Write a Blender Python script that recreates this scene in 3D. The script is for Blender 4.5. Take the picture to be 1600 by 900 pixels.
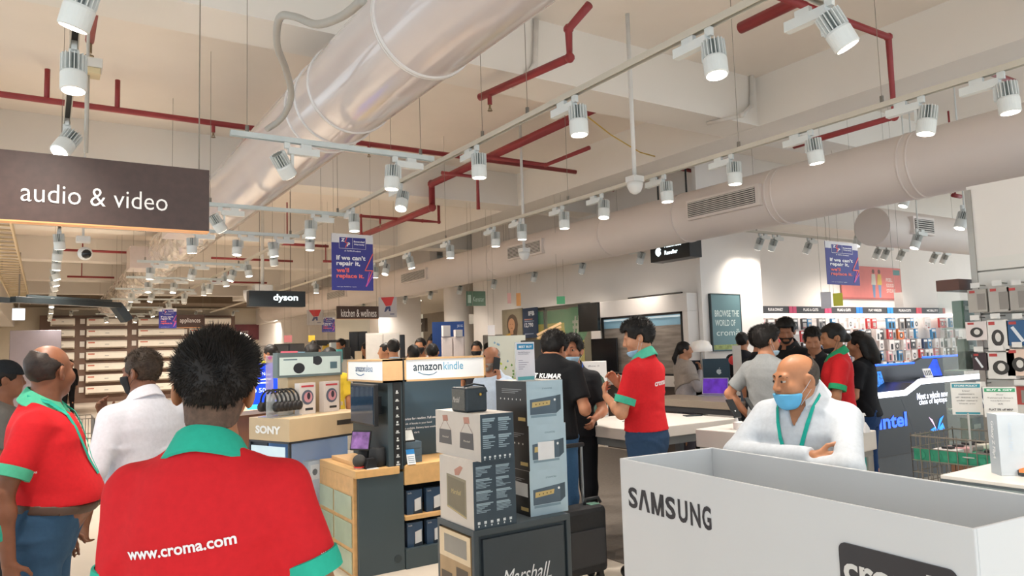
import bpy, bmesh, math, random
import numpy as np
from mathutils import Vector, Matrix
from mathutils.bvhtree import BVHTree

for _o in list(bpy.data.objects): bpy.data.objects.remove(_o)
SC = bpy.context.scene
COL = SC.collection
rnd = random.Random(7)

# ------------------------------------------------------------------ camera
FPX = 1130.0; CAMZ = 1.57
def _axes():
    cx, cy = 800., 450.
    vy = (70., 568.); slope = -.030
    b = np.array([vy[0]-cx, -(vy[1]-cy), -FPX])
    A = b[0]-slope*b[1]
    C_ = -cx*b[0]-(vy[1]-slope*vy[0]-cy)*b[1]+FPX*FPX
    x = -C_/A; y = vy[1]+slope*(x-vy[0])
    a = np.array([x-cx, -(y-cy), -FPX])
    Y = b/np.linalg.norm(b); X = a/np.linalg.norm(a)
    return X, Y, np.cross(X, Y)
CX_, CY_, CZ_ = _axes()
cam_d = bpy.data.cameras.new('camera'); cam = bpy.data.objects.new('camera', cam_d); COL.objects.link(cam)
cam_d.sensor_width = 36; cam_d.lens = FPX/1600*36; cam_d.clip_start = .05; cam_d.clip_end = 200
cam.matrix_world = Matrix(((CX_[0], CX_[1], CX_[2], 0), (CY_[0], CY_[1], CY_[2], 0), (CZ_[0], CZ_[1], CZ_[2], CAMZ), (0, 0, 0, 1)))
SC.camera = cam

# ------------------------------------------------------------------ light and exposure
SC.view_settings.view_transform = 'Standard'
SC.view_settings.look = 'None'
SC.view_settings.gamma = 1.0
SC.view_settings.exposure = -0.22
SC.view_settings.use_curve_mapping = False
WORLD_STRENGTH = 2.2
LAMP_POWER = 110.0
LENS_GLOW = 14.0
wd = bpy.data.worlds.new('daylight'); SC.world = wd; wd.use_nodes = True
_bg = wd.node_tree.nodes['Background']
_bg.inputs[0].default_value = (.84, .94, 1.0, 1); _bg.inputs[1].default_value = WORLD_STRENGTH
LAMP_COL = (1.0, .91, .81)
SC.cycles.max_bounces = 6; SC.cycles.diffuse_bounces = 4; SC.cycles.glossy_bounces = 3
SC.cycles.transmission_bounces = 4; SC.cycles.transparent_max_bounces = 6
SC.cycles.sample_clamp_indirect = 6
SC.cycles.caustics_reflective = False; SC.cycles.caustics_refractive = False

# ------------------------------------------------------------------ survey helpers: a sight line met with a known plane of the room
def sight(px, py):
    v = np.array([px-800., -(py-450.), -FPX])
    return np.array([CX_@v, CY_@v, CZ_@v])/FPX
def onax(px, py, ax, val):
    d = sight(px, py); o = np.array([0, 0, CAMZ]); t = (val-o[ax])/d[ax]
    return o+d*t
def onx(px, py, v): return onax(px, py, 0, v)
def ony(px, py, v): return onax(px, py, 1, v)
def onz(px, py, v): return onax(px, py, 2, v)
def atd(px, py, t): return np.array([0, 0, CAMZ])+sight(px, py)*t
def horizon(px): return 568-.03*(px-70)

# ------------------------------------------------------------------ materials
def lin(h):
    h = h.lstrip('#'); out = []
    for i in (0, 2, 4):
        c = int(h[i:i+2], 16)/255
        out.append(c/12.92 if c <= .04045 else ((c+.055)/1.055)**2.4)
    return out
_M = {}
def M(name, hexc='#cccccc', rough=.5, metal=0., var=.06, scale=8., emit=0., bump=0., spec=.5, alpha=1., coat=0., kind='noise', trans=0.):
    if name in _M: return _M[name]
    m = bpy.data.materials.new(name); m.use_nodes = True; _M[name] = m
    nt = m.node_tree; N = nt.nodes; L = nt.links; b = N['Principled BSDF']
    c = lin(hexc)
    tc = N.new('ShaderNodeTexCoord'); mp = N.new('ShaderNodeMapping'); L.new(tc.outputs['Object'], mp.inputs[0])
    if kind == 'wood': mp.inputs['Scale'].default_value = (1.2*scale, 9*scale, 9*scale)
    elif kind == 'woodx': mp.inputs['Scale'].default_value = (9*scale, 1.2*scale, 9*scale)
    elif kind == 'vert': mp.inputs['Scale'].default_value = (12*scale, 12*scale, .8*scale)
    else: mp.inputs['Scale'].default_value = (scale, scale, scale)
    nz = N.new('ShaderNodeTexNoise'); nz.inputs['Scale'].default_value = 1.0; nz.inputs['Detail'].default_value = 5
    L.new(mp.outputs[0], nz.inputs['Vector'])
    cr = N.new('ShaderNodeValToRGB')
    cr.color_ramp.elements[0].position = .3; cr.color_ramp.elements[1].position = .7
    cr.color_ramp.elements[0].color = (*[max(0, x*(1-var)) for x in c], 1)
    cr.color_ramp.elements[1].color = (*[min(1, x*(1+var)) for x in c], 1)
    L.new(nz.outputs['Fac'], cr.inputs[0]); L.new(cr.outputs[0], b.inputs['Base Color'])
    b.inputs['Roughness'].default_value = rough; b.inputs['Metallic'].default_value = metal
    b.inputs['Specular IOR Level'].default_value = spec
    if coat: b.inputs['Coat Weight'].default_value = coat; b.inputs['Coat Roughness'].default_value = .12
    if emit: L.new(cr.outputs[0], b.inputs['Emission Color']); b.inputs['Emission Strength'].default_value = emit
    if alpha < 1: b.inputs['Alpha'].default_value = alpha
    if trans: b.inputs['Transmission Weight'].default_value = trans
    if bump:
        bp = N.new('ShaderNodeBump'); bp.inputs['Strength'].default_value = bump; bp.inputs['Distance'].default_value = .01
        L.new(nz.outputs['Fac'], bp.inputs['Height']); L.new(bp.outputs[0], b.inputs['Normal'])
    return m
def C(hexc, rough=.5, **k):   # a plain painted or moulded colour
    key = 'paint_%s_%d' % (hexc.lstrip('#'), int(rough*100))+''.join('_%s%s' % (a, str(v)) for a, v in sorted(k.items()))
    return M(key, hexc, rough, **k)

# ------------------------------------------------------------------ mesh builder
FRAME = {}
_TXT = {}
def text_mesh(s, bold=0.):
    key = (s, bold)
    if key in _TXT: return _TXT[key]
    cu = bpy.data.curves.new('t', 'FONT'); cu.body = s; cu.size = 1; cu.resolution_u = 3; cu.offset = bold
    o = bpy.data.objects.new('t', cu); COL.objects.link(o)
    dg = bpy.context.evaluated_depsgraph_get()
    me = bpy.data.meshes.new_from_object(o.evaluated_get(dg))
    V = np.array([v.co[:] for v in me.vertices]) if len(me.vertices) else np.zeros((0, 3))
    F = [tuple(p.vertices) for p in me.polygons]
    bpy.data.objects.remove(o); bpy.data.curves.remove(cu); bpy.data.meshes.remove(me)
    if len(V): V[:, 0] -= V[:, 0].min(); V[:, 1] -= V[:, 1].min()
    _TXT[key] = (V, F); return V, F
class MB:
    def __init__(s, mat=None):
        s.v = []; s.f = []; s.mi = []; s.mats = []; s.cur = 0
        if mat: s.m(mat)
    def m(s, mat):
        if mat not in s.mats: s.mats.append(mat)
        s.cur = s.mats.index(mat); return s
    def add(s, V, F):
        n = len(s.v); s.v.extend(tuple(map(float, p)) for p in V)
        for f in F: s.f.append(tuple(i+n for i in f)); s.mi.append(s.cur)
        return s
    def box(s, x0, x1, y0, y1, z0, z1):
        V = [(x0, y0, z0), (x1, y0, z0), (x1, y1, z0), (x0, y1, z0), (x0, y0, z1), (x1, y0, z1), (x1, y1, z1), (x0, y1, z1)]
        return s.add(V, [(0, 3, 2, 1), (4, 5, 6, 7), (0, 1, 5, 4), (1, 2, 6, 5), (2, 3, 7, 6), (3, 0, 4, 7)])
    def obox(s, c, u, v, w, hu, hv, hw):   # oriented box: centre, three unit axes, half sizes
        c, u, v, w = map(np.array, (c, u, v, w)); V = []
        for k in (-1, 1):
            for i, j in ((-1, -1), (1, -1), (1, 1), (-1, 1)): V.append(c+u*hu*i+v*hv*j+w*hw*k)
        return s.add(V, [(0, 3, 2, 1), (4, 5, 6, 7), (0, 1, 5, 4), (1, 2, 6, 5), (2, 3, 7, 6), (3, 0, 4, 7)])
    def quad(s, a, b, c, d): return s.add([a, b, c, d], [(0, 1, 2, 3)])
    def cyl(s, a, b, r0, r1=None, n=14, cap=True):
        r1 = r0 if r1 is None else r1
        a, b = np.array(a, float), np.array(b, float); d = b-a; d /= np.linalg.norm(d)
        u = np.cross(d, (0, 0, 1) if abs(d[2]) < .9 else (1, 0, 0)); u /= np.linalg.norm(u); w = np.cross(d, u)
        V = []; F = []
        for k in range(n):
            t = 2*math.pi*k/n; e = u*math.cos(t)+w*math.sin(t); V += [a+e*r0, b+e*r1]
        for k in range(n): j = (k+1) % n; F.append((2*k, 2*j, 2*j+1, 2*k+1))
        if cap: F += [tuple(2*k for k in range(n))[::-1], tuple(2*k+1 for k in range(n))]
        return s.add(V, F)
    def tube(s, P, r, n=8, closed=False):
        P = [np.array(p, float) for p in P]; m = len(P); V = []; F = []; pu = None
        for i in range(m):
            if closed: d = P[(i+1) % m]-P[i-1]
            else: d = P[min(i+1, m-1)]-P[max(i-1, 0)]
            d = d/(np.linalg.norm(d)+1e-9)
            if pu is None:
                u = np.cross(d, (0, 0, 1) if abs(d[2]) < .9 else (1, 0, 0))
            else: u = pu-d*(pu@d)
            u /= np.linalg.norm(u)+1e-9; pu = u; w = np.cross(d, u)
            rr = r[i] if hasattr(r, '__len__') else r
            for k in range(n): t = 2*math.pi*k/n; V.append(P[i]+(u*math.cos(t)+w*math.sin(t))*rr)
        for i in range(m if closed else m-1):
            for k in range(n):
                j = (k+1) % n; a = i*n; b = ((i+1) % m)*n; F.append((a+k, a+j, b+j, b+k))
        if not closed: F += [tuple(range(n))[::-1], tuple((m-1)*n+k for k in range(n))]
        return s.add(V, F)
    def prism(s, P, d):     # polygon (3-D points) swept by vector d
        P = [np.array(p, float) for p in P]; d = np.array(d, float); n = len(P)
        F = [tuple(range(n))[::-1], tuple(range(n, 2*n))]+[(k, (k+1) % n, n+(k+1) % n, n+k) for k in range(n)]
        return s.add(P+[p+d for p in P], F)
    def lathe(s, prof, c=(0, 0, 0), n=18, axis='z'):
        V = []; F = []; m = len(prof)
        for r, z in prof:
            for k in range(n):
                t = 2*math.pi*k/n; x, y = r*math.cos(t), r*math.sin(t)
                q = (x, y, z) if axis == 'z' else ((x, z, y) if axis == 'y' else (z, x, y))
                V.append((c[0]+q[0], c[1]+q[1], c[2]+q[2]))
        for i in range(m-1):
            for k in range(n): j = (k+1) % n; F.append((i*n+k, i*n+j, (i+1)*n+j, (i+1)*n+k))
        F += [tuple(range(n))[::-1], tuple((m-1)*n+k for k in range(n))]
        return s.add(V, F)
    def ball(s, c, r, n=14):
        rx, ry, rz = r if hasattr(r, '__len__') else (r, r, r); V = []; F = []; m = n//2
        for i in range(m+1):
            p = math.pi*i/m
            for k in range(n): t = 2*math.pi*k/n; V.append((c[0]+rx*math.sin(p)*math.cos(t), c[1]+ry*math.sin(p)*math.sin(t), c[2]+rz*math.cos(p)))
        for i in range(m):
            for k in range(n): j = (k+1) % n; F.append((i*n+k, (i+1)*n+k, (i+1)*n+j, i*n+j))
        return s.add(V, F)
    def text(s, t, o, u, v, w=None, h=None, bold=0., lift=.0015, italic=0., cx=False):
        # lettering in the plane spanned by unit u (reading direction) and v (up); o = lower left corner (or lower middle with cx)
        V, F = text_mesh(t, bold)
        if not len(V): return s
        W, H = V[:, 0].max(), V[:, 1].max()
        if w is None: sx = sy = h/H
        elif h is None: sx = sy = w/W
        else: sx, sy = w/W, h/H
        o, u, v = np.array(o, float), np.array(u, float), np.array(v, float); n = np.cross(u, v)
        x = V[:, 0]*sx+V[:, 1]*sy*italic; y = V[:, 1]*sy
        if cx: x = x-W*sx/2
        P = o+x[:, None]*u+y[:, None]*v+n*lift
        return s.add(P, F)
    def disc(s, c, u, v, r, lift=0., n=24, r2=None):
        c, u, v = map(lambda a: np.array(a, float), (c, u, v)); nn = np.cross(u, v); r2 = r if r2 is None else r2
        return s.add([c+nn*lift+u*r*math.cos(2*math.pi*k/n)+v*r2*math.sin(2*math.pi*k/n) for k in range(n)], [tuple(range(n))])
    def flat(s, P, o, u, v, lift=.001):     # flat polygon in a plane, P = (a, b) pairs
        o, u, v = map(lambda a: np.array(a, float), (o, u, v)); nn = np.cross(u, v)
        return s.add([o+u*a+v*b+nn*lift for a, b in P], [tuple(range(len(P)))])
    def rect(s, o, u, v, a0, a1, b0, b1, lift=.001): return s.flat([(a0, b0), (a1, b0), (a1, b1), (a0, b1)], o, u, v, lift)
    def line(s, P, o, u, v, wd, lift=.001):  # stroked polyline in a plane
        for (a0, b0), (a1, b1) in zip(P[:-1], P[1:]):
            l = math.hypot(a1-a0, b1-b0) or 1; x, y = -(b1-b0)/l*wd/2, (a1-a0)/l*wd/2
            ex, ey = (a1-a0)/l*wd*.4, (b1-b0)/l*wd*.4
            s.flat([(a0-x-ex, b0-y-ey), (a1-x+ex, b1-y+ey), (a1+x+ex, b1+y+ey), (a0+x-ex, b0+y-ey)], o, u, v, lift)
        return s
    def build(s, name, parent=None, smooth=False, bev=0., origin=None, auto=None, own=False):
        V = np.array(s.v, float)
        fr = None
        if parent is not None:
            fr = FRAME[parent]; inv = fr.inverted()
            R = np.array(inv)[:3, :3]; T = np.array(inv)[:3, 3]; V = V if own else V@R.T+T
            loc = None
        else:
            lo, hi = V.min(0), V.max(0)
            loc = np.array(origin) if origin is not None else np.array([(lo[0]+hi[0])/2, (lo[1]+hi[1])/2, lo[2]])
            V = V-loc
        me = bpy.data.meshes.new(name); me.from_pydata(V.tolist(), [], s.f)
        for m in s.mats: me.materials.append(m)
        if len(s.mats) > 1: me.polygons.foreach_set('material_index', s.mi)
        if smooth: me.polygons.foreach_set('use_smooth', [True]*len(s.f))
        me.update()
        o = bpy.data.objects.new(name, me); COL.objects.link(o)
        if parent is not None: o.parent = parent; FRAME[o] = fr
        else: o.location = loc; FRAME[o] = Matrix.Translation(Vector(loc))
        if auto:
            md = o.modifiers.new('edges', 'EDGE_SPLIT'); md.split_angle = math.radians(auto)
        if bev:
            md = o.modifiers.new('soft_edges', 'BEVEL'); md.width = bev; md.segments = 2; md.limit_method = 'ANGLE'; md.angle_limit = math.radians(50)
        return o
def tag(o, label, cat, group=None, kind=None):
    if label: o['label'] = label
    if cat: o['category'] = cat
    if group: o['group'] = group
    if kind: o['kind'] = kind
    return o
def thing(name, label, cat, loc=(0, 0, 0), rotz=0., group=None):
    o = bpy.data.objects.new(name, None); COL.objects.link(o); o.empty_display_size = .1
    o.location = [float(x) for x in loc]; o.rotation_euler = (0, 0, rotz)
    FRAME[o] = Matrix.Translation(Vector([float(x) for x in loc]))@Matrix.Rotation(rotz, 4, 'Z')
    return tag(o, label, cat, group)
def local(root):            # MB whose coordinates are the thing's own: give it the thing's frame when built
    return FRAME[root]
def struct(o): o['kind'] = 'structure'; return o
KIDS = {}
def copy_tree(o, loc=None, rotz=None, label=None, group=None, parent=None):
    c = o.copy(); COL.objects.link(c)
    if parent is not None: c.parent = parent
    if loc is not None: c.location = [float(x) for x in loc]
    if rotz is not None: c.rotation_euler = (0, 0, rotz)
    if label: c['label'] = label
    if group: c['group'] = group
    for ch in KIDS.get(o, ()): copy_tree(ch, parent=c)
    return c
def note_kids():
    KIDS.clear()
    for o in COL.objects:
        if o.parent: KIDS.setdefault(o.parent, []).append(o)
_ORD = 'zeroth first second third fourth fifth sixth seventh eighth ninth tenth eleventh twelfth thirteenth fourteenth fifteenth sixteenth seventeenth eighteenth nineteenth twentieth'.split()
_TENS = {2: 'twenty', 3: 'thirty', 4: 'forty'}
def ordn(i):
    if i <= 20: return _ORD[i]
    t, r = divmod(i, 10)
    return _TENS[t]+('-'+_ORD[r] if r else '') if r else _TENS[t][:-1]+'ieth'
XU, YU, ZU = np.array((1., 0, 0)), np.array((0, 1., 0)), np.array((0, 0, 1.))
# ------------------------------------------------------------------ people: signed-distance bodies turned into one continuous skin
def smin(a, b, k):
    h = np.maximum(k-np.abs(a-b), 0)/k
    return np.minimum(a, b)-h*h*k*.25
class Field:
    def __init__(s, lo, hi, vox):
        s.ax = [np.arange(lo[i], hi[i]+vox, vox).astype(np.float32) for i in range(3)]
        s.F = np.full([len(a) for a in s.ax], .5, np.float32); s.vox = vox
    def block(s, lo, hi):
        sl = []
        for i in range(3):
            a = np.searchsorted(s.ax[i], lo[i]); b = np.searchsorted(s.ax[i], hi[i])
            if b-a < 1: return None
            sl.append(slice(a, b))
        return tuple(sl)
    def grid(s, sl): return s.ax[0][sl[0]][:, None, None], s.ax[1][sl[1]][None, :, None], s.ax[2][sl[2]][None, None, :]
    def put(s, lo, hi, fn, k=.02, op='u'):
        mg = .07 if op == 'u' else .02
        sl = s.block(np.array(lo)-mg, np.array(hi)+mg)
        if sl is None: return
        d = fn(*s.grid(sl))
        if op == 'u': s.F[sl] = smin(s.F[sl], d, k)
        else: s.F[sl] = -smin(-s.F[sl], d, k)      # carve
    def cap(s, a, b, ra, rb=None, k=.02, op='u', cut=None):
        rb = ra if rb is None else rb
        a, b = np.array(a, float), np.array(b, float); ab = b-a; L2 = ab@ab+1e-9; R = max(ra, rb)
        def fn(x, y, z):
            px, py, pz = x-a[0], y-a[1], z-a[2]
            t = np.clip((px*ab[0]+py*ab[1]+pz*ab[2])/L2, 0, 1)
            d = np.sqrt((px-t*ab[0])**2+(py-t*ab[1])**2+(pz-t*ab[2])**2)-(ra+t*(rb-ra))
            if cut is not None:
                n = ab/math.sqrt(L2); pl = (px*n[0]+py*n[1]+pz*n[2])-cut*math.sqrt(L2); d = np.maximum(d, pl)
            return d
        s.put(np.minimum(a, b)-R, np.maximum(a, b)+R, fn, k, op)
    def ell(s, c, r, k=.02, op='u', R=None):
        c = np.array(c, float); r = np.array(r, float) if hasattr(r, '__len__') else np.full(3, r); m = max(r)
        def fn(x, y, z):
            q = [x-c[0], y-c[1], z-c[2]]
            if R is not None: q = [R[0][i]*q[0]+R[1][i]*q[1]+R[2][i]*q[2] for i in range(3)]
            k0 = np.sqrt((q[0]/r[0])**2+(q[1]/r[1])**2+(q[2]/r[2])**2)+1e-6
            k1 = np.sqrt((q[0]/r[0]**2)**2+(q[1]/r[1]**2)**2+(q[2]/r[2]**2)**2)+1e-6
            return k0*(k0-1)/k1
        s.put(c-m, c+m, fn, k, op)
def nets(F, ax):
    ins = F < 0
    c = [ins[i:F.shape[0]-1+i, j:F.shape[1]-1+j, k:F.shape[2]-1+k] for i in (0, 1) for j in (0, 1) for k in (0, 1)]
    sm = sum(q.astype(np.int8) for q in c)
    act = (sm > 0) & (sm < 8)
    idx = np.full(act.shape, -1, np.int64); I, J, K = np.nonzero(act); idx[I, J, K] = np.arange(len(I))
    P = np.zeros((len(I), 3)); W = np.zeros(len(I))
    cor = [(i, j, k) for i in (0, 1) for j in (0, 1) for k in (0, 1)]
    for a in cor:
        for d in range(3):
            if a[d]: continue
            b = list(a); b[d] = 1
            fa = F[I+a[0], J+a[1], K+a[2]]; fb = F[I+b[0], J+b[1], K+b[2]]
            m = (fa < 0) != (fb < 0); t = np.where(m, fa/np.where(m, fa-fb, 1), 0)
            q = np.array(a, float)[None, :]+np.zeros((len(I), 1)); q[:, d] = t
            P += q*m[:, None]; W += m
    P /= W[:, None]
    out = np.empty_like(P)
    for d, (A, i0) in enumerate(zip(ax, (I, J, K))): out[:, d] = A[i0]+P[:, d]*(A[1]-A[0])
    Q = []
    for d in range(3):
        sl0 = [slice(1, -1)]*3; sl0[d] = slice(0, -1); sl1 = [slice(1, -1)]*3; sl1[d] = slice(1, None)
        a, b = ins[tuple(sl0)], ins[tuple(sl1)]
        e, f = [(1, 2), (2, 0), (0, 1)][d]
        for flip, m in ((0, a & ~b), (1, b & ~a)):
            p = np.array(np.nonzero(m)); 
            if not p.shape[1]: continue
            o = np.ones((3, 1), int); o[d] = 0; p = p+o
            def g(de, df):
                q = p.copy(); q[e] -= de; q[f] -= df; return idx[q[0], q[1], q[2]]
            quad = np.stack([g(1, 1), g(0, 1), g(0, 0), g(1, 0)], 1)
            Q.append(quad[:, ::-1] if flip else quad)
    Q = np.concatenate(Q) if Q else np.zeros((0, 4), int)
    return out, Q
def relax(V, Q, it=2, w=.5):
    if not len(Q): return V
    E = np.concatenate([Q[:, [0, 1]], Q[:, [1, 2]], Q[:, [2, 3]], Q[:, [3, 0]]]); n = len(V)
    for _ in range(it):
        S = np.zeros_like(V); D = np.zeros(n)
        for a, b in ((0, 1), (1, 0)):
            np.add.at(S, E[:, a], V[E[:, b]]); np.add.at(D, E[:, a], 1)
        V = V*(1-w)+w*S/np.maximum(D, 1)[:, None]
    return V
def solid(field, it=2):
    V, Q = nets(field.F, field.ax); return relax(V, Q, it), Q
def unit(v): v = np.array(v, float); return v/(np.linalg.norm(v)+1e-9)

TORSO = np.array([(.80, .125, .09, -.01), (.84, .155, .108, -.012), (.92, .170, .120, -.015), (1.0, .163, .114, -.005), (1.10, .150, .106, .0), (1.22, .163, .115, .004),
                  (1.31, .170, .117, 0.), (1.375, .150, .102, -.008), (1.42, .112, .084, -.014), (1.465, .070, .066, -.012), (1.50, .055, .056, -.01)])
SKIN = {'m': '#b07a58', 'd': '#7d5038', 'l': '#c79a7c'}
def torso_fn(infl, belly, girth, lean, top=1.50, bot=.80, flare=0.):
    def fn(x, y, z):
        zz = np.clip(z, bot, top)
        rx = np.interp(zz, TORSO[:, 0], TORSO[:, 1])*girth+infl; ry = np.interp(zz, TORSO[:, 0], TORSO[:, 2])*girth+infl
        bl = belly*np.exp(-((zz-1.06)/.13)**2)
        cy = np.interp(zz, TORSO[:, 0], TORSO[:, 3])+bl*.5+math.tan(lean)*np.maximum(zz-.98, 0)
        ry = ry+bl*.5; fl = flare*np.clip((1.1-zz)/.25, 0, 1); rx = rx+fl; ry = ry+fl
        q = ((np.abs(x)/rx)**2.3+(np.abs(y-cy)/ry)**2.3)**(1/2.3)
        d = (q-1)*np.minimum(rx, ry)
        return np.maximum(d, np.maximum(z-top, bot-z))
    return fn
def hand_prims(F, wrist, d, n, side, curl=.5, s=1., spread=.0, grip=None):
    # palm, four unequal bent fingers and a thumb leaving the side of the palm
    d = unit(d); n = unit(n-d*(n@d)); sd = np.cross(d, n)*side
    w = np.array(wrist); pm = w+d*.05*s
    for o in (-.026, -.009, .009, .026): F.cap(w+d*.012*s+sd*o*.6*s, w+d*.082*s+sd*o*s, .0125*s, .0115*s, k=.012)
    Ls = (.066, .078, .073, .058)
    for i, o in enumerate((.030, .0105, -.0095, -.0285)):
        b = w+d*.083*s+sd*o*s; dd = d+sd*o*spread; L = Ls[i]*s; c = curl*(1+.12*i); ang = 0
        for j, fr in enumerate((.45, .32, .23)):
            ang += c*(1.0, 1.1, .7)[j]
            v = unit(dd)*math.cos(ang)+n*math.sin(ang); e = b+v*L*fr
            F.cap(b, e, (.0088-.0009*j)*s, (.0079-.0009*j)*s, k=.004); b = e
    b = w+d*.022*s+sd*.024*s; v = unit(d*.62+sd*.72+n*(.25+.3*curl)); e = b+v*.042*s
    F.cap(b, e, .0125*s, .0105*s, k=.012); v2 = unit(d*.85+sd*.25+n*(.2+.5*curl)); F.cap(e, e+v2*.034*s, .0098*s, .0082*s, k=.004)
def Rm(yaw, pitch, roll):
    return np.array(Matrix.Rotation(yaw, 3, 'Z')@Matrix.Rotation(pitch, 3, 'X')@Matrix.Rotation(roll, 3, 'Y'))
class Scaled:
    def __init__(s, F, k): s.F = F; s.k = k
    def cap(s, a, b, ra, rb=None, k=.02, op='u', cut=None): s.F.cap(a, b, ra*s.k, None if rb is None else rb*s.k, k, op, cut)
    def ell(s, c, r, k=.02, op='u', R=None): s.F.ell(c, np.array(r)*s.k if hasattr(r, '__len__') else r*s.k, k, op, R)
def head_prims(F, Hc, R, infl=0., detail=True, ears=True, hs=1.):
    F = Scaled(F, hs)
    def T(p): return Hc+R@(np.array(p, float)*hs)
    F.ell(T((0, -.012, .028)), (.073+infl, .094+infl, .087+infl), k=.02, R=R)
    F.ell(T((0, .026, -.036)), (.057+infl, .066+infl, .074+infl), k=.03, R=R)
    F.ell(T((0, .062, -.088)), (.028+infl, .026+infl, .022+infl), k=.03, R=R)
    if detail:
        F.cap(T((-.036, .078, .024)), T((.036, .078, .024)), .012+infl, k=.018)
        for sx in (-1, 1):
            F.ell(T((sx*.04, .060, -.030)), .025+infl, k=.03)
            F.ell(T((sx*.032, .101, .004)), (.019, .016, .012), k=.012, op='c', R=R)
        F.cap(T((0, .090, .012)), T((0, .106, -.026)), .0085+infl, .0125+infl, k=.012)
        for sx in (-1, 1): F.ell(T((sx*.0125, .098, -.032)), .0085+infl, k=.008)
        F.cap(T((-.019, .083, -.058)), T((.019, .083, -.058)), .0085+infl, k=.008)
        F.cap(T((-.015, .081, -.068)), T((.015, .081, -.068)), .0085+infl, k=.008)
    if ears:
        for sx in (-1, 1):
            Re = R@np.array(Matrix.Rotation(sx*.5, 3, 'Z'))
            F.ell(T((sx*.080, -.014, -.006)), (.010+infl, .023+infl, .034+infl), k=.008, R=Re)
            F.ell(T((sx*.088, -.008, -.004)), (.007, .011, .018), k=.006, op='c', R=Re)
def zplane(field, n, off):   # keep n.p < off
    x, y, z = field.grid((slice(None),)*3); field.F = np.maximum(field.F, n[0]*x+n[1]*y+n[2]*z-off)
def folds(field, amp, seed=0, fx=1.):
    x, y, z = field.grid((slice(None),)*3); s = seed*1.7
    d = amp*.45*(np.sin(19*z*fx+6*np.sin(7*x+s)+4*np.sin(5*y+s))*.55+np.sin(31*x+11*z+3*np.sin(13*z+s))*.3+np.sin(23*z-27*x+9*y+s)*.3)
    r = np.random.RandomState(int(seed*977) % 99991); lo = [a[0] for a in field.ax]; hi = [a[-1] for a in field.ax]
    for k in range(26):
        p = np.array([r.uniform(-.22, .22), r.uniform(-.14, .16), r.uniform(max(lo[2], .85), min(hi[2], 1.42))])
        n = np.array([r.randn()*.55, r.randn()*.35, 1.0 if r.rand() < .6 else .25]); n /= np.linalg.norm(n); w = r.uniform(.009, .018); R2 = r.uniform(.05, .12)
        u = n[0]*(x-p[0])+n[1]*(y-p[1])+n[2]*(z-p[2])+.012*np.sin(18*x+9*z+k); q2 = (x-p[0])**2+(y-p[1])**2+(z-p[2])**2
        d = d-amp*1.5*r.choice((1, 1, -.8))*np.exp(-(u/w)**2)*np.exp(-q2/R2**2)
    field.F = field.F+d.astype(np.float32)
def mesh_obj(name, V, Q, mat, parent=None, loc=None, rz=0., smooth=True):
    me = bpy.data.meshes.new(name); me.from_pydata(V.tolist(), [], [tuple(int(i) for i in q) for q in Q])
    me.materials.append(mat); me.polygons.foreach_set('use_smooth', [smooth]*len(me.polygons)); me.update()
    o = bpy.data.objects.new(name, me); COL.objects.link(o)
    if parent is not None: o.parent = parent
    else: o.location = [float(q) for q in loc]; o.rotation_euler = (0, 0, rz)
    return o
def fabric(hexc, rough=.8): return M('fabric_'+hexc.lstrip('#'), hexc, rough, var=.05, scale=60, bump=.08, spec=.2)
ARM_REST = lambda sx: ((sx*.222, -.02, 1.11), (sx*.236, .05, .87), (sx*.02, .12, -1), (-sx, .25, 0))
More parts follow.
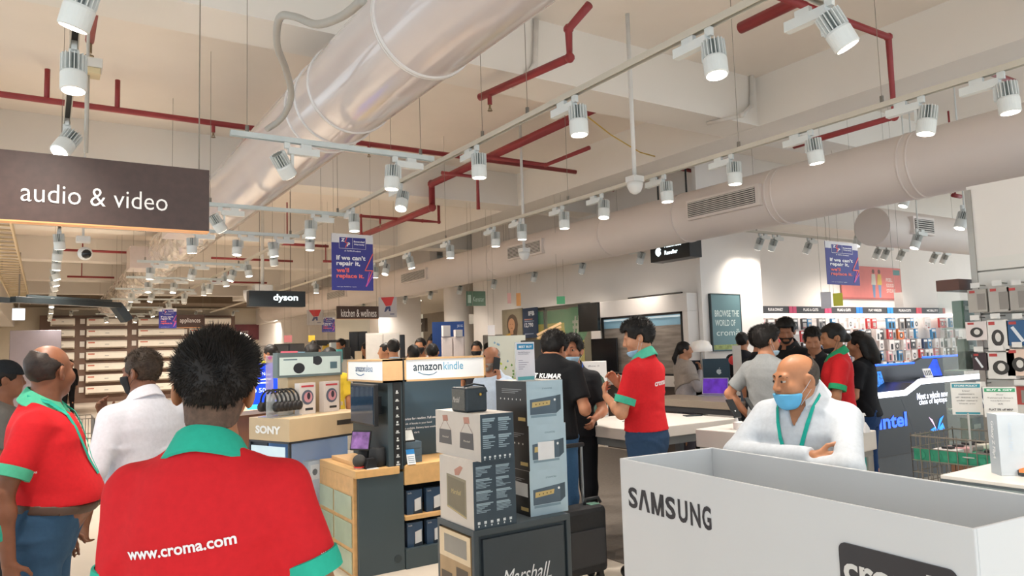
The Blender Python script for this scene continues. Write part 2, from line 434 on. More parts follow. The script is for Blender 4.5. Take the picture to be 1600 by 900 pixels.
def person(label, xy, rz, H=1.70, skin='m', girth=1., belly=0., lean=0., head=(0, 0, 0), arms=(None, None), curl=(.45, .45), vox=.014, fine=.0,
           shirt='#e02a2e', sleeve='short', hem=.90, collar=None, cuff=None, trousers='#2c3b55', belt=None, tuck=False,
           hair='#17120f', style='short', cap=None, mask=None, beard=None, lanyard=None, shoes='#1a1a1c', backtext=None, chest=None, eyes=False, look=(0, 0), fold=.004,
           button=False, scarf=None, headphone=None, headscale=1., sleeve_text=None, group=None, brow=True, wide=1., hand_scale=1., low=.0, shawl=None, rise=0., hdrop=(0, 0, 0), neckdrop=0.):
    s = H/1.72; seed = rnd.random()*10
    lx = math.tan(lean)
    def up(p): return np.array((p[0], p[1]+lx*max(p[2]-.98, 0), p[2]))
    Hc = up((0, .012, 1.605)); R = Rm(math.radians(head[0]), math.radians(head[1]), math.radians(head[2]))
    Hc = Hc+R@np.array((0, 0, .06))-np.array((0, 0, .06))
    Hc = Hc+np.array(hdrop)
    def T(p): return Hc+R@(np.array(p, float)*headscale)
    A = []
    for i, sx in enumerate((1, -1)):
        a = arms[i] or ARM_REST(sx); sh = up((sx*.168*wide*girth**.5, -.01, 1.372))
        A.append((sx, sh, np.array(a[0], float), np.array(a[1], float), np.array(a[2], float), np.array(a[3], float)))
    legs = [(sx, np.array((sx*.088, -.01, .90)), np.array((sx*.10, .012, .49)), np.array((sx*.105, -.03, .09))) for sx in (1, -1)]
    allp = [p for a in A for p in (a[1], a[2], a[3], a[3]+unit(a[4])*.2)]
    lo = np.minimum(np.min(allp, 0), (-.24*girth, -.24, 0))-.08; hi = np.maximum(np.max(allp, 0), (.24*girth, .24+lx*.8, 1.76+lx*0))+.10
    lo[2] = low-.02 if low else -.01; hi[2] = max(1.76, hi[2])
    def body(F, hs=1.):
        tl = np.array((-.3, -.3, .8)); th = np.array((.3, .4+lx, 1.5))
        F.put(tl, th, torso_fn(-.004, belly, girth, lean), k=.02)
        F.cap(up((0, -.014, 1.43)), Hc+R@np.array((0, -.022, -.05)), .058*girth**.4, .053, k=.03)
        for sx, sh, el, wr, hd, hn in A:
            F.cap(up((sx*.05, -.014, 1.425)), sh+np.array((-sx*.01, 0, .0)), .048, .048, k=.04)
            F.cap(sh, el, .051*girth**.5, .039, k=.03); F.cap(el, wr, .040, .0255, k=.02)
            m = el*.72+wr*.28; F.ell(m, .039, k=.03)
            hand_prims(F, wr, hd, hn, sx, curl[0 if sx == 1 else 1], .93*hand_scale)
        for sx, h, kn, an in legs:
            F.cap(h, kn, .086*girth**.5, .055, k=.04); F.cap(kn, an, .053, .037, k=.03); F.ell(kn*.68+an*.32+np.array((0, -.018, 0)), (.047, .05, .1), k=.03)
            F.cap(an, an+np.array((sx*.02, .13, -.05)), .035, .03, k=.03)
        head_prims(F, Hc, R, hs=headscale)
    F = Field(lo, hi, vox); body(F)
    V, Q = nets(F.F, F.ax)
    if fine:
        boxes = [(Hc-np.array((.14, .16, .17)), Hc+np.array((.14, .17, .15)))]
        for a in A:
            c = a[3]+unit(a[4])*.08; boxes.append((c-.135, c+.135))
        Vs, Qs = [V], []
        keep = np.ones(len(Q), bool)
        for l, h in boxes:
            inb = np.all((V > l+vox) & (V < h-vox), 1); keep &= ~inb[Q].all(1)
        Qs.append(Q[keep]); n = len(V); Vs = [relax(V, Q, 1)]
        for bi, (l, h) in enumerate(boxes):
            G = Field(l, h, fine); body(G); v, q = nets(G.F, G.ax); v = relax(v, q, 1, .4)
            if bi: # the hands' own boxes must not repeat the head's
                pass
            Vs.append(v); Qs.append(q+n); n += len(v)
        V = np.concatenate(Vs); Q = np.concatenate(Qs)
    else: V = relax(V, Q, 1)
    sk = M('skin_'+skin, SKIN.get(skin, skin), .48, var=.10, scale=22, spec=.4)
    root = mesh_obj('person', V*s, Q, sk, None, (xy[0], xy[1], 0), rz)
    tag(root, label, 'person', group)
    FRAME[root] = Matrix.Translation(Vector((float(xy[0]), float(xy[1]), 0)))@Matrix.Rotation(rz, 4, 'Z')
    def part(name, F, mat, it=2, parent=None):
        v, q = solid(F, it) if isinstance(F, Field) else F
        if not len(q): return None
        o = mesh_obj(name, v*s, q, mat, parent or root); FRAME[o] = FRAME[root]; return o
    # ---- trousers, belt, shoes
    tv = max(vox*.85, .009)
    F = Field((-.28, -.28, .03), (.28, .32+belly, 1.06+rise), tv)
    F.put((-.3, -.3, .8), (.3, .4, 1.1+rise), torso_fn(.012, belly*.6, girth, 0, top=1.06+rise), k=.02)
    for sx, h, kn, an in legs: F.cap(h, kn, .098*girth**.5, .073, k=.03); F.cap(kn, an+np.array((0, 0, -.02)), .071, .058, k=.03)
    folds(F, .005, seed); zplane(F, (0, 0, 1), 1.0+rise); zplane(F, (0, 0, -1), -.06)
    if low: zplane(F, (0, 0, -1), -low)
    tr = part('trousers', F, fabric(trousers, .85))
    if low < .1:
        F = Field((-.22, -.18, -.01), (.22, .28, .16), max(tv, .010))
        for sx, h, kn, an in legs:
            F.cap(an+np.array((0, -.02, -.04)), an+np.array((sx*.025, .155, -.052)), .046, .04, k=.02); F.cap(an, an+np.array((0, 0, -.04)), .045, .047, k=.02)
        x, y, z = F.grid((slice(None),)*3); F.F = np.maximum(F.F, .002-z)
        part('shoes', F, C(shoes, .4))
    if belt:
        F = Field((-.28, -.28, .93+rise), (.28, .34+belly, 1.05+rise), .008)
        F.put((-.3, -.3, .9), (.3, .5, 1.1+rise), torso_fn(.021, belly*.85, girth, 0, top=1.08+rise, bot=.9), k=.01)
        zplane(F, (0, .12, 1), 1.005+rise); zplane(F, (0, -.12, -1), -.965-rise)
        b = part('belt', F, C(belt, .5), 1)
        if b:
            mb = MB(C('#9a8a62', .3, metal=.8)); yb = .114*girth+belly*.6+.022
            mb.box(-.028*s, .028*s, (yb-.01)*s, (yb+.012)*s, (.955+rise)*s, (.998+rise)*s); mb.build('buckle', b, own=True, bev=.003)
    # ---- shirt
    infl = .016 if not tuck else .02
    F = Field(lo, hi, tv); F.put((-.36, -.36, .8), (.36, .5+lx, 1.5), torso_fn(infl, belly, girth, lean, flare=.0 if tuck else .012), k=.02)
    for sx, sh, el, wr, hd, hn in A:
        F.cap(up((sx*.045, -.014, 1.415)), sh+np.array((-sx*.008, 0, .0)), .060, .058, k=.04)
        if sleeve == 'short':
            F.cap(sh, el, .062*girth**.5, .064, k=.035, cut=.74)
        else:
            F.cap(sh, el, .066*girth**.5, .056, k=.035); F.cap(el, wr, .055, .040, k=.02, cut=.97)
    folds(F, fold, seed+3)
    hz = .985+rise if tuck else hem
    zplane(F, (0, 0, -1), -hz); off = 1.468-neckdrop+lx*.45*.1
    zplane(F, (0, .55, 1), off+.55*lx*.48)
    if button:   # open collar: a V cut at the front
        x, y, z = F.grid((slice(None),)*3)
        v = np.maximum(np.abs(x)-(z-1.33)*.42, np.maximum(.02+lx*.4-y, 1.33-z)); F.F = np.maximum(F.F, -v)
    sm = fabric(shirt)
    so = part('shirt', F, sm, 2)
    if collar:
        cy = lx*.46-.008; n_ = 44; gap = .42 if button else .30; V_ = []; g4 = girth**.4
        cw_ = 1.13 if button else 1.05; prof = [(.066, .030, 0.), (.060, .052, 0.), (.064, .056, 0.), (.070, .052, 0.), (.086, .024, 1.), (.097, .006, 1.), (.094, .000, 1.), (.080, .014, 0.)]
        for i in range(n_):
            ph = math.pi/2+gap+(2*math.pi-2*gap)*i/(n_-1); cs, sn = math.cos(ph), math.sin(ph); tip = math.exp(-min(i, n_-1-i)/3.0)
            for r, dz, fl in prof:
                rr_ = (r*g4*(cw_ if fl or r > .075 else 1))+fl*tip*.014; z = 1.452-neckdrop+dz-.036*sn-fl*(abs(cs)*.012+tip*.022); V_.append((rr_*cs*1.04, cy+rr_*sn*.98, z))
        m_ = len(prof); Fq = []
        for i in range(n_-1):
            for k in range(m_): Fq.append((i*m_+k, i*m_+(k+1) % m_, (i+1)*m_+(k+1) % m_, (i+1)*m_+k))
        Fq += [tuple(range(m_))[::-1], tuple((n_-1)*m_+k for k in range(m_))]
        mb = MB(fabric(collar)); mb.add([np.array(q)*s for q in V_], Fq); mb.build('collar', root, own=True, smooth=True, auto=60)
    if cuff:
        for sx, sh, el, wr, hd, hn in A:
            d_ = el-sh; mb = MB(fabric(cuff)); n_ = 30; dn = unit(d_); u = unit(np.cross(dn, (0, 1, 0))); w_ = np.cross(dn, u); L_ = np.linalg.norm(d_)
            prof = [(.0655, .60), (.0715, .605), (.0725, .70), (.071, .765), (.060, .77), (.045, .755)]; V_ = []; Fq = []
            for r, t in prof:
                for k in range(n_): q = 2*math.pi*k/n_; V_.append((sh+d_*t+(u*math.cos(q)+w_*math.sin(q))*r*(1+.02*math.sin(3*q+seed)))*s)
            for i in range(len(prof)-1):
                for k in range(n_): j = (k+1) % n_; Fq.append((i*n_+k, i*n_+j, (i+1)*n_+j, (i+1)*n_+k))
            mb.add(V_, Fq); mb.build('sleeve_band', root, own=True, smooth=True, auto=50)
    # ---- hair and headgear
    hv = .007 if not fine else max(fine, .0045)
    if style != 'none':
        top = 1.25 if style == 'quiff' else 1.
        F = Field(Hc-.20, Hc+.20, hv); th = {'short': .010, 'thick': .018, 'quiff': .020, 'bald': .0035, 'long': .016, 'bun': .014, 'fade': .016}.get(style, .01)
        F.ell(T((0, -.014, .030)), np.array((.073+th, .095+th, .087+th*1.25))*headscale, k=.02, R=R)
        if style in ('thick', 'quiff'): F.ell(T((0, .02, .075)), (.072, .082, .052), k=.04, R=R)
        if style == 'fade': F.ell(T((.0, -.005, .064)), (.078, .098, .050), k=.03, R=R)
        x, y, z = F.grid((slice(None),)*3)
        q = [R[0][i]*(x-Hc[0])+R[1][i]*(y-Hc[1])+R[2][i]*(z-Hc[2]) for i in range(3)]
        F.F = F.F+(.004*np.sin(70*q[0]+40*q[1])*np.sin(55*q[2]+20*q[1])).astype(np.float32)
        sl = .62; cutp = (-.020+sl*q[1])-q[2]
        if style == 'fade': cutp = np.where(np.abs(q[0]) > .055, .012+.30*q[1], -.006+.30*q[1])-q[2]
        F.F = np.maximum(F.F, cutp)
        if style == 'bald': F.F = np.maximum(F.F, np.maximum(.110-np.sqrt(q[0]**2*.9+(q[1]-.035)**2+(q[2]-.105)**2), q[1]-np.where(q[2] > .022, .030, -.008)))
        # forehead and the face stay free
        F.F = np.maximum(F.F, -np.maximum(np.abs(q[0])-.066, np.maximum(.052-q[1], q[2]-(.066 if style != 'quiff' else .078))))
        for sx in (-1, 1):  # round the ears
            F.F = np.maximum(F.F, .030-np.sqrt((q[0]-sx*.083)**2+(q[1]+.010)**2+(q[2]+.012)**2))
        hairm = M('hair_'+hair.lstrip('#'), hair, .55, var=.35, scale=45, bump=.35, spec=.35)
        if style == 'long':
            F.cap(T((0, -.085, .0)), T((.0, -.11, -.14)), .072, .075, k=.04); F.cap(T((0, -.11, -.14)), T((.02, -.115, -.30)), .072, .04, k=.04)
            for sx in (-1, 1): F.cap(T((sx*.07, -.03, .03)), T((sx*.075, -.06, -.13)), .026, .03, k=.03)
        if style == 'pony':
            F.cap(T((0, -.10, .0)), T((0, -.15, -.10)), .034, .03, k=.02); F.cap(T((0, -.15, -.10)), T((0.01, -.12, -.27)), .03, .012, k=.02)
        if style == 'bun': F.ell(T((0, -.115, -.02)), .042, k=.02)
        if style == 'topknot': F.ell(T((0, -.02, .135)), .03, k=.02)
        v, q4 = solid(F, 1)
        if fine and style in ('fade', 'thick', 'quiff', 'short'):    # individual locks
            rr = np.random.RandomState(4); big = style == 'fade'; tri = q4[rr.randint(0, len(q4), 7500 if big else 2600)]; nv = len(v); ev = []; ef = []
            for t in tri:
                c = v[t].mean(0); nl = unit(np.cross(v[t[2]]-v[t[0]], v[t[3]]-v[t[1]])); lc = R.T@(c-Hc)
                if big and lc[2] < -.01 and rr.rand() < .5: continue
                if not big and lc[1] > .03 and lc[2] < .06: continue
                cl = np.array((math.sin(lc[0]*95+2)+math.sin(lc[1]*80), math.cos(lc[1]*90+lc[0]*40), 0))*.30
                tt = min(1, max(0, (lc[2]-.015+rr.randn()*.014)/.055))
                top_ = nl*.55+R@(np.array((.10, .30, .45))+cl+rr.randn(3)*.10); sid = nl*.15+R@(np.array((0, -.05, -.75))+cl*.3+rr.randn(3)*.10)
                dd = top_*tt+sid*(1-tt); L = (.009+.006*rr.rand())*(1-tt)+(.014+.020*rr.rand())*tt
                if not big: dd = top_*.35*tt+nl*.25+R@(np.array((.05, -.45*tt+.25*tt*(style == 'quiff')*3, -.55*(1-tt)))+cl*.4+rr.randn(3)*.12); L *= .75
                dd = unit(dd); sd = unit(np.cross(dd, rr.randn(3)))*.0024; s2 = np.cross(dd, sd)
                b = len(ev)+nv; ev += [c-nl*.004+sd, c-nl*.004-sd*.5+s2*.87, c-nl*.004-sd*.5-s2*.87, c+dd*L]
                ef += [(b, b+1, b+3, b+3), (b+1, b+2, b+3, b+3), (b+2, b, b+3, b+3)]
            me = bpy.data.meshes.new('hair'); me.from_pydata((np.concatenate([v, np.array(ev)])*s).tolist(), [], [tuple(map(int, a)) for a in q4]+[a[:3] for a in ef])
            me.materials.append(hairm); me.polygons.foreach_set('use_smooth', [True]*len(me.polygons)); me.update()
            ho = bpy.data.objects.new('hair', me); COL.objects.link(ho); ho.parent = root; FRAME[ho] = FRAME[root]
        elif len(q4): part('hair', (v, q4), hairm)
        if style == 'fade':   # short shaved hair down to the nape
            F = Field(Hc-.18, Hc+.16, hv); head_prims(F, Hc, R, .003, False, False, headscale)
            F.cap(Hc+R@np.array((0, -.03, -.02)), up((0, -.02, 1.45)), .057, .056, k=.03)
            x, y, z = F.grid((slice(None),)*3); q = [R[0][i]*(x-Hc[0])+R[1][i]*(y-Hc[1])+R[2][i]*(z-Hc[2]) for i in range(3)]
            F.F = np.maximum(F.F, np.maximum(-.068+.3*q[1]-q[2], q[1]-.03)); F.F = np.maximum(F.F, q[2]-.02)
            for sx in (-1, 1): F.F = np.maximum(F.F, .030-np.sqrt((q[0]-sx*.083)**2+(q[1]+.010)**2+(q[2]+.012)**2))
            part('shaved_hair', F, M('stubble', '#5a4335', .7, var=.35, scale=70, bump=.3), 1)
    def headpatch(name, infl, box, mat, fn=None, vx=None):
        F = Field(Hc-.17, Hc+.17, vx or max(hv, .005)); head_prims(F, Hc, R, infl, True, False, headscale)
        x, y, z = F.grid((slice(None),)*3); q = [R[0][i]*(x-Hc[0])+R[1][i]*(y-Hc[1])+R[2][i]*(z-Hc[2]) for i in range(3)]
        if fn: F.F = np.maximum(F.F, fn(*q))
        for i in range(3): F.F = np.maximum(F.F, np.maximum(box[0][i]-q[i], q[i]-box[1][i]))
        return part(name, F, mat, 1)
    if mask:
        col, where = mask
        b = {'face': ((-.075, .030, -.118), (.075, .2, -.012)), 'chin': ((-.072, .02, -.135), (.072, .2, -.052)), 'low': ((-.072, .02, -.145), (.072, .2, -.078))}[where]
        fnm = (lambda x, y, z: np.maximum(np.sqrt((x/1.05)**2+((y-.035)/1.0)**2+((z+.06)/1.25)**2)-.086, -.5)) if where != 'face' else None
        mo = headpatch('face_mask', .008 if where == 'face' else .013, b, M('mask_'+col.lstrip('#'), col, .75, var=.04, scale=40, bump=.05))
        if mo:
            zc = (b[0][2]+b[1][2])/2
            mb = MB(M('mask_loop', '#b9c2ca', .7) if col != '#15161a' else C('#15161a', .7))
            for sx in (-1, 1):
                e0 = T((sx*.066, .034, b[1][2]-.012)); e1 = T((sx*.088, -.022, .012)); e2 = T((sx*.086, -.03, -.02)); e3 = T((sx*.064, .032, zc-.01))
                mb.tube([p*s for p in (e0, (e0+e1)/2+R@np.array((sx*.004, 0, 0)), e1, e2, e3)], .0011*s, 5)
            mb.build('ear_loop', mo, own=True)
    if beard: headpatch('beard', .003, ((-.08, .0, -.13), (.08, .2, -.035)), M('beard_'+beard.lstrip('#'), beard, .7, var=.3, scale=60, bump=.3),
                        lambda x, y, z: -np.maximum(np.abs(x)-.026, np.maximum(np.abs(z+.062)-.010, .04-y)))
    if eyes:
        for sx in (-1, 1):
            F = Field(Hc-.15, Hc+.15, .004) if 0 else None
            mb = MB(C('#b5aaa0', .3)); c = T((sx*.031, .0795, .004)); r = .0118*headscale
            mb.ball(c*s, r*s, 16)
            g = unit(R@np.array((math.sin(math.radians(look[0])), math.cos(math.radians(look[0])), math.sin(math.radians(look[1])))))
            mb.m(C('#1c100a', .2)); mb.ball((c+g*r*.72)*s, np.array((.0072,)*3)*s, 12)
            e = mb.build('eye', root, own=True, smooth=True)
            # lids
            F = Field(c-.03, c+.03, .002); F.ell(c, r*1.10, k=.001); x, y, z = F.grid((slice(None),)*3)
            qz = R[0][2]*(x-c[0])+R[1][2]*(y-c[1])+R[2][2]*(z-c[2]); F.F = np.maximum(F.F, -(np.maximum(qz-.0022, -.0046-qz)))
            part('eyelid', F, sk, 1)
        if brow:
            mb = MB(M('hair_brow', '#17120f', .7))
            for sx in (-1, 1):
                mb.tube([T(p)*s for p in ((sx*.012, .0905, .0225), (sx*.024, .0900, .0285), (sx*.038, .084, .0275), (sx*.050, .072, .0205))], [.0028*s, .0042*s, .0038*s, .0015*s], 6)
            mb.build('eyebrows', root, own=True, smooth=True)
    if cap:
        F = Field(Hc-.2, Hc+.24, .008); F.ell(T((0, -.012, .036)), (.087, .108, .098), R=R); x, y, z = F.grid((slice(None),)*3)
        q = [R[0][i]*(x-Hc[0])+R[1][i]*(y-Hc[1])+R[2][i]*(z-Hc[2]) for i in range(3)]
        F.F = np.maximum(F.F, .038-.10*q[1]-q[2])
        F.ell(T((0, .115, .040)), (.062, .075, .008), k=.01, R=R)
        part('baseball_cap', F, fabric(cap), 1)
    if lanyard:
        # strap hugging the neck and chest
        yc = lambda z: np.interp(z, TORSO[:, 0], TORSO[:, 2])*girth+np.interp(z, TORSO[:, 0], TORSO[:, 3])+infl+.006+lx*max(z-.98, 0)+belly*math.exp(-((z-1.06)/.13)**2)
        P = []
        for z, xx in ((1.15, .012), (1.22, .030), (1.29, .050), (1.36, .066), (1.42, .078)): P.append(np.array((xx, yc(z)*(1-.25*(xx/.15)**2), z)))
        ring = P+[up((.088, .03, 1.475)), up((.070, -.055, 1.50)), up((0, -.082, 1.51)), up((-.070, -.055, 1.50)), up((-.088, .03, 1.475))]+[np.array((-p[0], p[1], p[2])) for p in P[::-1]]
        mb = MB(fabric(lanyard)); V_ = []
        for i, p in enumerate(ring):
            t = unit(ring[min(i+1, len(ring)-1)]-ring[max(i-1, 0)]); o_ = unit(np.array((p[0]*.6, p[1]-lx*.45+.02, 0))); w = np.cross(t, o_)*.0085
            V_ += [p-w, p+w, p+w+o_*.0025, p-w+o_*.0025]
        n = len(ring); Fq = []
        for i in range(n-1):
            a = 4*i
            for k in range(4): Fq.append((a+k, a+(k+1) % 4, a+4+(k+1) % 4, a+4+k))
        mb.add([q*s for q in V_], Fq+[(0, 1, 2, 3), (4*n-4, 4*n-3, 4*n-2, 4*n-1)][:2]); mb.build('lanyard', root, own=True)
    if headphone: 
        mb = MB(C(headphone, .4)); mb.tube([T((.09*math.cos(a), -.01, .02+.11*math.sin(a)))*s for a in np.linspace(0, math.pi, 12)], .009*s, 8)
        for sx in (-1, 1): mb.cyl(T((sx*.075, -.01, 0))*s, T((sx*.105, -.01, 0))*s, .033*s)
        mb.build('headphones', root, own=True, smooth=True)
    if shawl:
        F = Field((-.3, -.3, 1.0), (.3, .36+lx, 1.52), .010); F.put((-.36, -.36, .8), (.36, .5+lx, 1.5), torso_fn(.034, belly, girth, lean), k=.02)
        for sx, sh, el, wr, hd, hn in A: F.cap(up((sx*.05, 0, 1.42)), sh, .08, .085, k=.05); F.cap(sh, sh*.4+el*.6, .085, .075, k=.04)
        folds(F, .010, seed, 1.3); x, y, z = F.grid((slice(None),)*3)
        F.F = np.maximum(F.F, np.maximum(1.08+.5*x-z, z-1.475-.2*(-y))); part('shawl', F, fabric(shawl), 1)
    # ---- writing on the clothes
    if so and (backtext or chest or sleeve_text):
        me = so.data; bv = BVHTree.FromPolygons([v.co for v in me.vertices], [p.vertices for p in me.polygons])
        def cloth_text(t, c, n, w, colr, slant=0., italic=0., bold=.02, h=None, name='lettering'):
            Vt, Ft = text_mesh(t, bold)
            if not len(Vt): return
            n = unit(n); u = unit(np.cross((0, 0, 1), n)); v = np.cross(n, u)
            if slant: u, v = u*math.cos(slant)+v*math.sin(slant), v*math.cos(slant)-u*math.sin(slant)
            sx = w/Vt[:, 0].max(); sy = sx if h is None else h/Vt[:, 1].max()
            bm = bmesh.new(); vs = [bm.verts.new(((a[0]*sx+a[1]*sy*italic-w/2), a[1]*sy, 0)) for a in Vt]
            for f in Ft:
                try: bm.faces.new([vs[i] for i in f])
                except Exception: pass
            bmesh.ops.triangulate(bm, faces=bm.faces); 
            for _ in range(2):
                es = [e for e in bm.edges if e.calc_length() > .012]
                if es: bmesh.ops.subdivide_edges(bm, edges=es, cuts=1); bmesh.ops.triangulate(bm, faces=bm.faces)
            P = []; ok = True
            for b in bm.verts:
                p = np.array(c)+u*b.co.x+v*b.co.y; hit = bv.ray_cast(Vector((p*s+n*.4).tolist()), Vector((-n).tolist()), 1.0)
                q = np.array(hit[0])+n*.0025 if hit[0] else p*s+n*.0025
                P.append(q)
            bm.verts.index_update(); mb = MB(M('print_'+colr.lstrip('#'), colr, .6, var=.02)); mb.add(P, [tuple(x.index for x in f.verts) for f in bm.faces]); bm.free()
            mb.build(name, so, own=True)
        FRAME[so] = FRAME[root]
        for a in (backtext or ()): cloth_text(*a[:1], a[1], (0, -1, 0), a[2], a[3], *a[4:])
        for a in (chest or ()): cloth_text(*a[:1], a[1], (0, 1, 0), a[2], a[3], *a[4:])
        for a in (sleeve_text or ()): cloth_text(*a)
    return root
def ang(px): d = sight(px, horizon(px)); return math.atan2(d[0], d[1])
def stand(px, d, rel): p = atd(px, horizon(px), d); return (p[0], p[1]), math.radians(rel)-ang(px)
def tall(px, top, d): return CAMZ+(horizon(px)-top)*d/FPX
# ------------------------------------------------------------------ the room
FL = M('floor_tile', '#e2d6c6', .22, var=.03, scale=1.5, spec=.4)
WALLW = M('wall_white', '#eee8e2', .7, var=.02, scale=2)
CEIL = M('ceiling_paint', '#ebe2d8', .8, var=.03, scale=1.2)
BEAM = M('beam_paint', '#e9e4dd', .75, var=.02, scale=1.2)
mb = MB(FL); mb.box(-6, 20, -4, 36, -.1, 0); struct(mb.build('floor'))
mb = MB(M('carpet_grey', '#6f675f', .9, var=.12, scale=30)); mb.box(3.55, 7.4, 3.4, 9.0, 0, .006); o = mb.build('trim_carpet_inlay'); struct(o)
mb = MB(CEIL); mb.box(-6, 20, -4, 36, 4.37, 4.5); struct(mb.build('ceiling'))
for i, y in enumerate((.3, 4.85, 9.5, 14.2, 18.8, 23.4, 28.0)):
    mb = MB(BEAM); mb.box(-6, 20, y, y+.47, 3.85, 4.40); struct(mb.build('ceiling_beam_%d' % (i+1)))
mb = MB(BEAM); mb.box(6.3, 6.85, -4, 36, 3.846, 4.40); struct(mb.build('ceiling_beam_8'))
mb = MB(BEAM); mb.box(-6, -1.0, 8, 36, 3.0, 4.4); struct(mb.build('wall_left_bulkhead'))
# far wall with the dark soffit
mb = MB(M('wall_beige', '#d9cdb8', .7, var=.02, scale=2)); mb.box(-4, 20, 33.4, 33.6, 0, 4.4); struct(mb.build('wall_far'))
mb = MB(M('soffit_brown', '#6b5c4c', .7)); mb.box(-1.0, 9.5, 30.5, 33.4, 3.75, 4.4); struct(mb.build('trim_far_soffit'))
mb = MB(WALLW); mb.box(-1.75, -1.6, 12, 33.4, 0, 3.0); struct(mb.build('wall_left'))
# right-hand wall above the phone shop, with an opening to the mall further back
mb = MB(WALLW); mb.box(7.9, 8.1, 7.08, 13.8, 2.35, 4.4); mb.box(7.9, 8.1, 7.08, 9.75, 0, 2.35); struct(mb.build('wall_right'))
mb = MB(WALLW); mb.box(7.66, 8.95, 7.0, 7.07, 0, 4.4); mb.box(7.91, 8.95, 7.07, 7.6, 0, 4.4); struct(mb.build('wall_right_column'))
mb = MB(M('wall_warmwhite', '#efe7e0', .7, var=.02, scale=2)); mb.box(8.9, 19.5, 7.7, 7.9, 0, 4.4); struct(mb.build('wall_back_accessories'))
mb = MB(BEAM); mb.box(8.9, 19.5, 7.1, 7.7, 3.42, 4.4); struct(mb.build('ceiling_beam_9'))
mb = MB(WALLW); mb.cyl((8.3, 15.2, 0), (8.3, 15.2, 4.4), .36, n=32); o = mb.build('wall_round_column', smooth=True, auto=40); struct(o)
mb = MB(WALLW); mb.box(7.9, 8.1, 15.9, 36, 3.0, 4.4); mb.box(7.2, 8.4, 17.5, 18.1, 0, 4.4); struct(mb.build('wall_right_far'))
mb = MB(WALLW); mb.box(8.0, 8.3, 24, 33.4, 0, 3.2); struct(mb.build('wall_right_end'))
mb = MB(M('mall_wall', '#8d8378', .6, var=.06)); mb.box(14.5, 14.7, 8.5, 30, 0, 3.4); struct(mb.build('wall_mall'))
mb = MB(M('mall_ceiling', '#d8d0c4', .7)); mb.box(8.1, 14.6, 8.5, 30, 3.3, 3.4); struct(mb.build('ceiling_mall'))
# slatted merchandising wall on the right
SLATX = 5.6
mb = MB(M('slat_panel', '#e9e6df', .45, var=.02, scale=3))
struct(MB(WALLW).box(SLATX, SLATX+.25, -2.0, 2.55, 2.12, onx(1517, 291, SLATX)[2]).build('wall_slat_head'))
z = .2; g = .152
while z < 2.12:
    mb.box(SLATX, SLATX+.10, -2.0, 2.52, z+.006, min(z+g-.006, 2.12)); z += g
mb.m(M('slat_groove', '#8f8a80', .35, metal=.5)); mb.box(SLATX+.02, SLATX+.11, -2.0, 2.52, .15, 2.12)
struct(mb.build('wall_slatted'))
mb = MB(M('upright_steel', '#a9a49c', .35, metal=.7)); mb.box(SLATX-.01, SLATX+.11, 2.52, 2.56, 0, 2.62); struct(mb.build('trim_slat_edge'))

# ------------------------------------------------------------------ air ducts
DUCTM = M('duct_paint', '#c9c0bf', .14, var=.03, scale=1.5, coat=.5, spec=.6)
DUCTB = M('duct_band', '#dcd9d8', .25, var=.02, coat=.5)
def ring(mb, y, X, Z, r, w=.012, h=.010, n=48):
    mb.lathe([(r-.004, y-w), (r+h, y-w*.7), (r+h, y+w*.7), (r-.004, y+w)], (X, 0, Z), n, 'y')
d1 = thing('air_duct', 'large glossy pale grey round duct running overhead down the middle of the shop', 'duct', (1.70, 0, 3.05))
mb = MB(DUCTM); mb.lathe([(.30, -3.9), (.30, 8.9)], (1.70, 0, 3.35), 64, 'y'); mb.build('pipe', d1, smooth=True, auto=40)
for (px, py) in ((690, 118), (672, 112), (556, 222), (520, 232), (483, 190)):
    y = onz(px, py, 3.08)[1]; mb = MB(DUCTB); ring(mb, y, 1.70, 3.35, .30); mb.build('band', d1, smooth=True)
d1b = thing('insulated_duct', 'wrinkled plastic-wrapped duct continuing the round duct towards the far wall', 'duct', (1.70, 8.9, 3.0))
mb = MB(M('duct_wrap', '#c9bdb0', .18, var=.12, scale=5, bump=.5, coat=.8)); n = 40; V = []; F = []
rr = np.random.RandomState(2)
ys = np.linspace(8.9, 27, 70)
for i, y in enumerate(ys):
    for k in range(n):
        t = 2*math.pi*k/n; r = .30+.022*math.sin(3*t+y*1.7)*math.sin(y*2.3)+rr.rand()*.022; V.append((1.70+r*math.cos(t), y, 3.37+r*math.sin(t)))
for i in range(len(ys)-1):
    for k in range(n): j = (k+1) % n; F.append((i*n+k, (i+1)*n+k, (i+1)*n+j, i*n+j))
F += [tuple(range(n)), tuple((len(ys)-1)*n+k for k in range(n))[::-1]]
mb.add(V, F); mb.build('wrapped_pipe', d1b)
for x, y0, y1 in ((1.42, 9.4, 9.9), (1.35, 13.2, 13.8)):
    mb = MB(M('duct_box', '#c8bcb8', .3, coat=.4)); mb.box(x-.22, x+.15, y0, y1, 3.08, 3.45); mb.build('branch_box', d1b, bev=.01)
# flexible grey hose beside the duct
P = [onax(*p, 1, y) for p, y in (((566, 0), 2.6), ((535, 25), 2.9), ((495, 38), 3.2), ((460, 26), 3.4), ((437, 28), 3.5), ((433, 70), 3.7), ((447, 110), 3.95), ((455, 150), 4.2), ((440, 185), 4.45), ((415, 203), 4.7))]
Q = []
for i in range(len(P)-1):
    p0, p1, p2, p3 = P[max(i-1, 0)], P[i], P[i+1], P[min(i+2, len(P)-1)]
    for t in np.linspace(0, 1, 6, endpoint=False): Q.append(.5*((2*p1)+(p2-p0)*t+(2*p0-5*p1+4*p2-p3)*t*t+(3*p1-p0-3*p2+p3)*t**3))
mb = MB(M('hose_grey', '#a7a49e', .5, var=.04)); mb.tube(Q, .019, 10); tag(mb.build('flexible_conduit', smooth=True), 'bent grey flexible conduit drooping beside the large central duct', 'conduit')

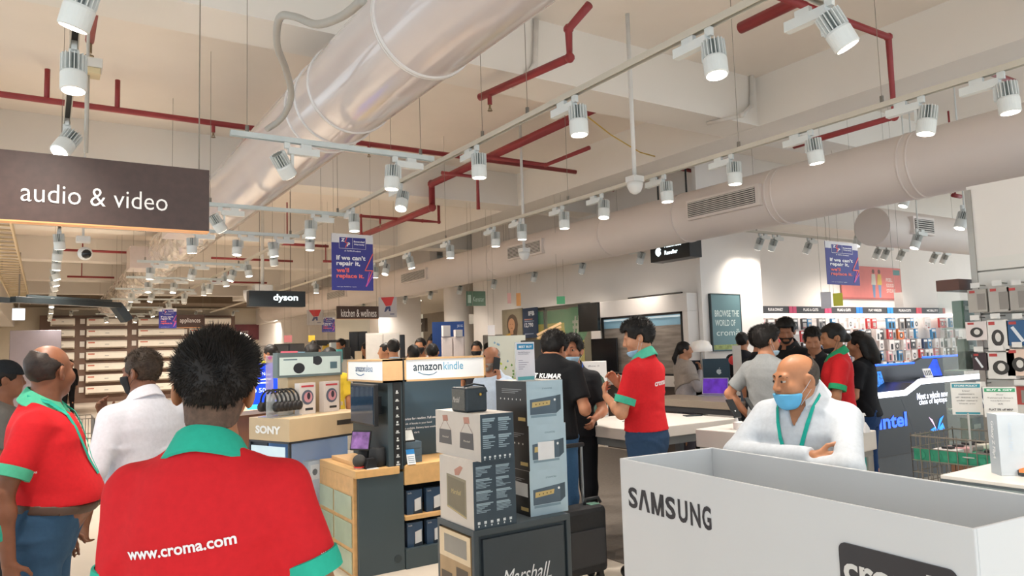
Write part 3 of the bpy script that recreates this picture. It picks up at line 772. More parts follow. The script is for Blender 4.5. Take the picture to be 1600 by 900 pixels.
D2X, D2Z, D2R = 6.56, 3.11, .30
DUCT2 = M('duct_matte', '#e2d8d2', .45, var=.03, scale=1.5)
d2 = thing('air_duct', 'matte pinkish white round duct with slotted grilles running along the right side', 'duct', (D2X, 0, D2Z-D2R))
mb = MB(DUCT2); mb.lathe([(.30, 1.2), (.30, 26)], (D2X, 0, D2Z), 56, 'y'); mb.build('pipe', d2, smooth=True, auto=40)
for px in (1405, 1420, 1195, 1205, 1052, 935, 760):
    y = onx(px, 300 if px > 1100 else 380, D2X-.28)[1]; mb = MB(DUCT2); ring(mb, y, D2X, D2Z, .30, .012, .008); mb.build('band', d2, smooth=True)
GRD = M('grille_dark', '#3a3734', .6)
for (xa, xb, yc) in ((1077, 1183, 316), (796, 846, 395), (629, 665, 429), (513, 540, 455)):
    y1 = onx(xa, yc, D2X-.31)[1]; y0 = onx(xb, yc, D2X-.31)[1]; zc = D2Z-.0
    g = MB(DUCT2); x0 = D2X-.34; hh = .085
    g.box(x0, D2X-.2, y0-.05, y1+.03, zc-hh-.03, zc+hh+.03); gr = g.build('grille_collar', d2, bev=.004)
    g = MB(GRD); g.box(x0-.004, x0+.002, y0, y1, zc-hh, zc+hh); gb = g.build('grille_opening', gr)
    g = MB(C('#d9d4ce', .4))
    for k in range(8):
        zz = zc-hh+(k+.5)*2*hh/8; g.obox((x0-.009, (y0+y1)/2, zz), (0, 1, 0), (.6, 0, -.8), (.8, 0, .6), (y1-y0)/2, .0055, .0016)
    g.build('louvre', gr)
p = atd(1362, 354, 9.0)
d3 = thing('air_duct', 'short capped white duct above the accessory wall', 'duct', (p[0], p[1], p[2]-.25))
mb = MB(DUCT2); mb.lathe([(.235, p[0]), (.24, p[0]+.02), (.24, 13.5)], (0, p[1], p[2]), 40, 'x'); mb.build('pipe', d3, smooth=True, auto=40)
g = MB(DUCT2); g.box(p[0]+.45, p[0]+.95, p[1]-.28, p[1]-.15, p[2]-.1, p[2]+.12); gr = g.build('grille_collar', d3)
g = MB(GRD); g.box(p[0]+.48, p[0]+.92, p[1]-.284, p[1]-.279, p[2]-.07, p[2]+.09)
g.m(C('#d9d4ce', .4))
for k in range(6): g.box(p[0]+.48, p[0]+.92, p[1]-.292, p[1]-.283, p[2]-.065+k*.027, p[2]-.055+k*.027)
g.build('grille', gr)

# ------------------------------------------------------------------ sprinkler pipes, conduits
RED = M('pipe_red', '#8e2f33', .45, var=.08, scale=6)
def pipe(label, P, r=.028, heads=(), name='sprinkler_pipe', mat=None, cat='pipe'):
    mb = MB(mat or RED); mb.tube(P, r, 12)
    for q in P[1:-1]: mb.ball(q, r*1.25, 10)
    o = mb.build(name, smooth=True); tag(o, label, cat)
    for h in heads:
        h = np.array(h); hb = MB(RED); hb.cyl(h, h-(0, 0, .10), r*.62, n=8); hb.m(C('#8a7a60', .35, metal=.8)); hb.cyl(h-(0, 0, .10), h-(0, 0, .135), .010, n=8); hb.cyl(h-(0, 0, .150), h-(0, 0, .154), .022, n=10)
        hb.cyl(h-(.012, 0, .13), h-(.012, 0, .154), .003, n=6); hb.cyl(h-(-.012, 0, .13), h-(-.012, 0, .154), .003, n=6)
        hb.build('sprinkler_head', o)
    return o
ZP = 4.02
a = onz(0, 147, ZP)
pipe('red sprinkler pipe crossing the ceiling behind the audio sign', [(-5, a[1], ZP), (6.2, a[1], ZP)], .030, [(onz(337, 187, ZP)[0], a[1], ZP), (onz(606, 205, ZP)[0], a[1], ZP)])
for (px, t) in ((73, 115), (188, 150)):
    q = onz(px, 155, ZP); tag(MB(RED).cyl((q[0], a[1], ZP), (q[0], a[1], ZP+.30), .024, n=10).build('sprinkler_riser', smooth=True), 'short red riser on the ceiling pipe '+('left of the hanging spotlights' if px < 100 else 'right of the hanging spotlights'), 'pipe')
q = onz(140, 70, 3.9); mb = MB(RED); mb.tube([(q[0], q[1]-1.9, 3.93), (q[0], q[1], 3.93)], .030, 12); o = mb.build('sprinkler_pipe', smooth=True); tag(o, 'red pipe end with sprinkler beside the nearest left spotlights', 'pipe')
mb = MB(C('#8a7a60', .35, metal=.8)); mb.cyl((q[0], q[1]-.02, 3.90), (q[0], q[1]-.02, 3.83), .016, n=8); mb.cyl((q[0], q[1]-.02, 3.81), (q[0], q[1]-.02, 3.80), .03, n=10); mb.build('sprinkler_head', o)
pa, pb, pc = onz(750, 152, 3.72), onz(890, 90, 3.72), None
pipe('red pipe bending up in front of the nearest beam', [pa, pb, pb+np.array((0, 0, .22)), pb+np.array((0, -.25, .3))], .032, [pa+(pb-pa)*.12])
pa, pb = onz(672, 287, ZP), onz(940, 166, ZP); pb[0] = pa[0] = (pa[0]+pb[0])/2
pipe('thick red trunk pipe running under the ceiling towards the back', [pb, pa, pa-np.array((0, 0, .35)), pa+np.array((0, 3.0, -.35))], .05)
xx = pa[0]
for j, (p0, p1, lab) in enumerate((((690, 270), (808, 250), 'red branch pipe leaving the thick trunk at its far end'), ((745, 243), (880, 247), 'red branch pipe crossing below the thick trunk'), ((660, 345), (533, 352), 'red branch pipe turning left behind the hanging blue poster'))):
    s0, s1 = onz(*p0, 3.95-.25*(j == 2)), onz(*p1, 3.95-.25*(j == 2)); s1[1] = s0[1]
    P_ = [s0, s1]
    if j == 0: P_ += [s1-np.array((0, 0, .45))]
    if j == 1: P_ += [s1+np.array((0, -.9, 0))]
    if j == 2: P_ = [s0+np.array((.3, 0, .5)), s0+np.array((.3, 0, 0)), s0, s1, s1-np.array((0, 0, .5))]
    pipe(lab, P_, .026, [s0+(s1-s0)*.7] if j == 2 else ())
pa = onz(1157, 44, ZP); pipe('thick red trunk pipe stub at the top right', [pa, pa+np.array((0, -3.5, 0))], .045)
pa, pb = onz(1195, 3, ZP-.1), onz(1388, 58, ZP-.1); pa[1] = pb[1]
pd = np.array(pb); 
zl = 3.28
pipe('red pipe dropping from the ceiling on the right and running back', [pa, pb, (pb[0], pb[1], zl), (pb[0], pb[1]+.9, zl)], .027, [pa+(pb-pa)*.45])
for (p0, p1, lab, z_) in (((910, 291), (985, 289), 'dark red pipe segment above the right duct near the camera pole', 3.95), ((1010, 256), (1112, 262), 'thin red pipe high behind the second track', 4.1), ((1503, 97), (1600, 124), 'red pipe at the right edge behind the spotlights', 3.9), ((1489, 305), (1512, 305), 'red pipe above the short capped duct', 3.3),
                        ((90, 390), (215, 396), 'red pipe far back beyond the audio sign', 3.8), ((105, 432), (180, 432), 'thin red pipe far back near the cable tray', 3.8), ((330, 403), (470, 403), 'red pipe far back below the central duct', 3.8), ((330, 440), (420, 441), 'red pipe far back above the warranty poster', 3.8), ((420, 380), (520, 382), 'red pipe crossing behind the second cross track', 3.6), ((505, 408), (520, 408), 'short red pipe end left of the blue poster', 3.5)):
    s0, s1 = onz(*p0, z_), onz(*p1, z_); s1 = np.array((s1[0], s0[1], z_)); po = pipe(lab, [s0, s1], .026); m_ = (s0*.7+s1*.3); MB(RED).cyl(m_, (m_[0], m_[1], 4.37), .012, n=8).build('hanger_rod', po)
WHC = M('conduit_white', '#d5d0ca', .45)
for (pts, lab) in ((((1186, 20), (1175, 60), (1174, 165), (1160, 180), (1105, 193)), 'white bent conduit on the nearest beam right of the camera pole'), (((838, 30), (836, 100), (825, 115), (800, 135)), 'white conduit on the nearest beam behind the red pipe')):
    P_ = []
    for k, q in enumerate(pts): P_.append(ony(*q, 4.82) if k < 3 else onz(*q, 3.83))
    pipe(lab, P_, .022, (), 'conduit', WHC, 'conduit')
P_ = [onz(p[0], p[1], 3.9) for p in ((915, 180), (955, 211), (1000, 238), (1037, 248))]
tag(MB(M('cable_yellow', '#c8a64c', .6)).tube(P_, .007, 6).build('cable', smooth=True), 'thin yellow cable slung across the ceiling behind the camera pole', 'cable')
c = atd(137, 106, 4.6); jb = thing('junction_box', 'cream junction box with a drop pole behind the nearest left spotlights', 'box', (c[0], c[1], c[2]-.05)); MB(M('box_cream', '#cdbb94', .5)).box(c[0]-.07, c[0]+.07, c[1]-.06, c[1]+.06, c[2]-.05, c[2]-.01).build('base', jb, bev=.004); MB(C('#cfccc6', .5)).box(c[0]-.08, c[0]+.08, c[1]-.07, c[1]+.07, c[2]-.01, c[2]+.05).build('cover', jb, bev=.004)
MB(C('#b9b4ac', .5)).cyl((c[0], c[1], c[2]-.55), (c[0], c[1], c[2]-.05), .013, n=8).build('drop_pole', jb, smooth=True); MB(C('#b9b4ac', .5)).cyl((c[0], c[1], c[2]+.05), (c[0], c[1], 4.37), .010, n=8).build('hanger', jb)
# ladder cable tray
ct = thing('cable_tray', 'pale ladder cable tray hanging at the upper left beside the wall', 'cable tray', (-.62, 9, 3.45))
TR = M('tray_cream', '#cdbd9f', .55)
for sx in (-.85, -.42):
    MB(TR).box(sx-.012, sx+.012, 9, 27, 3.42, 3.52).build('side_rail', ct)
for k in range(40):
    y = 9.2+k*.44; MB(TR).cyl((-.85, y, 3.45), (-.42, y, 3.45), .016, n=8).build('rung', ct)
# suspension wires
k = 0
WIRE = M('wire_steel', '#857c70', .5)
for (px, y0, y1, d) in ((302, 66, 262, 3.4), (330, 74, 258, 3.9), (430, 90, 200, 4.6), (651, 165, 232, 5.2), (828, 60, 350, 6.2), (1213, 40, 215, 5.0), (1486, 0, 120, 4.6)):
    a, b = atd(px, y0, d), atd(px, y1, d); b[0], b[1] = a[0], a[1]
    k += 1
# camera pole and dome cameras
def dome(px, py, z, label, polepx=None, scale=1.):
    c = onz(px, py, z); t = thing('dome_camera', label, 'camera', (c[0], c[1], z-.09*scale)); s = scale
    W = M('camera_white', '#dcdcda', .35)
    MB(W).cyl((c[0], c[1], z), (c[0], c[1], 4.37), .018, n=10).build('drop_pole', t, smooth=True)
    MB(W).box(c[0]-.055*s, c[0]+.055*s, c[1]-.055*s, c[1]+.055*s, z-.0, z+.05*s).build('junction_box', t, bev=.004)
    mb = MB(W); mb.lathe([(.068*s, z), (.068*s, z-.03*s), (.062*s, z-.045*s), (.045*s, z-.08*s), (.02*s, z-.098*s), (.001, z-.1*s)], (c[0], c[1], 0), 24); mb.build('dome', t, smooth=True)
dome(992, 285, 2.92, 'white dome camera on a long drop pole above the apple-side tables')
dome(819, 394, 2.75, 'white dome camera hanging before the grille of the right duct')
dome(768, 480, 2.6, 'small dome camera hanging under the wall bulkhead') if 0 else None
c = onz(410, 455, 2.75)
t = thing('twin_camera', 'cluster of two white cameras on a pole before the lit black brand sign', 'camera', (c[0], c[1], 2.6)); W = M('camera_white', '#dcdcda', .35)
MB(W).cyl((c[0], c[1], 2.8), (c[0], c[1], 4.37), .03, n=10).build('drop_pole', t, smooth=True)
MB(W).box(c[0]-.16, c[0]+.16, c[1]-.12, c[1]+.12, 2.74, 2.86).build('junction_box', t, bev=.01)
for dx in (-.2, .13): MB(W).lathe([(.13, 2.76), (.13, 2.68), (.11, 2.6), (.06, 2.52), (.001, 2.5)], (c[0]+dx, c[1], 0), 20).build('dome', t, smooth=True)
c = atd(130, 375, 8.0); t = thing('dome_camera', 'camera with dark eye hanging beyond the audio and video sign', 'camera', (c[0], c[1], c[2]-.25))
MB(W).box(c[0]-.07, c[0]+.07, c[1]-.06, c[1]+.06, c[2]-.03, c[2]+.04).build('junction_box', t, bev=.01); MB(W).cyl((c[0], c[1], c[2]), (c[0], c[1], 4.37), .012, n=8).build('drop_pole', t)
m_ = MB(W); m_.ball((c[0]+.02, c[1], c[2]-.15), .075, 18); eye = m_.build('dome', t, smooth=True); MB(C('#1c1c1e', .15)).ball((c[0]+.025, c[1]-.022, c[2]-.155), .06, 16).build('lens', eye, smooth=True)

# ------------------------------------------------------------------ track lighting
LW = M('lamp_white', '#d9dcda', .38, var=.02)
LEN = M('lamp_lens', '#fff3e2', .3, emit=LENS_GLOW, var=.0)
TRK = M('track_grey', '#c9c2b4', .45, var=.03)
def track(label, a, b, drops=(), mat=TRK):
    t = thing('lighting_track', label, 'lighting track', ((a[0]+b[0])/2, (a[1]+b[1])/2, a[2]))
    a, b = np.array(a, float), np.array(b, float); u = unit(b-a); v = np.cross(u, ZU); L = np.linalg.norm(b-a)/2; m = (a+b)/2
    mb = MB(mat); mb.obox(m+ZU*.015, u, v, ZU, L, .017, .003); mb.obox(m-v*.0155+ZU*.0, u, v, ZU, L, .0025, .016); mb.obox(m+v*.0155, u, v, ZU, L, .0025, .016); mb.build('rail', t)
    mb = MB(C('#2b2824', .6)); mb.obox(m+ZU*.008, u, v, ZU, L-.01, .012, .003); mb.build('slot', t)
    for q in drops:
        c = a+u*q; mb = MB(WIRE); mb.cyl(c+ZU*.02, (c[0], c[1], 4.37), .0022, n=6); mb.m(C('#7c776f', .4, metal=.6)); mb.cyl(c+ZU*.015, c+ZU*.06, .012, n=8); mb.build('hanger', t)
    return t
proto_mesh = {}
def lamp_meshes():
    # origin at the track; the head turns about its own pivot
    mb = MB(LW); mb.box(-.03, .17, -.02, .02, -.075, -.03); mb.box(-.055, -.02, -.011, .011, -.04, .0); mb.box(.05, .12, -.012, .012, -.03, -.0); proto_mesh['driver'] = mb
    mb = MB(LW); mb.cyl((-.005, 0, -.04), (-.005, 0, -.062), .012, n=10); mb.box(-.014, .004, -.010, .010, -.15, -.05); mb.box(-.055, .004, -.006, .006, -.155, -.135); proto_mesh['arm'] = mb
    h = MB(LW); h.lathe([(.046, -.086), (.052, -.082), (.053, -.01), (.048, .0), (.036, .002), (.001, .002)], (0, 0, 0), 28); h.m(M('lamp_core', '#6f7877', .5)); h.cyl((0, 0, .0), (0, 0, .080), .034, n=20); h.m(LW)  # core colour darkened to stand for the shade between the fins
    for k in range(18):
        t = 2*math.pi*k/18; c, s_ = math.cos(t), math.sin(t); h.obox((.043*c, .043*s_, .040), (c, s_, 0), (-s_, c, 0), (0, 0, 1), .0095, .0018, .040)
    proto_mesh['head'] = h
    l = MB(LEN); l.lathe([(.001, -.0875), (.0445, -.0868), (.0445, -.082), (.001, -.08)], (0, 0, 0), 24); proto_mesh['lens'] = l
lamp_meshes()
_lm = {}
def lamp_part(name, key, parent):
    if key not in _lm:
        o = proto_mesh[key].build(name, parent, own=True, smooth=False, auto=None); me = o.data
        if key in ('head', 'lens'):
            me.polygons.foreach_set('use_smooth', [len(p.vertices) == 4 and p.area > 1e-5 and False for p in me.polygons])
        _lm[key] = o.data
    else:
        o = bpy.data.objects.new(name, _lm[key]); COL.objects.link(o); o.parent = parent
    FRAME[o] = FRAME[parent]; return o
NLAMP = 0
def spot(p, yaw, tilt, label, group, on=True, rod=False, power=None, size=150):
    global NLAMP
    NLAMP += 1
    t = thing('track_spotlight', label, 'spotlight', p, yaw, group)
    lamp_part('driver_box', 'driver', t); lamp_part('arm', 'arm', t)
    h = lamp_part('lamp_head', 'head', t); h.location = (-.062, 0, -.15); h.rotation_euler = (math.radians(tilt[0]), math.radians(tilt[1]), 0)
    l = lamp_part('lens', 'lens', h)
    if rod: MB(LW).cyl((0, 0, -.01), (0, 0, 4.37-p[2]), .008, n=8).build('hanger', t, own=True)
    if on:
        ld = bpy.data.lights.get('spot_beam_%s' % (power or LAMP_POWER)) or bpy.data.lights.new('spot_beam_%s' % (power or LAMP_POWER), 'SPOT')
        ld.energy = power or LAMP_POWER; ld.color = LAMP_COL; ld.spot_size = math.radians(size); ld.spot_blend = 1.0; ld.shadow_soft_size = .05
        lo_ = bpy.data.objects.new('beam', ld); COL.objects.link(lo_); lo_.parent = h; lo_.location = (0, 0, -.10)
    return t
TZ = 3.0
track('nearest grey lighting track running overhead from front to back at left of centre', (.08, 1.2, 2.98), (.08, 7.2, 2.98), (.8, 3.4, 5.6))
track('grey lighting track running on towards the far wall beyond the audio sign', (.10, 8.0, 2.98), (.10, 26, 2.98), (1, 6, 11, 16))
track('long grey lighting track slanting over the middle tables', (2.48, .6, TZ), (2.48, 20, TZ), (3.0, 3.55, 5.1, 7, 9, 12))
track('long grey lighting track in front of the right duct', (4.31, .2, TZ), (4.31, 24, TZ), (1.4, 2.2, 3.3, 5.4, 8, 11, 14))
CR = [(4.58, .93, 2.32), (6.84, 1.12, 2.5), (8.3, 1.0, 2.45), (11.2, 1.05, 2.5), (13.4, 1.1, 2.6), (15.6, 1.1, 2.5), (18.2, 1.2, 2.7), (21, 1.3, 2.6), (24, 1.2, 2.6)]
for i, (y, x0, x1) in enumerate(CR):
    track('%s pale cross track hung below the central duct' % ('nearest' if i == 0 else ordn(i+1)), (x0, y, 2.95), (x1, y, 2.95), (.1, x1-x0-.1), M('track_pale', '#c6cfcf', .4))
# lamps: (pixel of the lamp head, which track, head tilt about its two axes)
G1 = 'spotlights on the left lighting track'; 
def along(px, py, X, z=2.85): return onx(px, py, X)[1]
k = 0
for (px, py, tl) in ((113, 30, (14, -14)), (103, 128, (0, 6)), (122, 235, (25, 30))):
    k += 1; y = onz(px, py, 2.83)[1]
    spot((.08+.0, y-.06, 2.985), math.radians(90), tl, 'white spotlight, %s along the left lighting track before the audio sign' % ordn(k), G1)
for k, y in enumerate((8.9, 9.9, 10.9, 12.2, 13.2, 14.1, 15.6, 16.8, 18.3, 20.5, 22.5, 24.2)):
    spot((.10, y, 2.985), math.radians(90), (rnd.uniform(-18, 18), rnd.uniform(-15, 25)), 'small white spotlight, %s on the far left track beyond the audio sign' % ordn(k+1), 'spotlights on the far left track', size=130, power=150)
for k, (px, py, tl) in enumerate(((1113, 35, (4, 8)), (1143, 62, (-20, 18)), (903, 182, (0, 3)), (748, 252, (0, 0)), (628, 300, (18, 20)), (553, 335, (0, 4)), (484, 352, (0, 0)))):
    y = along(px, py, 2.48)-(.35 if px == 1143 else 0); spot((2.48 if px != 1143 else 2.70, y+(.06), 2.985), math.radians(90), tl, 'white finned spotlight, %s along the track over the middle tables' % ordn(k+1), 'spotlights over the middle tables', on=px != 903)
for k, y in enumerate((9.6, 11.0, 12.6, 14.5, 16.8, 19)):
    spot((2.48, y, 2.985), math.radians(90), (rnd.uniform(-15, 15), rnd.uniform(-15, 15)), 'small white spotlight, %s of the far ones on the middle track' % ordn(k+1), 'far spotlights of the middle track', size=130, power=170)
for k, (px, py, tl) in enumerate(((1573, 137, (0, 3)), (1447, 176, (8, -6)), (1272, 225, (-6, 2)), (1147, 263, (0, 0)), (1041, 292, (0, 3)), (943, 320, (10, 8)), (881, 334, (0, 0)), (815, 356, (0, 0)), (774, 370, (0, 0)), (703, 387, (0, 0)), (641, 398, (-10, 8)), (603, 412, (18, 10)), (586, 418, (0, 0)), (494, 440, (0, 0)))):
    y = along(px, py, 4.31); spot((4.31, y+.06, 2.985), math.radians(90), tl, 'white finned spotlight, %s along the track before the right duct' % ordn(k+1), 'spotlights before the right duct', on=px != 1447)
k = 0
for i, (y, x0, x1) in enumerate(CR):
    pts = [((443, 258), (20, -38)), ((613, 268), (0, 4))] if i == 0 else ([((485, 352), (0, 0)), ((340, 345), (10, -35))] if i == 1 else [(None, (rnd.uniform(-12, 12), rnd.uniform(-20, 20))) for _ in range(2 if i > 5 else 3)])
    for j, (px, tl) in enumerate(pts):
        x = ony(px[0], px[1], y)[0] if px else x0+(j+.5)*(x1-x0)/len(pts)+rnd.uniform(-.1, .1)
        k += 1; spot((x+.06, y, 2.935), 0, tl, 'white spotlight, %s on the %s cross track below the central duct' % (ordn(j+1), 'nearest' if i == 0 else ordn(i+1)), 'spotlights on the cross tracks', size=130, power=150 if i > 2 else None)
# warm lamps of the same tracks over the part of the shop behind the visitor
for (x, y) in ((.08, -.6), (2.48, -.3), (4.31, .3), (4.31, -1.2), (2.48, -1.8)):
    spot((x, y, 2.985), math.radians(90), (0, 0), 'white spotlight on a lighting track out of view behind the visitor', 'spotlights behind the visitor', size=110)
track('short cross stub carrying the second nearest middle spotlight', (2.50, along(1143, 62, 2.48)-.29, 2.99), (2.76, along(1143, 62, 2.48)-.29, 2.99))
# track and spotlights added to brighten the far end at the air conditioner rack
track('added far lighting track before the air conditioner rack', (.3, 29.6, 3.45), (12.0, 29.6, 3.45), (1, 5, 10))
for k in range(9): spot((.8+k*1.35, 29.6, 3.435), 0, (32, 0), 'added small white spotlight, %s on the track before the air conditioner rack' % ordn(k+1), 'added spotlights before the far rack', size=140, power=260)
track('lighting track before the mall columns', (7.0, 11, 2.98), (7.0, 26, 2.98), (1, 7, 14)) if 0 else None
# wall washers between the right duct and the phone-shop wall
track('white lighting track between the right duct and the phone-shop wall', (7.15, 7.3, 2.99), (7.15, 20, 2.99), (.8, 4, 8))
for k in range(9): spot((7.15, 7.7+k*1.35, 2.975), math.radians(90), (0, -26), 'small white spotlight, %s on the track along the phone-shop wall' % ordn(k+1), 'spotlights along the phone-shop wall', size=140, power=75)
# accessory room track
tr = track('white lighting track before the accessory wall', (7.9, 6.6, 3.12), (17.5, 6.6, 3.12), (.5, 3, 6))
for k, px in enumerate((1187, 1208, 1262, 1370, 1383, 1407, 1458, 1474)):
    x = ony(px, 392, 6.6)[0]; spot((x+.06, 6.6, 3.10), 0, (28, 0), 'white spotlight, %s on the track before the accessory wall' % ordn(k+1), 'spotlights before the accessory wall', size=120, power=60)
for k, (px, py, d) in enumerate(((1436, 378, 8.5), (1508, 345, 7.0), (1419, 312, 8.0), (1345, 375, 9.5))):
    p = atd(px, py, d); spot((p[0], p[1], p[2]+.15), 0, (10, 20), 'white spotlight, %s of the loose ones around the short capped duct' % ordn(k+1), 'spotlights around the short duct', size=120, power=40, rod=True)
# downlights in the mall and along the far right
for k, (px, py) in enumerate(((655, 470), (712, 467), (774, 455), (756, 488), (631, 482), (640, 491), (724, 487), (741, 490))):
    p = onx(px, py, 10.5 if k < 3 else 12.0); p[2] = 3.285; q = MB(M('downlight_glow', '#fff0d8', .3, emit=9, var=0)); q.cyl(p, p+ZU*.02, .07, n=16); o = q.build('downlight'); tag(o, 'round downlight, %s seen through the opening to the mall' % ordn(k+1), 'downlight', 'mall downlights')
    ld = bpy.data.lights.get('downlight_beam') or bpy.data.lights.new('downlight_beam', 'SPOT'); ld.energy = 60; ld.color = LAMP_COL; ld.spot_size = 2.2; ld.spot_blend = .6
    lo_ = bpy.data.objects.new('beam', ld); COL.objects.link(lo_); lo_.parent = o; lo_.location = (0, 0, -.03)
# ------------------------------------------------------------------ foreground: white open bin on the right
WHT = M('white_board', '#cfd1d3', .45, var=.015, scale=2)
INK = C('#2b2a30', .5)
NX, NY = -XU, -YU
sb = thing('display_bin', 'large white open-topped bin with black brand lettering in the right foreground', 'display bin', (1.71, .82, 0), -.092)
w, l, h, t = .46, 1.305, 1.15, .010
for (nm, a) in (('front_panel', (0, t, 0, l)), ('back_panel', (w-t, w, 0, l)), ('end_panel', (t, w-t, 0, t)), ('end_panel', (t, w-t, l-t, l))):
    MB(WHT).box(*a, 0, h).build(nm, sb, own=True, bev=.003)
MB(WHT).box(t, w-t, t, l-t, .62, .64).build('bin_floor', sb, own=True)
def bloc(px, py):     # a sight line met with the bin's front face, in the bin's own frame
    fr = FRAME[sb].inverted(); o = fr@Vector((0, 0, CAMZ)); d = fr.to_3x3()@Vector(sight(px, py).tolist()); tt = -o[0]/d[0]; return o+d*tt
a, b = bloc(983, 792), bloc(1112, 820); hh = (bloc(983, 760)-bloc(983, 792)).length
mb = MB(INK); W_ = a[1]-b[1]; yy = a[1]
for ch, x0_, x1_ in (('S', 0, .125), ('A', .135, .285), ('M', .305, .465), ('S', .485, .605), ('U', .635, .745), ('N', .775, .885), ('G', .905, 1.0)):
    o_ = (0, yy-W_*x0_, a[2]); w_ = W_*(x1_-x0_)
    if ch == 'A':
        k_ = w_*.30; mb.flat([(0, 0), (k_*.8, 0), (w_/2, hh*.72), (w_-k_*.8, 0), (w_, 0), (w_/2+k_*.55, hh), (w_/2-k_*.55, hh)], o_, NY, ZU)
    elif ch == 'M':
        k_ = w_*.24
        mb.flat([(0, 0), (k_, 0), (k_, hh), (0, hh)], o_, NY, ZU); mb.flat([(w_-k_, 0), (w_, 0), (w_, hh), (w_-k_, hh)], o_, NY, ZU)
        mb.flat([(0, hh), (k_*1.1, hh), (w_/2+k_*.35, 0), (w_/2-k_*.35, 0)], o_, NY, ZU, .0012); mb.flat([(w_, hh), (w_/2+k_*.35, 0), (w_/2-k_*.35, 0), (w_-k_*1.1, hh)], o_, NY, ZU, .0014)
    else: mb.text(ch, o_, NY, ZU, w_, hh, bold=.03, lift=.001)
mb.build('brand_lettering', sb, own=True)
a, b = bloc(1311, 845), bloc(1496, 890); z1 = a[2]; y1, y0 = a[1], b[1]; W_ = y1-y0; H_ = .13
pts = []
for (cx, cz, s0) in ((y0+.02, z1-H_+.02, 180), (y1-.02, z1-H_+.02, 270), (y1-.02, z1-.02, 0), (y0+.02, z1-.02, 90)):
    for q in range(0, 91, 15): pts.append((-.0, cx+.02*math.cos(math.radians(s0+q)), cz+.02*math.sin(math.radians(s0+q))))
mb = MB(C('#2e2d31', .35)); mb.prism(pts[::-1], (-.004, 0, 0)); pl = mb.build('name_plate', sb, own=True)
mb = MB(C('#d8d6d2', .5)); mb.text('cromā', (-.004, y1-.012, z1-.095), NY, ZU, W_*.86, .070, bold=.03, lift=.001)
mb.build('plate_lettering', sb, own=True)

# ------------------------------------------------------------------ speaker stand with boxes
SLATE = M('slate_grey', '#39444b', .42, var=.04)
X0 = ony(740, 830, 3.49)[0]; X1 = ony(891, 805, 3.49)[0]; Y0 = 3.49; Y1 = onx(683, 812, X0)[1]; ZT = .6
ms = thing('speaker_display_stand', 'slate grey speaker display stand with script brand name, stacked with boxes', 'display stand', ((X0+X1)/2, (Y0+Y1)/2, 0))
mb = MB(SLATE); mb.box(X0, X1, Y0, Y1, ZT-.035, ZT); mb.box(X0, X1, Y0, Y1, 0, .06); mb.box(X0+.02, X1, Y0+.02, Y1, .06, ZT-.03)
for x, y in ((X0, Y0), (X0, Y1-.03), (X1-.03, Y0)): mb.box(x, x+.03, y, y+.03, .05, ZT-.03)
mb.build('cabinet', ms, bev=.004)
mb = MB(M('panel_slate', '#323c43', .5)); mb.box(X0+.055, X1-.055, Y0-.004, Y0+.03, .10, ZT-.055); mb.m(C('#dfe3e6', .4)); mb.text('Marshall', (X0+.17, Y0-.004, ZT-.325), XU, ZU, .30, .085, bold=.0, italic=.28)
mb.line([(-.02, .01), (.14, .0), (.33, .012)], (X0+.17, Y0-.004, ZT-.335), XU, ZU, .005); mb.build('front_panel', ms)
mb = MB(M('poster_tan', '#a98f6c', .5, var=.1)); mb.box(X0-.003, X0+.02, Y0+.035, Y1-.035, .07, ZT-.045)
o_ = (X0-.003, Y1-.035, .07); L_ = Y1-Y0-.07
mb.m(C('#d9c8aa', .5)); mb.rect(o_, NY, ZU, 0, L_, .33, .485); mb.m(C('#8e8c86', .5)); mb.rect(o_, NY, ZU, .06, L_-.04, .36, .46, .002)
mb.m(C('#4c4238', .5)); mb.rect(o_, NY, ZU, .02, .15, .02, .25, .002); mb.rect(o_, NY, ZU, .20, L_-.03, .05, .30, .002); mb.m(C('#d9c8aa', .5)); mb.rect(o_, NY, ZU, .04, .13, .04, .12, .003); mb.rect(o_, NY, ZU, .23, L_-.06, .10, .2, .003)
mb.build('side_picture', ms)
BOXW = M('carton_white', '#cfc9c2', .5, var=.03); BOXN = M('carton_navy', '#31424f', .45, var=.04); BOXK = M('carton_black', '#1b1b1d', .4, var=.05); BOXB = M('carton_paleblue', '#a9c1cf', .42, var=.04)
PR = C('#90a6b2', .5); GREYP = C('#6d6a68', .5); GOLD = C('#c6b27c', .4)
def carton(name, label, x0, x1, y0, y1, z0, z1, left, front, top, deco, group=None, rot=0.):
    t = thing(name, label, 'box', ((x0+x1)/2, (y0+y1)/2, z0), rot, group)
    dx, dy = (x1-x0)/2, (y1-y0)/2; H = z1-z0
    mb = MB(top); mb.box(-dx, dx, -dy, dy, 0, H)
    mb.m(left); mb.rect((-dx, dy, 0), NY, ZU, 0, 2*dy, 0, H, .0008); mb.m(front); mb.rect((-dx, -dy, 0), XU, ZU, 0, 2*dx, 0, H, .0008)
    o = mb.build('carton', t, own=True)
    d = MB(PR); deco(d, (-dx, dy, 0), 2*dy, (-dx, -dy, 0), 2*dx, H); 
    if d.f: d.build('printing', o, own=True)
    FRAME[o] = FRAME[t]; return t
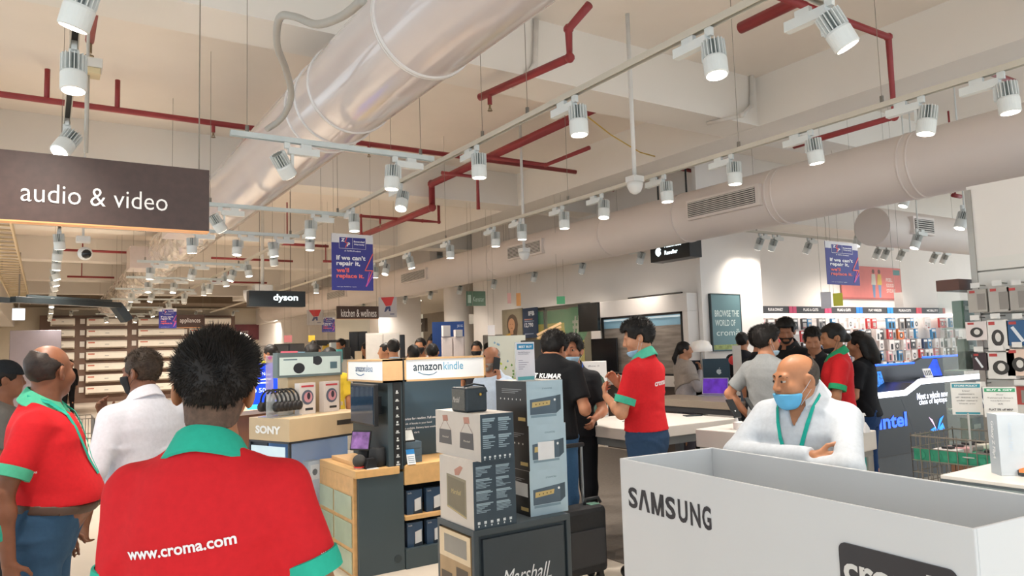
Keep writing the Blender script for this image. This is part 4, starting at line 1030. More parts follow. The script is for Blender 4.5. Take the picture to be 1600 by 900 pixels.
def specs(d, o, W, H, rows=4):
    d.m(PR)
    r2 = random.Random(3)
    for c in (0, 1):
        for r in range(rows):
            a0 = .06*W+c*W*.47; b1 = H*(.92-r*.72/rows)
            for k in range(7):
                a1 = a0+W*.40*(1-.25*r2.random()) if k < 2 else a0+W*(.12+.24*r2.random()); bh = H*.62/rows/11
                d.rect(o, XU, ZU, a0, a1, b1-(k+1)*bh*1.45, b1-(k+1)*bh*1.45+bh*(1.25 if k < 2 else .7), .0016)
    d.m(C('#cfd8dc', .5))
    for k in range(6): d.rect(o, XU, ZU, W*(.08+k*.15), W*(.14+k*.15), H*.07, H*.11, .0016); d.rect(o, XU, ZU, W*(.09+k*.15), W*(.12+k*.15), H*.03, H*.055, .0016)
def hand_speaker(d, o, a, b, w, h, body):
    d.m(C(body, .5)); d.flat([(a, b), (a+w, b), (a+w*.97, b+h), (a+w*.04, b+h*.98)], o, NY, ZU, .0016)
    d.m(C('#d9d2c4', .5)); d.text('Marshall', np.array(o)+NY*(a+w*.28)+ZU*(b+h*.42), NY, ZU, w*.46, h*.12, italic=.25, lift=.0022)
    d.m(C('#b9897a', .6)); d.flat([(a+w*.35, b+h*1.55), (a+w*.75, b+h*1.6), (a+w*.7, b+h*2.0), (a+w*.3, b+h*1.95)], o, NY, ZU, .0016)
    d.m(C('#8a6a62', .6)); d.line([(a+w*.1, b+h), (a+w*.42, b+h*1.6), (a+w*.60, b+h*1.6), (a+w*.95, b+h)], o, NY, ZU, .003, .0018)
def deco_low(d, oL, WL, oF, WF, H):
    specs(d, oF, WF, H, 4); d.m(C('#8f8873', .5)); d.flat([(WL*.22, H*.22), (WL*.80, H*.12), (WL*.80, H*.70), (WL*.22, H*.74)], oL, NY, ZU, .0016)
    d.m(C('#7b7461', .5)); d.flat([(WL*.26, H*.26), (WL*.76, H*.17), (WL*.76, H*.66), (WL*.26, H*.70)], oL, NY, ZU, .0022)
    d.m(GOLD); d.line([(WL*.23, H*.235), (WL*.79, H*.14)], oL, NY, ZU, .006, .003); d.text('Marshall', np.array(oL)+NY*WL*.36+ZU*H*.45, NY, ZU, WL*.28, H*.07, italic=.25, lift=.003)
    d.m(C('#b9897a', .6)); d.flat([(WL*.48, H*.74), (WL*.60, H*.75), (WL*.72, H*.88), (WL*.64, H*.90), (WL*.46, H*.82)], oL, NY, ZU, .0016)
def deco_two(d, oL, WL, oF, WF, H):
    specs(d, oF, WF, H, 2); hand_speaker(d, oL, WL*.08, H*.25, WL*.30, H*.33, '#5f5c5c'); hand_speaker(d, oL, WL*.56, H*.22, WL*.30, H*.35, '#565456')
def deco_amp(tagged=False, sticker=False):
    def f(d, oL, WL, oF, WF, H):
        d.m(C('#4d6070', .45)); d.flat([(WF*.08, H*.24), (WF*.80, H*.24), (WF*.93, H*.33), (WF*.93, H*.66), (WF*.80, H*.64), (WF*.08, H*.58)], oF, XU, ZU, .0016)
        d.m(C('#40525f', .45)); d.flat([(WF*.80, H*.24), (WF*.93, H*.33), (WF*.93, H*.66), (WF*.80, H*.64)], oF, XU, ZU, .002)
        d.m(C('#c4ad72', .35)); d.flat([(WF*.13, H*.40), (WF*.62, H*.44), (WF*.64, H*.54), (WF*.14, H*.52)], oF, XU, ZU, .0022)
        d.m(C('#6c5a34', .4))
        for k in range(4): d.disc(np.array(oF)+XU*WF*(.24+k*.10)+ZU*H*(.465+k*.006), XU, ZU, H*.018, .003, 10)
        d.m(C('#e8eef2', .4)); d.disc(np.array(oF)+XU*WF*.76+ZU*H*.55, XU, ZU, H*.03, .003, 12)
        d.m(C('#7d97a6', .5)); d.rect(oF, XU, ZU, WF*.10, WF*.80, H*.17, H*.225, .0016)
        d.m(C('#5f7a8a', .5)); d.text('STANMORE', np.array(oF)+XU*WF*.42+ZU*H*.80, XU, ZU, WF*.28, H*.035)
        d.m(C('#8f9294', .5))
        for r in range(3): d.rect(oL, NY, ZU, WL*.2, WL*(.85-.1*r), H*(.80-.04*r), H*(.815-.04*r), .0016)
        d.m(C('#d8d8d6', .5))
        for k in range(6): d.disc(np.array(oL)+NY*WL*(.16+.13*k)+ZU*H*.58, NY, ZU, H*.022, .0016, 10)
        d.m(C('#c4ad72', .35)); d.flat([(WL*.72, H*.10), (WL*.95, H*.10), (WL*.95, H*.18), (WL*.72, H*.18)], oL, NY, ZU, .0016)
        if tagged: d.m(C('#e4e6ea', .6)); d.rect(oF, XU, ZU, WF*.22, WF*.66, H*.22, H*.62, .004)
        if sticker: d.m(C('#d5d6d6', .6)); d.rect(oL, NY, ZU, WL*.45, WL*.95, H*.42, H*.72, .003)
    return f
x0 = ony(741, 820, 3.50)[0]; x1 = ony(807, 812, 3.50)[0]; yb = onx(688, 770, x0)[1]
zl = .6+.365
carton('speaker_carton', 'tall white and navy carton with gold-fronted speaker, bottom of the left stack', x0, x1, 3.50, yb, .6, zl, BOXW, BOXN, BOXW, deco_low)
x0 = ony(751, 690, 3.46)[0]; x1 = ony(803, 690, 3.46)[0]; yb = onx(681, 660, x0)[1]; zu = zl+.255
carton('speaker_carton', 'wide white and navy carton showing two small grey speakers, upper box of the left stack', x0, x1, 3.46, yb, zl, zu, BOXW, BOXN, BOXW, deco_two)
# the small speaker on top
xa = ony(729, 640, 3.62)[0]; xb = ony(762, 640, 3.62)[0]; ya = onx(705, 630, xa)[1]; ya = max(ya, 3.62+.14)
sp = thing('portable_speaker', 'small dark portable speaker with strap standing on top of the cartons', 'speaker', ((xa+xb)/2, (3.62+ya)/2, zu))
MB(M('speaker_vinyl', '#26323a', .45, bump=.1, scale=60)).box(xa, xb, 3.62, ya, zu, zu+.142).build('case', sp, bev=.012)
mb = MB(M('speaker_mesh', '#5d5f5c', .6, var=.2, scale=140, bump=.2)); mb.box(xa-.004, xa, 3.635, ya-.015, zu+.012, zu+.130); gm = mb.build('grille', sp, bev=.003)
mb = MB(C('#d7d4cc', .4)); mb.text('Marshall', (xa-.004, ya-.03, zu+.055), NY, ZU, .075, .032, italic=.28); mb.build('brand_lettering', gm)
mb = MB(C('#1f2a31', .5)); P_ = [(xb-.01, 3.62+.07, zu+.142)]; mb.tube([(xa+.01, 3.66, zu+.145), ((xa+xb)/2, 3.655, zu+.158), (xb-.012, 3.64, zu+.148), (xb+.002, 3.63, zu+.115), ((xa+xb)/2+.02, 3.617, zu+.100)], .006, 6)
stp = mb.build('strap', sp, smooth=True); MB(C('#c9a95c', .3, metal=1.)).ball(((xa+xb)/2+.02, 3.615, zu+.100), .009, 12).build('stud', stp, smooth=True)
xl = ony(829, 800, 3.56)[0]; xr = ony(888, 800, 3.56)[0]; z0 = .6
for k, (lab, dx, dz, dec) in enumerate((('pale blue and black speaker carton with side sticker, bottom of the right stack', 0, .262, deco_amp(sticker=True)), ('pale blue speaker carton with white paper on its front, middle of the right stack', .005, .265, deco_amp(tagged=True)), ('pale blue and black speaker carton at the top of the right stack under the sign', -.003, .262, deco_amp()))):
    carton('speaker_carton', lab, xl+dx, xr+dx-.004*k, 3.56, 3.90, z0, z0+dz-.003, BOXK, BOXB, BOXW, dec); z0 += dz-.003
# acrylic sign holder on the cartons
a = ony(806, 604, 3.66); b = ony(836, 604, 3.66); zz = z0
sg = thing('sign_holder', 'upright clear sign holder with a blue-headed price sheet on the speaker cartons', 'sign holder', ((a[0]+b[0])/2, 3.66, zz))
Hs = 1.57+(horizon(820)-533)*3.95/1130-zz
MB(M('acrylic', '#dfe8ec', .08, alpha=.35, spec=.6)).box(a[0], b[0], 3.655, 3.66, zz, zz+Hs).build('acrylic_sheet', sg); MB(M('acrylic', '#dfe8ec')).box(a[0], b[0], 3.63, 3.70, zz, zz+.004).build('foot', sg)
mb = MB(C('#dcd9e0', .5)); Wd = b[0]-a[0]; o_ = (a[0], 3.653, zz); mb.box(a[0]+.002, b[0]-.002, 3.652, 3.654, zz+.004, zz+Hs-.004); o_ = (a[0], 3.652, zz)
mb.m(C('#2f86b4', .5)); mb.rect(o_, XU, ZU, Wd*.08, Wd*.94, Hs*.80, Hs*.95); mb.m(C('#5fa9ad', .5)); mb.rect(o_, XU, ZU, Wd*.08, Wd*.94, Hs*.02, Hs*.11)
mb.m(C('#e9f2f6', .5)); mb.text('BEST BUY', np.array(o_)+XU*Wd*.16+ZU*Hs*.845, XU, ZU, Wd*.7, Hs*.06, bold=.03, lift=.0025)
mb.m(C('#55506a', .5))
for k, (tx, wf) in enumerate((('Marshall Stanmore', .62), ('Bluetooth speaker', .55))): mb.text(tx, np.array(o_)+XU*Wd*.12+ZU*Hs*(.72-.05*k), XU, ZU, Wd*wf, Hs*.03, lift=.0025)
for k in range(5): mb.rect(o_, XU, ZU, Wd*.12, Wd*(.35+.1*((k*7) % 4)), Hs*(.52-.055*k), Hs*(.53-.055*k), .0025)
mb.build('price_sheet', sg)
# suitcase behind the stand
sxa, sxb = ony(884, 850, 3.9)[0], ony(951, 850, 3.9)[0]
su = thing('suitcase', 'black soft trolley suitcase with raised handle behind the speaker stand', 'suitcase', ((sxa+sxb)/2, 3.99, 0))
SK = M('suitcase_fabric', '#1c1d20', .7, var=.1, scale=40, bump=.1)
MB(SK).box(sxa, sxb, 3.90, 4.08, .06, .50).build('shell', su, bev=.035)
MB(C('#2b2c30', .6)).box(sxa+.03, sxb-.03, 3.888, 3.905, .12, .36).build('front_pocket', su, bev=.01)
hx = ony(897, 740, 4.12)[0]; hz = atd(897, 707, 4.75)[2]
mb = MB(C('#9a9ea3', .3, metal=.9)); mb.cyl((hx-.13, 4.04, .49), (hx-.13, 4.04, hz), .009, n=10); mb.cyl((hx+.01, 4.04, .49), (hx+.01, 4.04, hz), .010, n=10); hd = mb.build('telescopic_handle', su)
MB(C('#232427', .5)).box(hx-.15, hx+.03, 4.025, 4.055, hz, hz+.028).build('grip', hd, bev=.008)
mb = MB(C('#232427', .5)); mb.tube([(hx-.02, 3.99, .50), (hx-.01, 3.99, .535), (hx+.10, 3.99, .535), (hx+.12, 3.99, .50)], .011, 8); mb.build('carry_handle', su, smooth=True)
mb = MB(C('#7fae9c', .5)); mb.box(sxb-.10, sxb-.02, 3.95, 4.01, .5, .503); mb.build('luggage_tag', su)
for x in (sxa+.05, sxb-.05):
    for y in (3.94, 4.04): mb = MB(C('#17181a', .5)); mb.cyl((x, y-.012, .028), (x, y+.012, .028), .028, n=16); mb.box(x-.018, x+.018, y-.018, y+.018, .03, .07); mb.build('wheel', su)

# ------------------------------------------------------------------ wooden and slate kiosk for readers and smart speakers
OAK = M('oak', '#cfa36c', .45, var=.10, scale=2.2, kind='wood'); OAKX = M('oak_fascia', '#d2a870', .45, var=.09, scale=2.2, kind='woodx')
OAKL = M('oak_pale', '#d3ac7d', .45, var=.06, scale=2.0, kind='woodx'); KSL = M('kiosk_slate', '#3c4a50', .45, var=.04, scale=3); KBL = M('kiosk_blue', '#4a6272', .5, var=.03, scale=3)
kk = thing('display_kiosk', 'oak and slate kiosk with two lit headers for smart speakers and readers', 'kiosk', (2.3, 5.2, 0))
MB(KSL).box(1.885, 2.235, 5.0, 5.03, 0, .70).build('end_panel', kk, bev=.002)
MB(C('#2c373c', .6)).cyl((2.18, 4.995, .085), (2.18, 5.001, .085), .028, n=20).build('cable_grommet', kk)
MB(OAKX).box(1.86, 2.20, 4.985, 5.78, .69, .745).build('counter_top', kk, bev=.004)
mb = MB(OAK); mb.box(1.86, 2.2, 5.03, 5.78, .0, .69); mb.build('counter', kk)
mb = MB(M('acrylic_green', '#b9c6ae', .15, alpha=.85)); 
for (y0, y1, z0, z1) in ((5.06, 5.42, .40, .56), (5.06, 5.42, .20, .37), (5.06, 5.42, .02, .17), (5.45, 5.76, .40, .56), (5.45, 5.76, .2, .37)): mb.box(1.852, 1.858, y0, y1, z0, z1)
mb.build('leaflet_pocket', kk)
MB(OAKL).box(1.93, 2.13, 5.15, 5.70, .745, .775).build('riser', kk, bev=.003)
MB(KSL).box(2.12, 2.235, 5.0, 5.72, .72, 1.36).build('column', kk)
mb = MB(C('#17191b', .4)); mb.box(2.16, 2.222, 4.995, 5.0, .72, 1.35); o_ = (2.16, 4.995, .72); mb.m(C('#cfd3d3', .5))
for k, (w_, h_) in enumerate(((.030, .03), (.028, .022), (.022, .03), (.02, .028), (.03, .02), (.024, .03), (.026, .02), (.02, .02), (.03, .016), (.022, .022))):
    zc = .03+k*.058; mb.rect(o_, XU, ZU, .031-w_/2, .031+w_/2, zc, zc+h_*.35); mb.rect(o_, XU, ZU, .031-w_/3, .031+w_/4, zc+h_*.5, zc+h_)
mb.build('icon_strip', kk)
def lit_header(x0, x1, y0, y1, z0, z1, face):
    h_ = MB(OAKL); 
    f = .014
    if face == 'y':
        h_.box(x0, x1, y0, y1, z0, z0+f); h_.box(x0, x1, y0, y1, z1-f, z1); h_.box(x0, x0+f, y0, y1, z0, z1); h_.box(x1-f, x1, y0, y1, z0, z1); h_.box(x0+f, x1-f, y0+.02, y1, z0+f, z1-f)
    else:
        h_.box(x0, x1, y0, y1, z0, z0+f); h_.box(x0, x1, y0, y1, z1-f, z1); h_.box(x0, x1, y0, y0+f, z0, z1); h_.box(x0, x1, y1-f, y1, z0, z1); h_.box(x0+.02, x1, y0+f, y1-f, z0+f, z1-f)
    return h_
HB = M('header_lightbox', '#eef1f2', .4, emit=.12, var=.0)
hd = lit_header(2.08, 2.235, 4.985, 5.74, 1.355, 1.525, 'x').build('header', kk)
mb = MB(HB); mb.box(2.085, 2.10, 5.0, 5.725, 1.37, 1.51); o_ = (2.085, 5.725, 1.37); mb.m(C('#31527c', .5)); mb.text('amazon', np.array(o_)+NY*.17+ZU*.062, NY, ZU, .20, .036, bold=.015); mb.m(C('#3f6f9f', .5)); mb.text('alexa', np.array(o_)+NY*.38+ZU*.062, NY, ZU, .15, .052)
mb.line([(.18, .05), (.23, .035), (.29, .033), (.35, .045)], o_, NY, ZU, .007); mb.build('lightbox', hd)
hd = lit_header(2.25, 2.95, 4.985, 5.12, 1.355, 1.53, 'y').build('header', kk)
mb = MB(HB); mb.box(2.264, 2.936, 4.992, 5.0, 1.369, 1.516); o_ = (2.264, 4.992, 1.369); mb.m(C('#2a3d4d', .5)); mb.text('amazon', np.array(o_)+XU*.06+ZU*.062, XU, ZU, .24, .045, bold=.015); mb.m(C('#2f9dc9', .5)); mb.text('kindle', np.array(o_)+XU*.315+ZU*.062, XU, ZU, .17, .060)
mb.m(C('#2f6d92', .5)); mb.line([(.10, .052), (.14, .035), (.19, .028), (.23, .034), (.255, .048)], o_, XU, ZU, .006); mb.build('lightbox', hd)
MB(C('#20272b', .5)).box(2.236, 2.25, 4.99, 5.40, .74, 1.53).build('divider', kk)
mb = MB(KBL); mb.box(2.25, 2.95, 5.40, 5.43, .74, 1.36); o_ = (2.25, 5.40, .74); mb.m(C('#f2f5f7', .5, emit=.15))  # printed lines, given a slight glow so they read brighter
for k, (tx, wd_, b_) in enumerate((('The best device for reading. Full stop.', .42, .02), ('Carry thousands of books in your hand', .36, 0), ('Read in bright sunlight. Battery lasts weeks', .40, 0), ('easily, even in the dark', .25, 0))): mb.text(tx, np.array(o_)+XU*.06+ZU*(.285-.036*k), XU, ZU, wd_, .020 if k else .025, bold=b_ or .012)
mb.build('back_board', kk)
mb = MB(OAKX); mb.box(2.24, 2.95, 4.985, 5.43, .60, .745); mb.build('worktop', kk, bev=.004)
mb = MB(C('#252d31', .6)); mb.box(2.24, 2.95, 5.36, 5.40, .1, .6); mb.box(2.92, 2.95, 5.0, 5.4, .1, .6); mb.build('cabinet_back', kk)
MB(OAKX).box(2.24, 2.93, 4.99, 5.37, .345, .375).build('shelf', kk, bev=.003)
MB(KSL).box(2.24, 2.95, 4.99, 5.4, .0, .14).build('plinth', kk)
# things on the kiosk
def screen(label, name, c, w_, h_, nrm, dep_, colr, body='#15171a', emit=.6, cat='screen'):
    pass
tv = thing('wall_screen', 'dark flat screen mounted on the smart speaker side of the kiosk', 'screen', (2.02, 5.2, 1.04))
MB(C('#17191d', .3)).box(2.00, 2.035, 4.97, 5.45, 1.045, 1.345).build('casing', tv, bev=.004)
mb = MB(M('screen_glass', '#23384d', .08, var=.25, scale=4, emit=.15)); mb.box(1.996, 2.0, 4.985, 5.435, 1.06, 1.33); mb.build('display', tv)
MB(C('#202226', .5)).box(2.035, 2.12, 5.12, 5.28, 1.12, 1.25).build('wall_bracket', tv)
ec = thing('smart_display', 'tilted smart display with purple screen standing on the oak counter', 'smart display', (2.0, 5.22, .775))
u_ = unit((-.75, -.55, 0)); vt = unit((.25, .25, 1)); rt = np.cross(vt, -u_); nrm = np.cross(unit((.55, -.83, 0)), vt)
cc = np.array((1.985, 5.20, .93)); uu = unit((.60, -.80, 0)); 
mb = MB(C('#1a1a1d', .35)); mb.obox(cc, uu, vt, np.cross(uu, vt), .082, .072, .007); b_ = mb.build('bezel', ec, bev=.003)
mb = MB(M('echo_screen', '#6a4a7c', .2, var=.5, scale=14, emit=.7)); mb.obox(cc+np.cross(uu, vt)*.0075, uu, vt, np.cross(uu, vt), .074, .062, .0008); mb.build('display', b_)
mb = MB(C('#202124', .6)); mb.lathe([(.045, .775), (.05, .80), (.03, .9), (.001, .9)], (2.02, 5.23, 0), 20); mb.build('base', ec, smooth=True)
def lathe_thing(name, label, cat, prof, c, mat, parts=()):
    mb = MB(mat); mb.lathe(prof, c, 24); o = mb.build(name, smooth=True, auto=50); tag(o, label, cat); return o
p = atd(578, 708, 5.12); lathe_thing('smart_speaker', 'dark cylindrical smart speaker beside the smart display', 'speaker', [(.05, 0), (.062, .01), (.066, .06), (.062, .12), (.052, .135), (.001, .137)], (2.075, 5.10, .745), C('#26282b', .8))
s1 = thing('smart_speaker', 'round charcoal smart speaker with red ring on a white base, on the oak counter', 'speaker', (1.925, 5.08, .745)); MB(M('speaker_cloth', '#3e3d3c', .85, bump=.2, scale=120)).ball((1.925, 5.08, .80), .048, 22).build('cloth_ball', s1, smooth=True)
MB(M('red_ring', '#d8443c', .4)).lathe([(.034, .752), (.040, .757), (.040, .763), (.034, .764)], (1.925, 5.08, 0), 24).build('light_ring', s1); MB(C('#d8d8d6', .4)).lathe([(.032, .745), (.034, .755), (.001, .756)], (1.925, 5.08, 0), 24).build('base', s1)
s2 = thing('smart_speaker', 'small black wedge-shaped smart speaker at the counter corner', 'speaker', (1.99, 5.03, .745)); mb = MB(C('#191b1f', .5)); mb.prism([(1.945, 5.0, .745), (2.035, 5.02, .745), (2.045, 5.02, .785), (2.02, 5.01, .82), (1.96, 4.995, .82)], (0, .06, 0)); mb.build('body', s2, bev=.006)
MB(C('#dfe3e6', .4)).box(1.95, 2.04, 4.99, 5.02, .745, .75).build('label_strip', s2)
for k, (x, y) in enumerate(((2.30, 5.12), )):
    for j in range(3):
        o = MB(M('slate_box', '#566875', .5)).box(2.265, 2.415, 5.06, 5.20, .745+j*.052, .745+j*.052+.050).build('reader_box', bev=.002); tag(o, 'flat slate blue reader box, %s of the stack on the worktop' % ('bottom', 'middle', 'top')[j], 'box', 'reader boxes stacked on the worktop')
er = thing('e_reader', 'e-reader with pale screen leaning on the stack of slate boxes', 'e-reader', (2.32, 5.10, .901)); uu = XU; vt = unit((0, .55, .84)); cc = np.array((2.31, 5.10, .945))
b_ = MB(C('#17181a', .4)).obox(cc, uu, vt, np.cross(uu, vt), .058, .05, .005).build('body', er, bev=.002); MB(C('#c9ccc8', .5)).obox(cc+np.cross(uu, vt)*.0055, uu, vt, np.cross(uu, vt), .050, .042, .0006).build('display', b_)
pc_ = thing('price_card', 'small blue and white price card at the front of the reader worktop', 'price card', (2.29, 4.995, .745)); cc = np.array((2.295, 5.0, .80)); mb = MB(C('#e6eaee', .5)); vt = unit((0, .3, .95)); mb.obox(cc, XU, vt, np.cross(XU, vt), .033, .056, .001)
o_ = cc-XU*.033-vt*.056+np.cross(XU, vt)*.001; mb.m(C('#2b7fc0', .5)); mb.rect(o_, XU, vt, 0, .066, .075, .112); mb.m(C('#8594a0', .5))
for k in range(4): mb.rect(o_, XU, vt, .008, .058, .012+k*.014, .018+k*.014)
mb.build('card', pc_)
k = 0
for row, z_ in enumerate((.375, .14)):
    for cl in range(4):
        x = 2.27+cl*.16; k += 1
        t = thing('reader_carton', 'blue e-reader box, %s from left on the %s shelf of the kiosk' % (ordn(cl+1), 'upper' if row == 0 else 'lower'), 'box', (x+.06, 5.05, z_), 0, 'reader boxes on the kiosk shelves')
        mb = MB(M('reader_blue', '#34506e', .45, var=.15, scale=8)); mb.box(x, x+.125, 5.03, 5.08, z_, z_+.175); o_ = (x, 5.03, z_)
        mb.m(C('#232f3c', .5)); mb.flat([(.05, 0), (.125, 0), (.125, .11), (.06, .09)], o_, XU, ZU); mb.m(C('#dfe2e4', .5)); mb.flat([(.062, .02), (.115, .03), (.115, .12), (.062, .105)], o_, XU, ZU, .002); mb.text('kindle', np.array(o_)+XU*.01+ZU*.15, XU, ZU, .03, .012)
        mb.build('carton', t)

# ------------------------------------------------------------------ beige audio counter, turned towards the aisle
th = math.radians(22); u_ = np.array((math.cos(th), math.sin(th), 0)); v_ = np.array((-math.sin(th), math.cos(th), 0))
A0 = onz(452, 655, 1.08)
sy = thing('audio_counter', 'beige audio brand counter with glass showcase below and raised back panel', 'counter', (A0[0], A0[1], 0), th)
BEI = M('counter_beige', '#c9b28f', .5, var=.03); Ls, Ds = .86, .52
MB(BEI).box(0, Ls, 0, Ds, .90, 1.08).build('top_block', sy, own=True, bev=.004)
mb = MB(C('#f4f4f2', .4)); mb.text('SONY', (0, Ds*.82, .955), NY, ZU, Ds*.62, .065, bold=.05, lift=.003); mb.build('brand_lettering', sy, own=True)
mb = MB(C('#3a332c', .5)); mb.box(.48, Ls, -.002, .02, .985, 1.025); mb.build('drawer_slot', sy, own=True)
mb = MB(C('#2d3138', .5)); mb.box(.02, Ls, .30, Ds-.02, .0, .90); mb.build('showcase_back', sy, own=True)
mb = MB(C('#2d3138', .5)); 
for (x, y) in ((0, 0), (Ls-.02, 0), (0, Ds-.02)): mb.box(x, x+.02, y, y+.02, 0, .9)
mb.box(0, Ls, 0, Ds, .0, .3); mb.box(0, Ls, 0, Ds, .885, .90); mb.build('showcase_frame', sy, own=True)
mb = MB(M('showcase_glow', '#6d96cc', .3, emit=.22, var=.1, scale=4)); mb.box(.03, Ls-.01, .285, .30, .3, .88); mb.build('lit_backdrop', sy, own=True)
mb = MB(M('side_glow', '#c5dbe6', .3, emit=.35, var=.05)); mb.box(-.006, .0, .05, Ds-.04, .3, .86); mb.build('lit_side_panel', sy, own=True)
MB(M('pane_glass', '#dfeaf0', .03, alpha=.12, spec=.8)).box(.02, Ls, .003, .008, .3, .885).build('glass_pane', sy, own=True)
fr = FRAME[sy]
for k in range(4):
    x = .10+k*.17; c = fr@Vector((x+.05, .13, .3))
    t = thing('earbud_box', 'white and blue earbud box, %s from left inside the lit showcase' % ordn(k+1), 'box', c, th, 'earbud boxes in the showcase')
    hh = .38+.03*(k % 2); MB(M('showbox', '#c6d3e2', .5)).box(-.06, .06, -.04, .04, 0, hh).build('carton', t, own=True); mb = MB(C('#eef0f2', .5)); mb.rect((-.06, -.04, 0), XU, ZU, .015, .105, hh-.15, hh-.03); mb.m(C('#2b2d33', .4)); mb.disc((0, -.041, hh-.09), XU, ZU, .026, .001, 16); mb.build('printing', t, own=True)
MB(BEI).box(.28, Ls, Ds-.14, Ds, 1.08, 1.39).build('back_panel', sy, own=True, bev=.004)
mb = MB(C('#6f7f80', .45)); mb.box(.16, Ls, Ds-.16, Ds-.10, 1.39, 1.60); mb.m(M('board_white', '#dfeee8', .4, emit=.1, var=.02)); mb.rect((.16, Ds-.16, 1.39), XU, ZU, .02, Ls-.18, .02, .17); o_ = (.16, Ds-.16, 1.39)
mb.m(C('#2b2b2f', .4)); mb.disc(np.array(o_)+XU*.22+ZU*.075, XU, ZU, .06, .002, 20, .045); mb.disc(np.array(o_)+XU*.42+ZU*.135, XU, ZU, .05, .002, 20, .04); mb.rect(o_, XU, ZU, .37, .43, .11, .17, .0022); mb.m(C('#64808c', .5)); mb.rect(o_, XU, ZU, .06, .2, .145, .155, .002); mb.rect(o_, XU, ZU, .56, .64, .06, .12, .002)
mb.build('picture_board', sy, own=True)
for k, x in enumerate((.30, .56)):
    c = fr@Vector((x+.08, Ds-.24, 1.08)); t = thing('earbud_box', 'white earbud display box with pink ring print, %s of two on the beige counter' % ('left' if k == 0 else 'right'), 'box', c, th, 'earbud boxes on the beige counter')
    MB(M('carton_paper', '#e4dcd8', .5)).box(-.085, .085, -.03, .03, 0, .26).build('carton', t, own=True)
    mb = MB(C('#5d6478', .5)); o_ = (-.085, -.03, 0); mb.disc((0, -.031, .14), XU, ZU, .062, .001, 22); mb.m(C('#d79aa6', .5)); mb.disc((.005, -.031, .14), XU, ZU, .044, .002, 20); mb.m(C('#3a2f3c', .5)); mb.disc((.01, -.031, .15), XU, ZU, .018, .003, 12, .03); mb.m(C('#c9414a', .5)); mb.rect(o_, XU, ZU, .02, .15, .225, .24, .002); mb.m(C('#2b2d33', .5)); mb.rect(o_, XU, ZU, .06, .14, .03, .05, .002); mb.build('printing', t, own=True)
# row of headphones on an acrylic rack
for k in range(6):
    c = fr@Vector((.035+k*.042, Ds-.22, 1.08)); t = thing('headphones', 'black over-ear headphones, %s in the row on the counter rack' % ordn(k+1), 'headphones', c, th+.25, 'headphones on the counter rack')
    mb = MB(C('#1b1a1c', .4)); mb.tube([(0, -.085*math.cos(a_), .12+.10*math.sin(a_)) for a_ in np.linspace(-.15, math.pi+.15, 16)], .008, 8); mb.build('headband', t, own=True, smooth=True)
    for s_ in (-1, 1): mb = MB(C('#242224', .5)); mb.lathe([(.02, -.028), (.038, -.02), (.040, .01), (.03, .02), (.001, .02)], (0, s_*.075, .085), 16, 'y'); mb.build('ear_cup', t, own=True, smooth=True)
rk = fr@Vector((.14, Ds-.22, 1.08)); t = thing('headphone_rack', 'clear rack carrying the row of black headphones', 'rack', rk, th); MB(M('acrylic', '#dfe8ec')).box(-.14, .14, -.10, .10, 0, .008).build('base', t, own=True); MB(M('acrylic', '#dfe8ec')).box(-.13, .13, -.005, .005, .008, .19).build('fin', t, own=True)

# ------------------------------------------------------------------ counter with glowing blue displays
dB = 6.9
a = onz(383, 640, 1.06); b = onz(425, 640, 1.06)
dc = thing('phone_counter', 'wooden phone counter with glowing blue displays left of the beige counter', 'counter', (a[0]+.25, a[1]+.3, 0), th)
MB(BEI).box(-.55, .75, -.36, .55, 1.02, 1.06).build('counter_top', dc, own=True); MB(M('walnut', '#8c5f45', .5, var=.08, kind='vert')).box(-.53, .72, -.32, .52, .0, 1.02).build('body', dc, own=True); MB(M('teal_glow', '#4fc0c4', .4, emit=.6)).box(-.56, -.53, -.2, .3, .80, 1.0).build('lit_side', dc, own=True)
fr = FRAME[dc]
def slab(name, label, cat, px, py0, py1, d, wpx, mat, yaw=0., thick=.03, deco=None, group=None, stand=None):
    # upright board whose top and bottom stand at the surveyed heights, facing the visitor (turned by yaw)
    p = atd(px, py1, d); H = (py1-py0)*d/FPX; W = wpx*d/FPX
    t = thing(name, label, cat, p, -ang(px)+yaw, group)
    mb = MB(mat); mb.box(-W/2, W/2, -thick/2, thick/2, 0, H); o = mb.build('board', t, own=True)
    FRAME[o] = FRAME[t]
    if deco:
        d_ = MB(PR); deco(d_, np.array((-W/2, -thick/2, 0)), W, H)
        if d_.f: d_.build('printing', o, own=True)
    if stand is not None:
        zb = p[2]-stand; MB(C('#8b8f92', .4)).box(-.012, .012, -.012, .012, -zb, .0).build('post', t, own=True)
    return t
def blue_deco(d, o, W, H):
    d.m(M('screen_white', '#e8f2ff', .3, emit=1.2, var=0)); d.text('Redmi Note', o+XU*W*.1+ZU*H*.72, XU, ZU, W*.6, H*.08); d.rect(o, XU, ZU, W*.1, W*.7, H*.62, H*.65); d.rect(o, XU, ZU, W*.1, W*.62, H*.54, H*.57)
    d.disc(o+XU*W*.2+ZU*H*.38, XU, ZU, W*.08, .001, 16); d.text('50', o+XU*W*.35+ZU*H*.34, XU, ZU, W*.2, H*.10); d.m(M('screen_hand', '#c98a70', .4, emit=.5)); d.flat([(W*.55, H*.10), (W*.9, H*.16), (W*.95, H*.32), (W*.75, H*.34), (W*.6, H*.22)], o, XU, ZU, .002)
slab('lit_display', 'glowing blue phone display with white writing on the phone counter', 'display', 412, 568, 636, 6.8, 50, M('screen_blue', '#1540d8', .3, emit=1.3, var=.3, scale=5), .1, .05, blue_deco)
mb_t = slab('lit_display', 'tall glowing light blue side of the phone display', 'display', 437, 562, 636, 6.95, 9, M('screen_cyan', '#5a86f0', .3, emit=1.0, var=.2), .1, .2, stand=0)
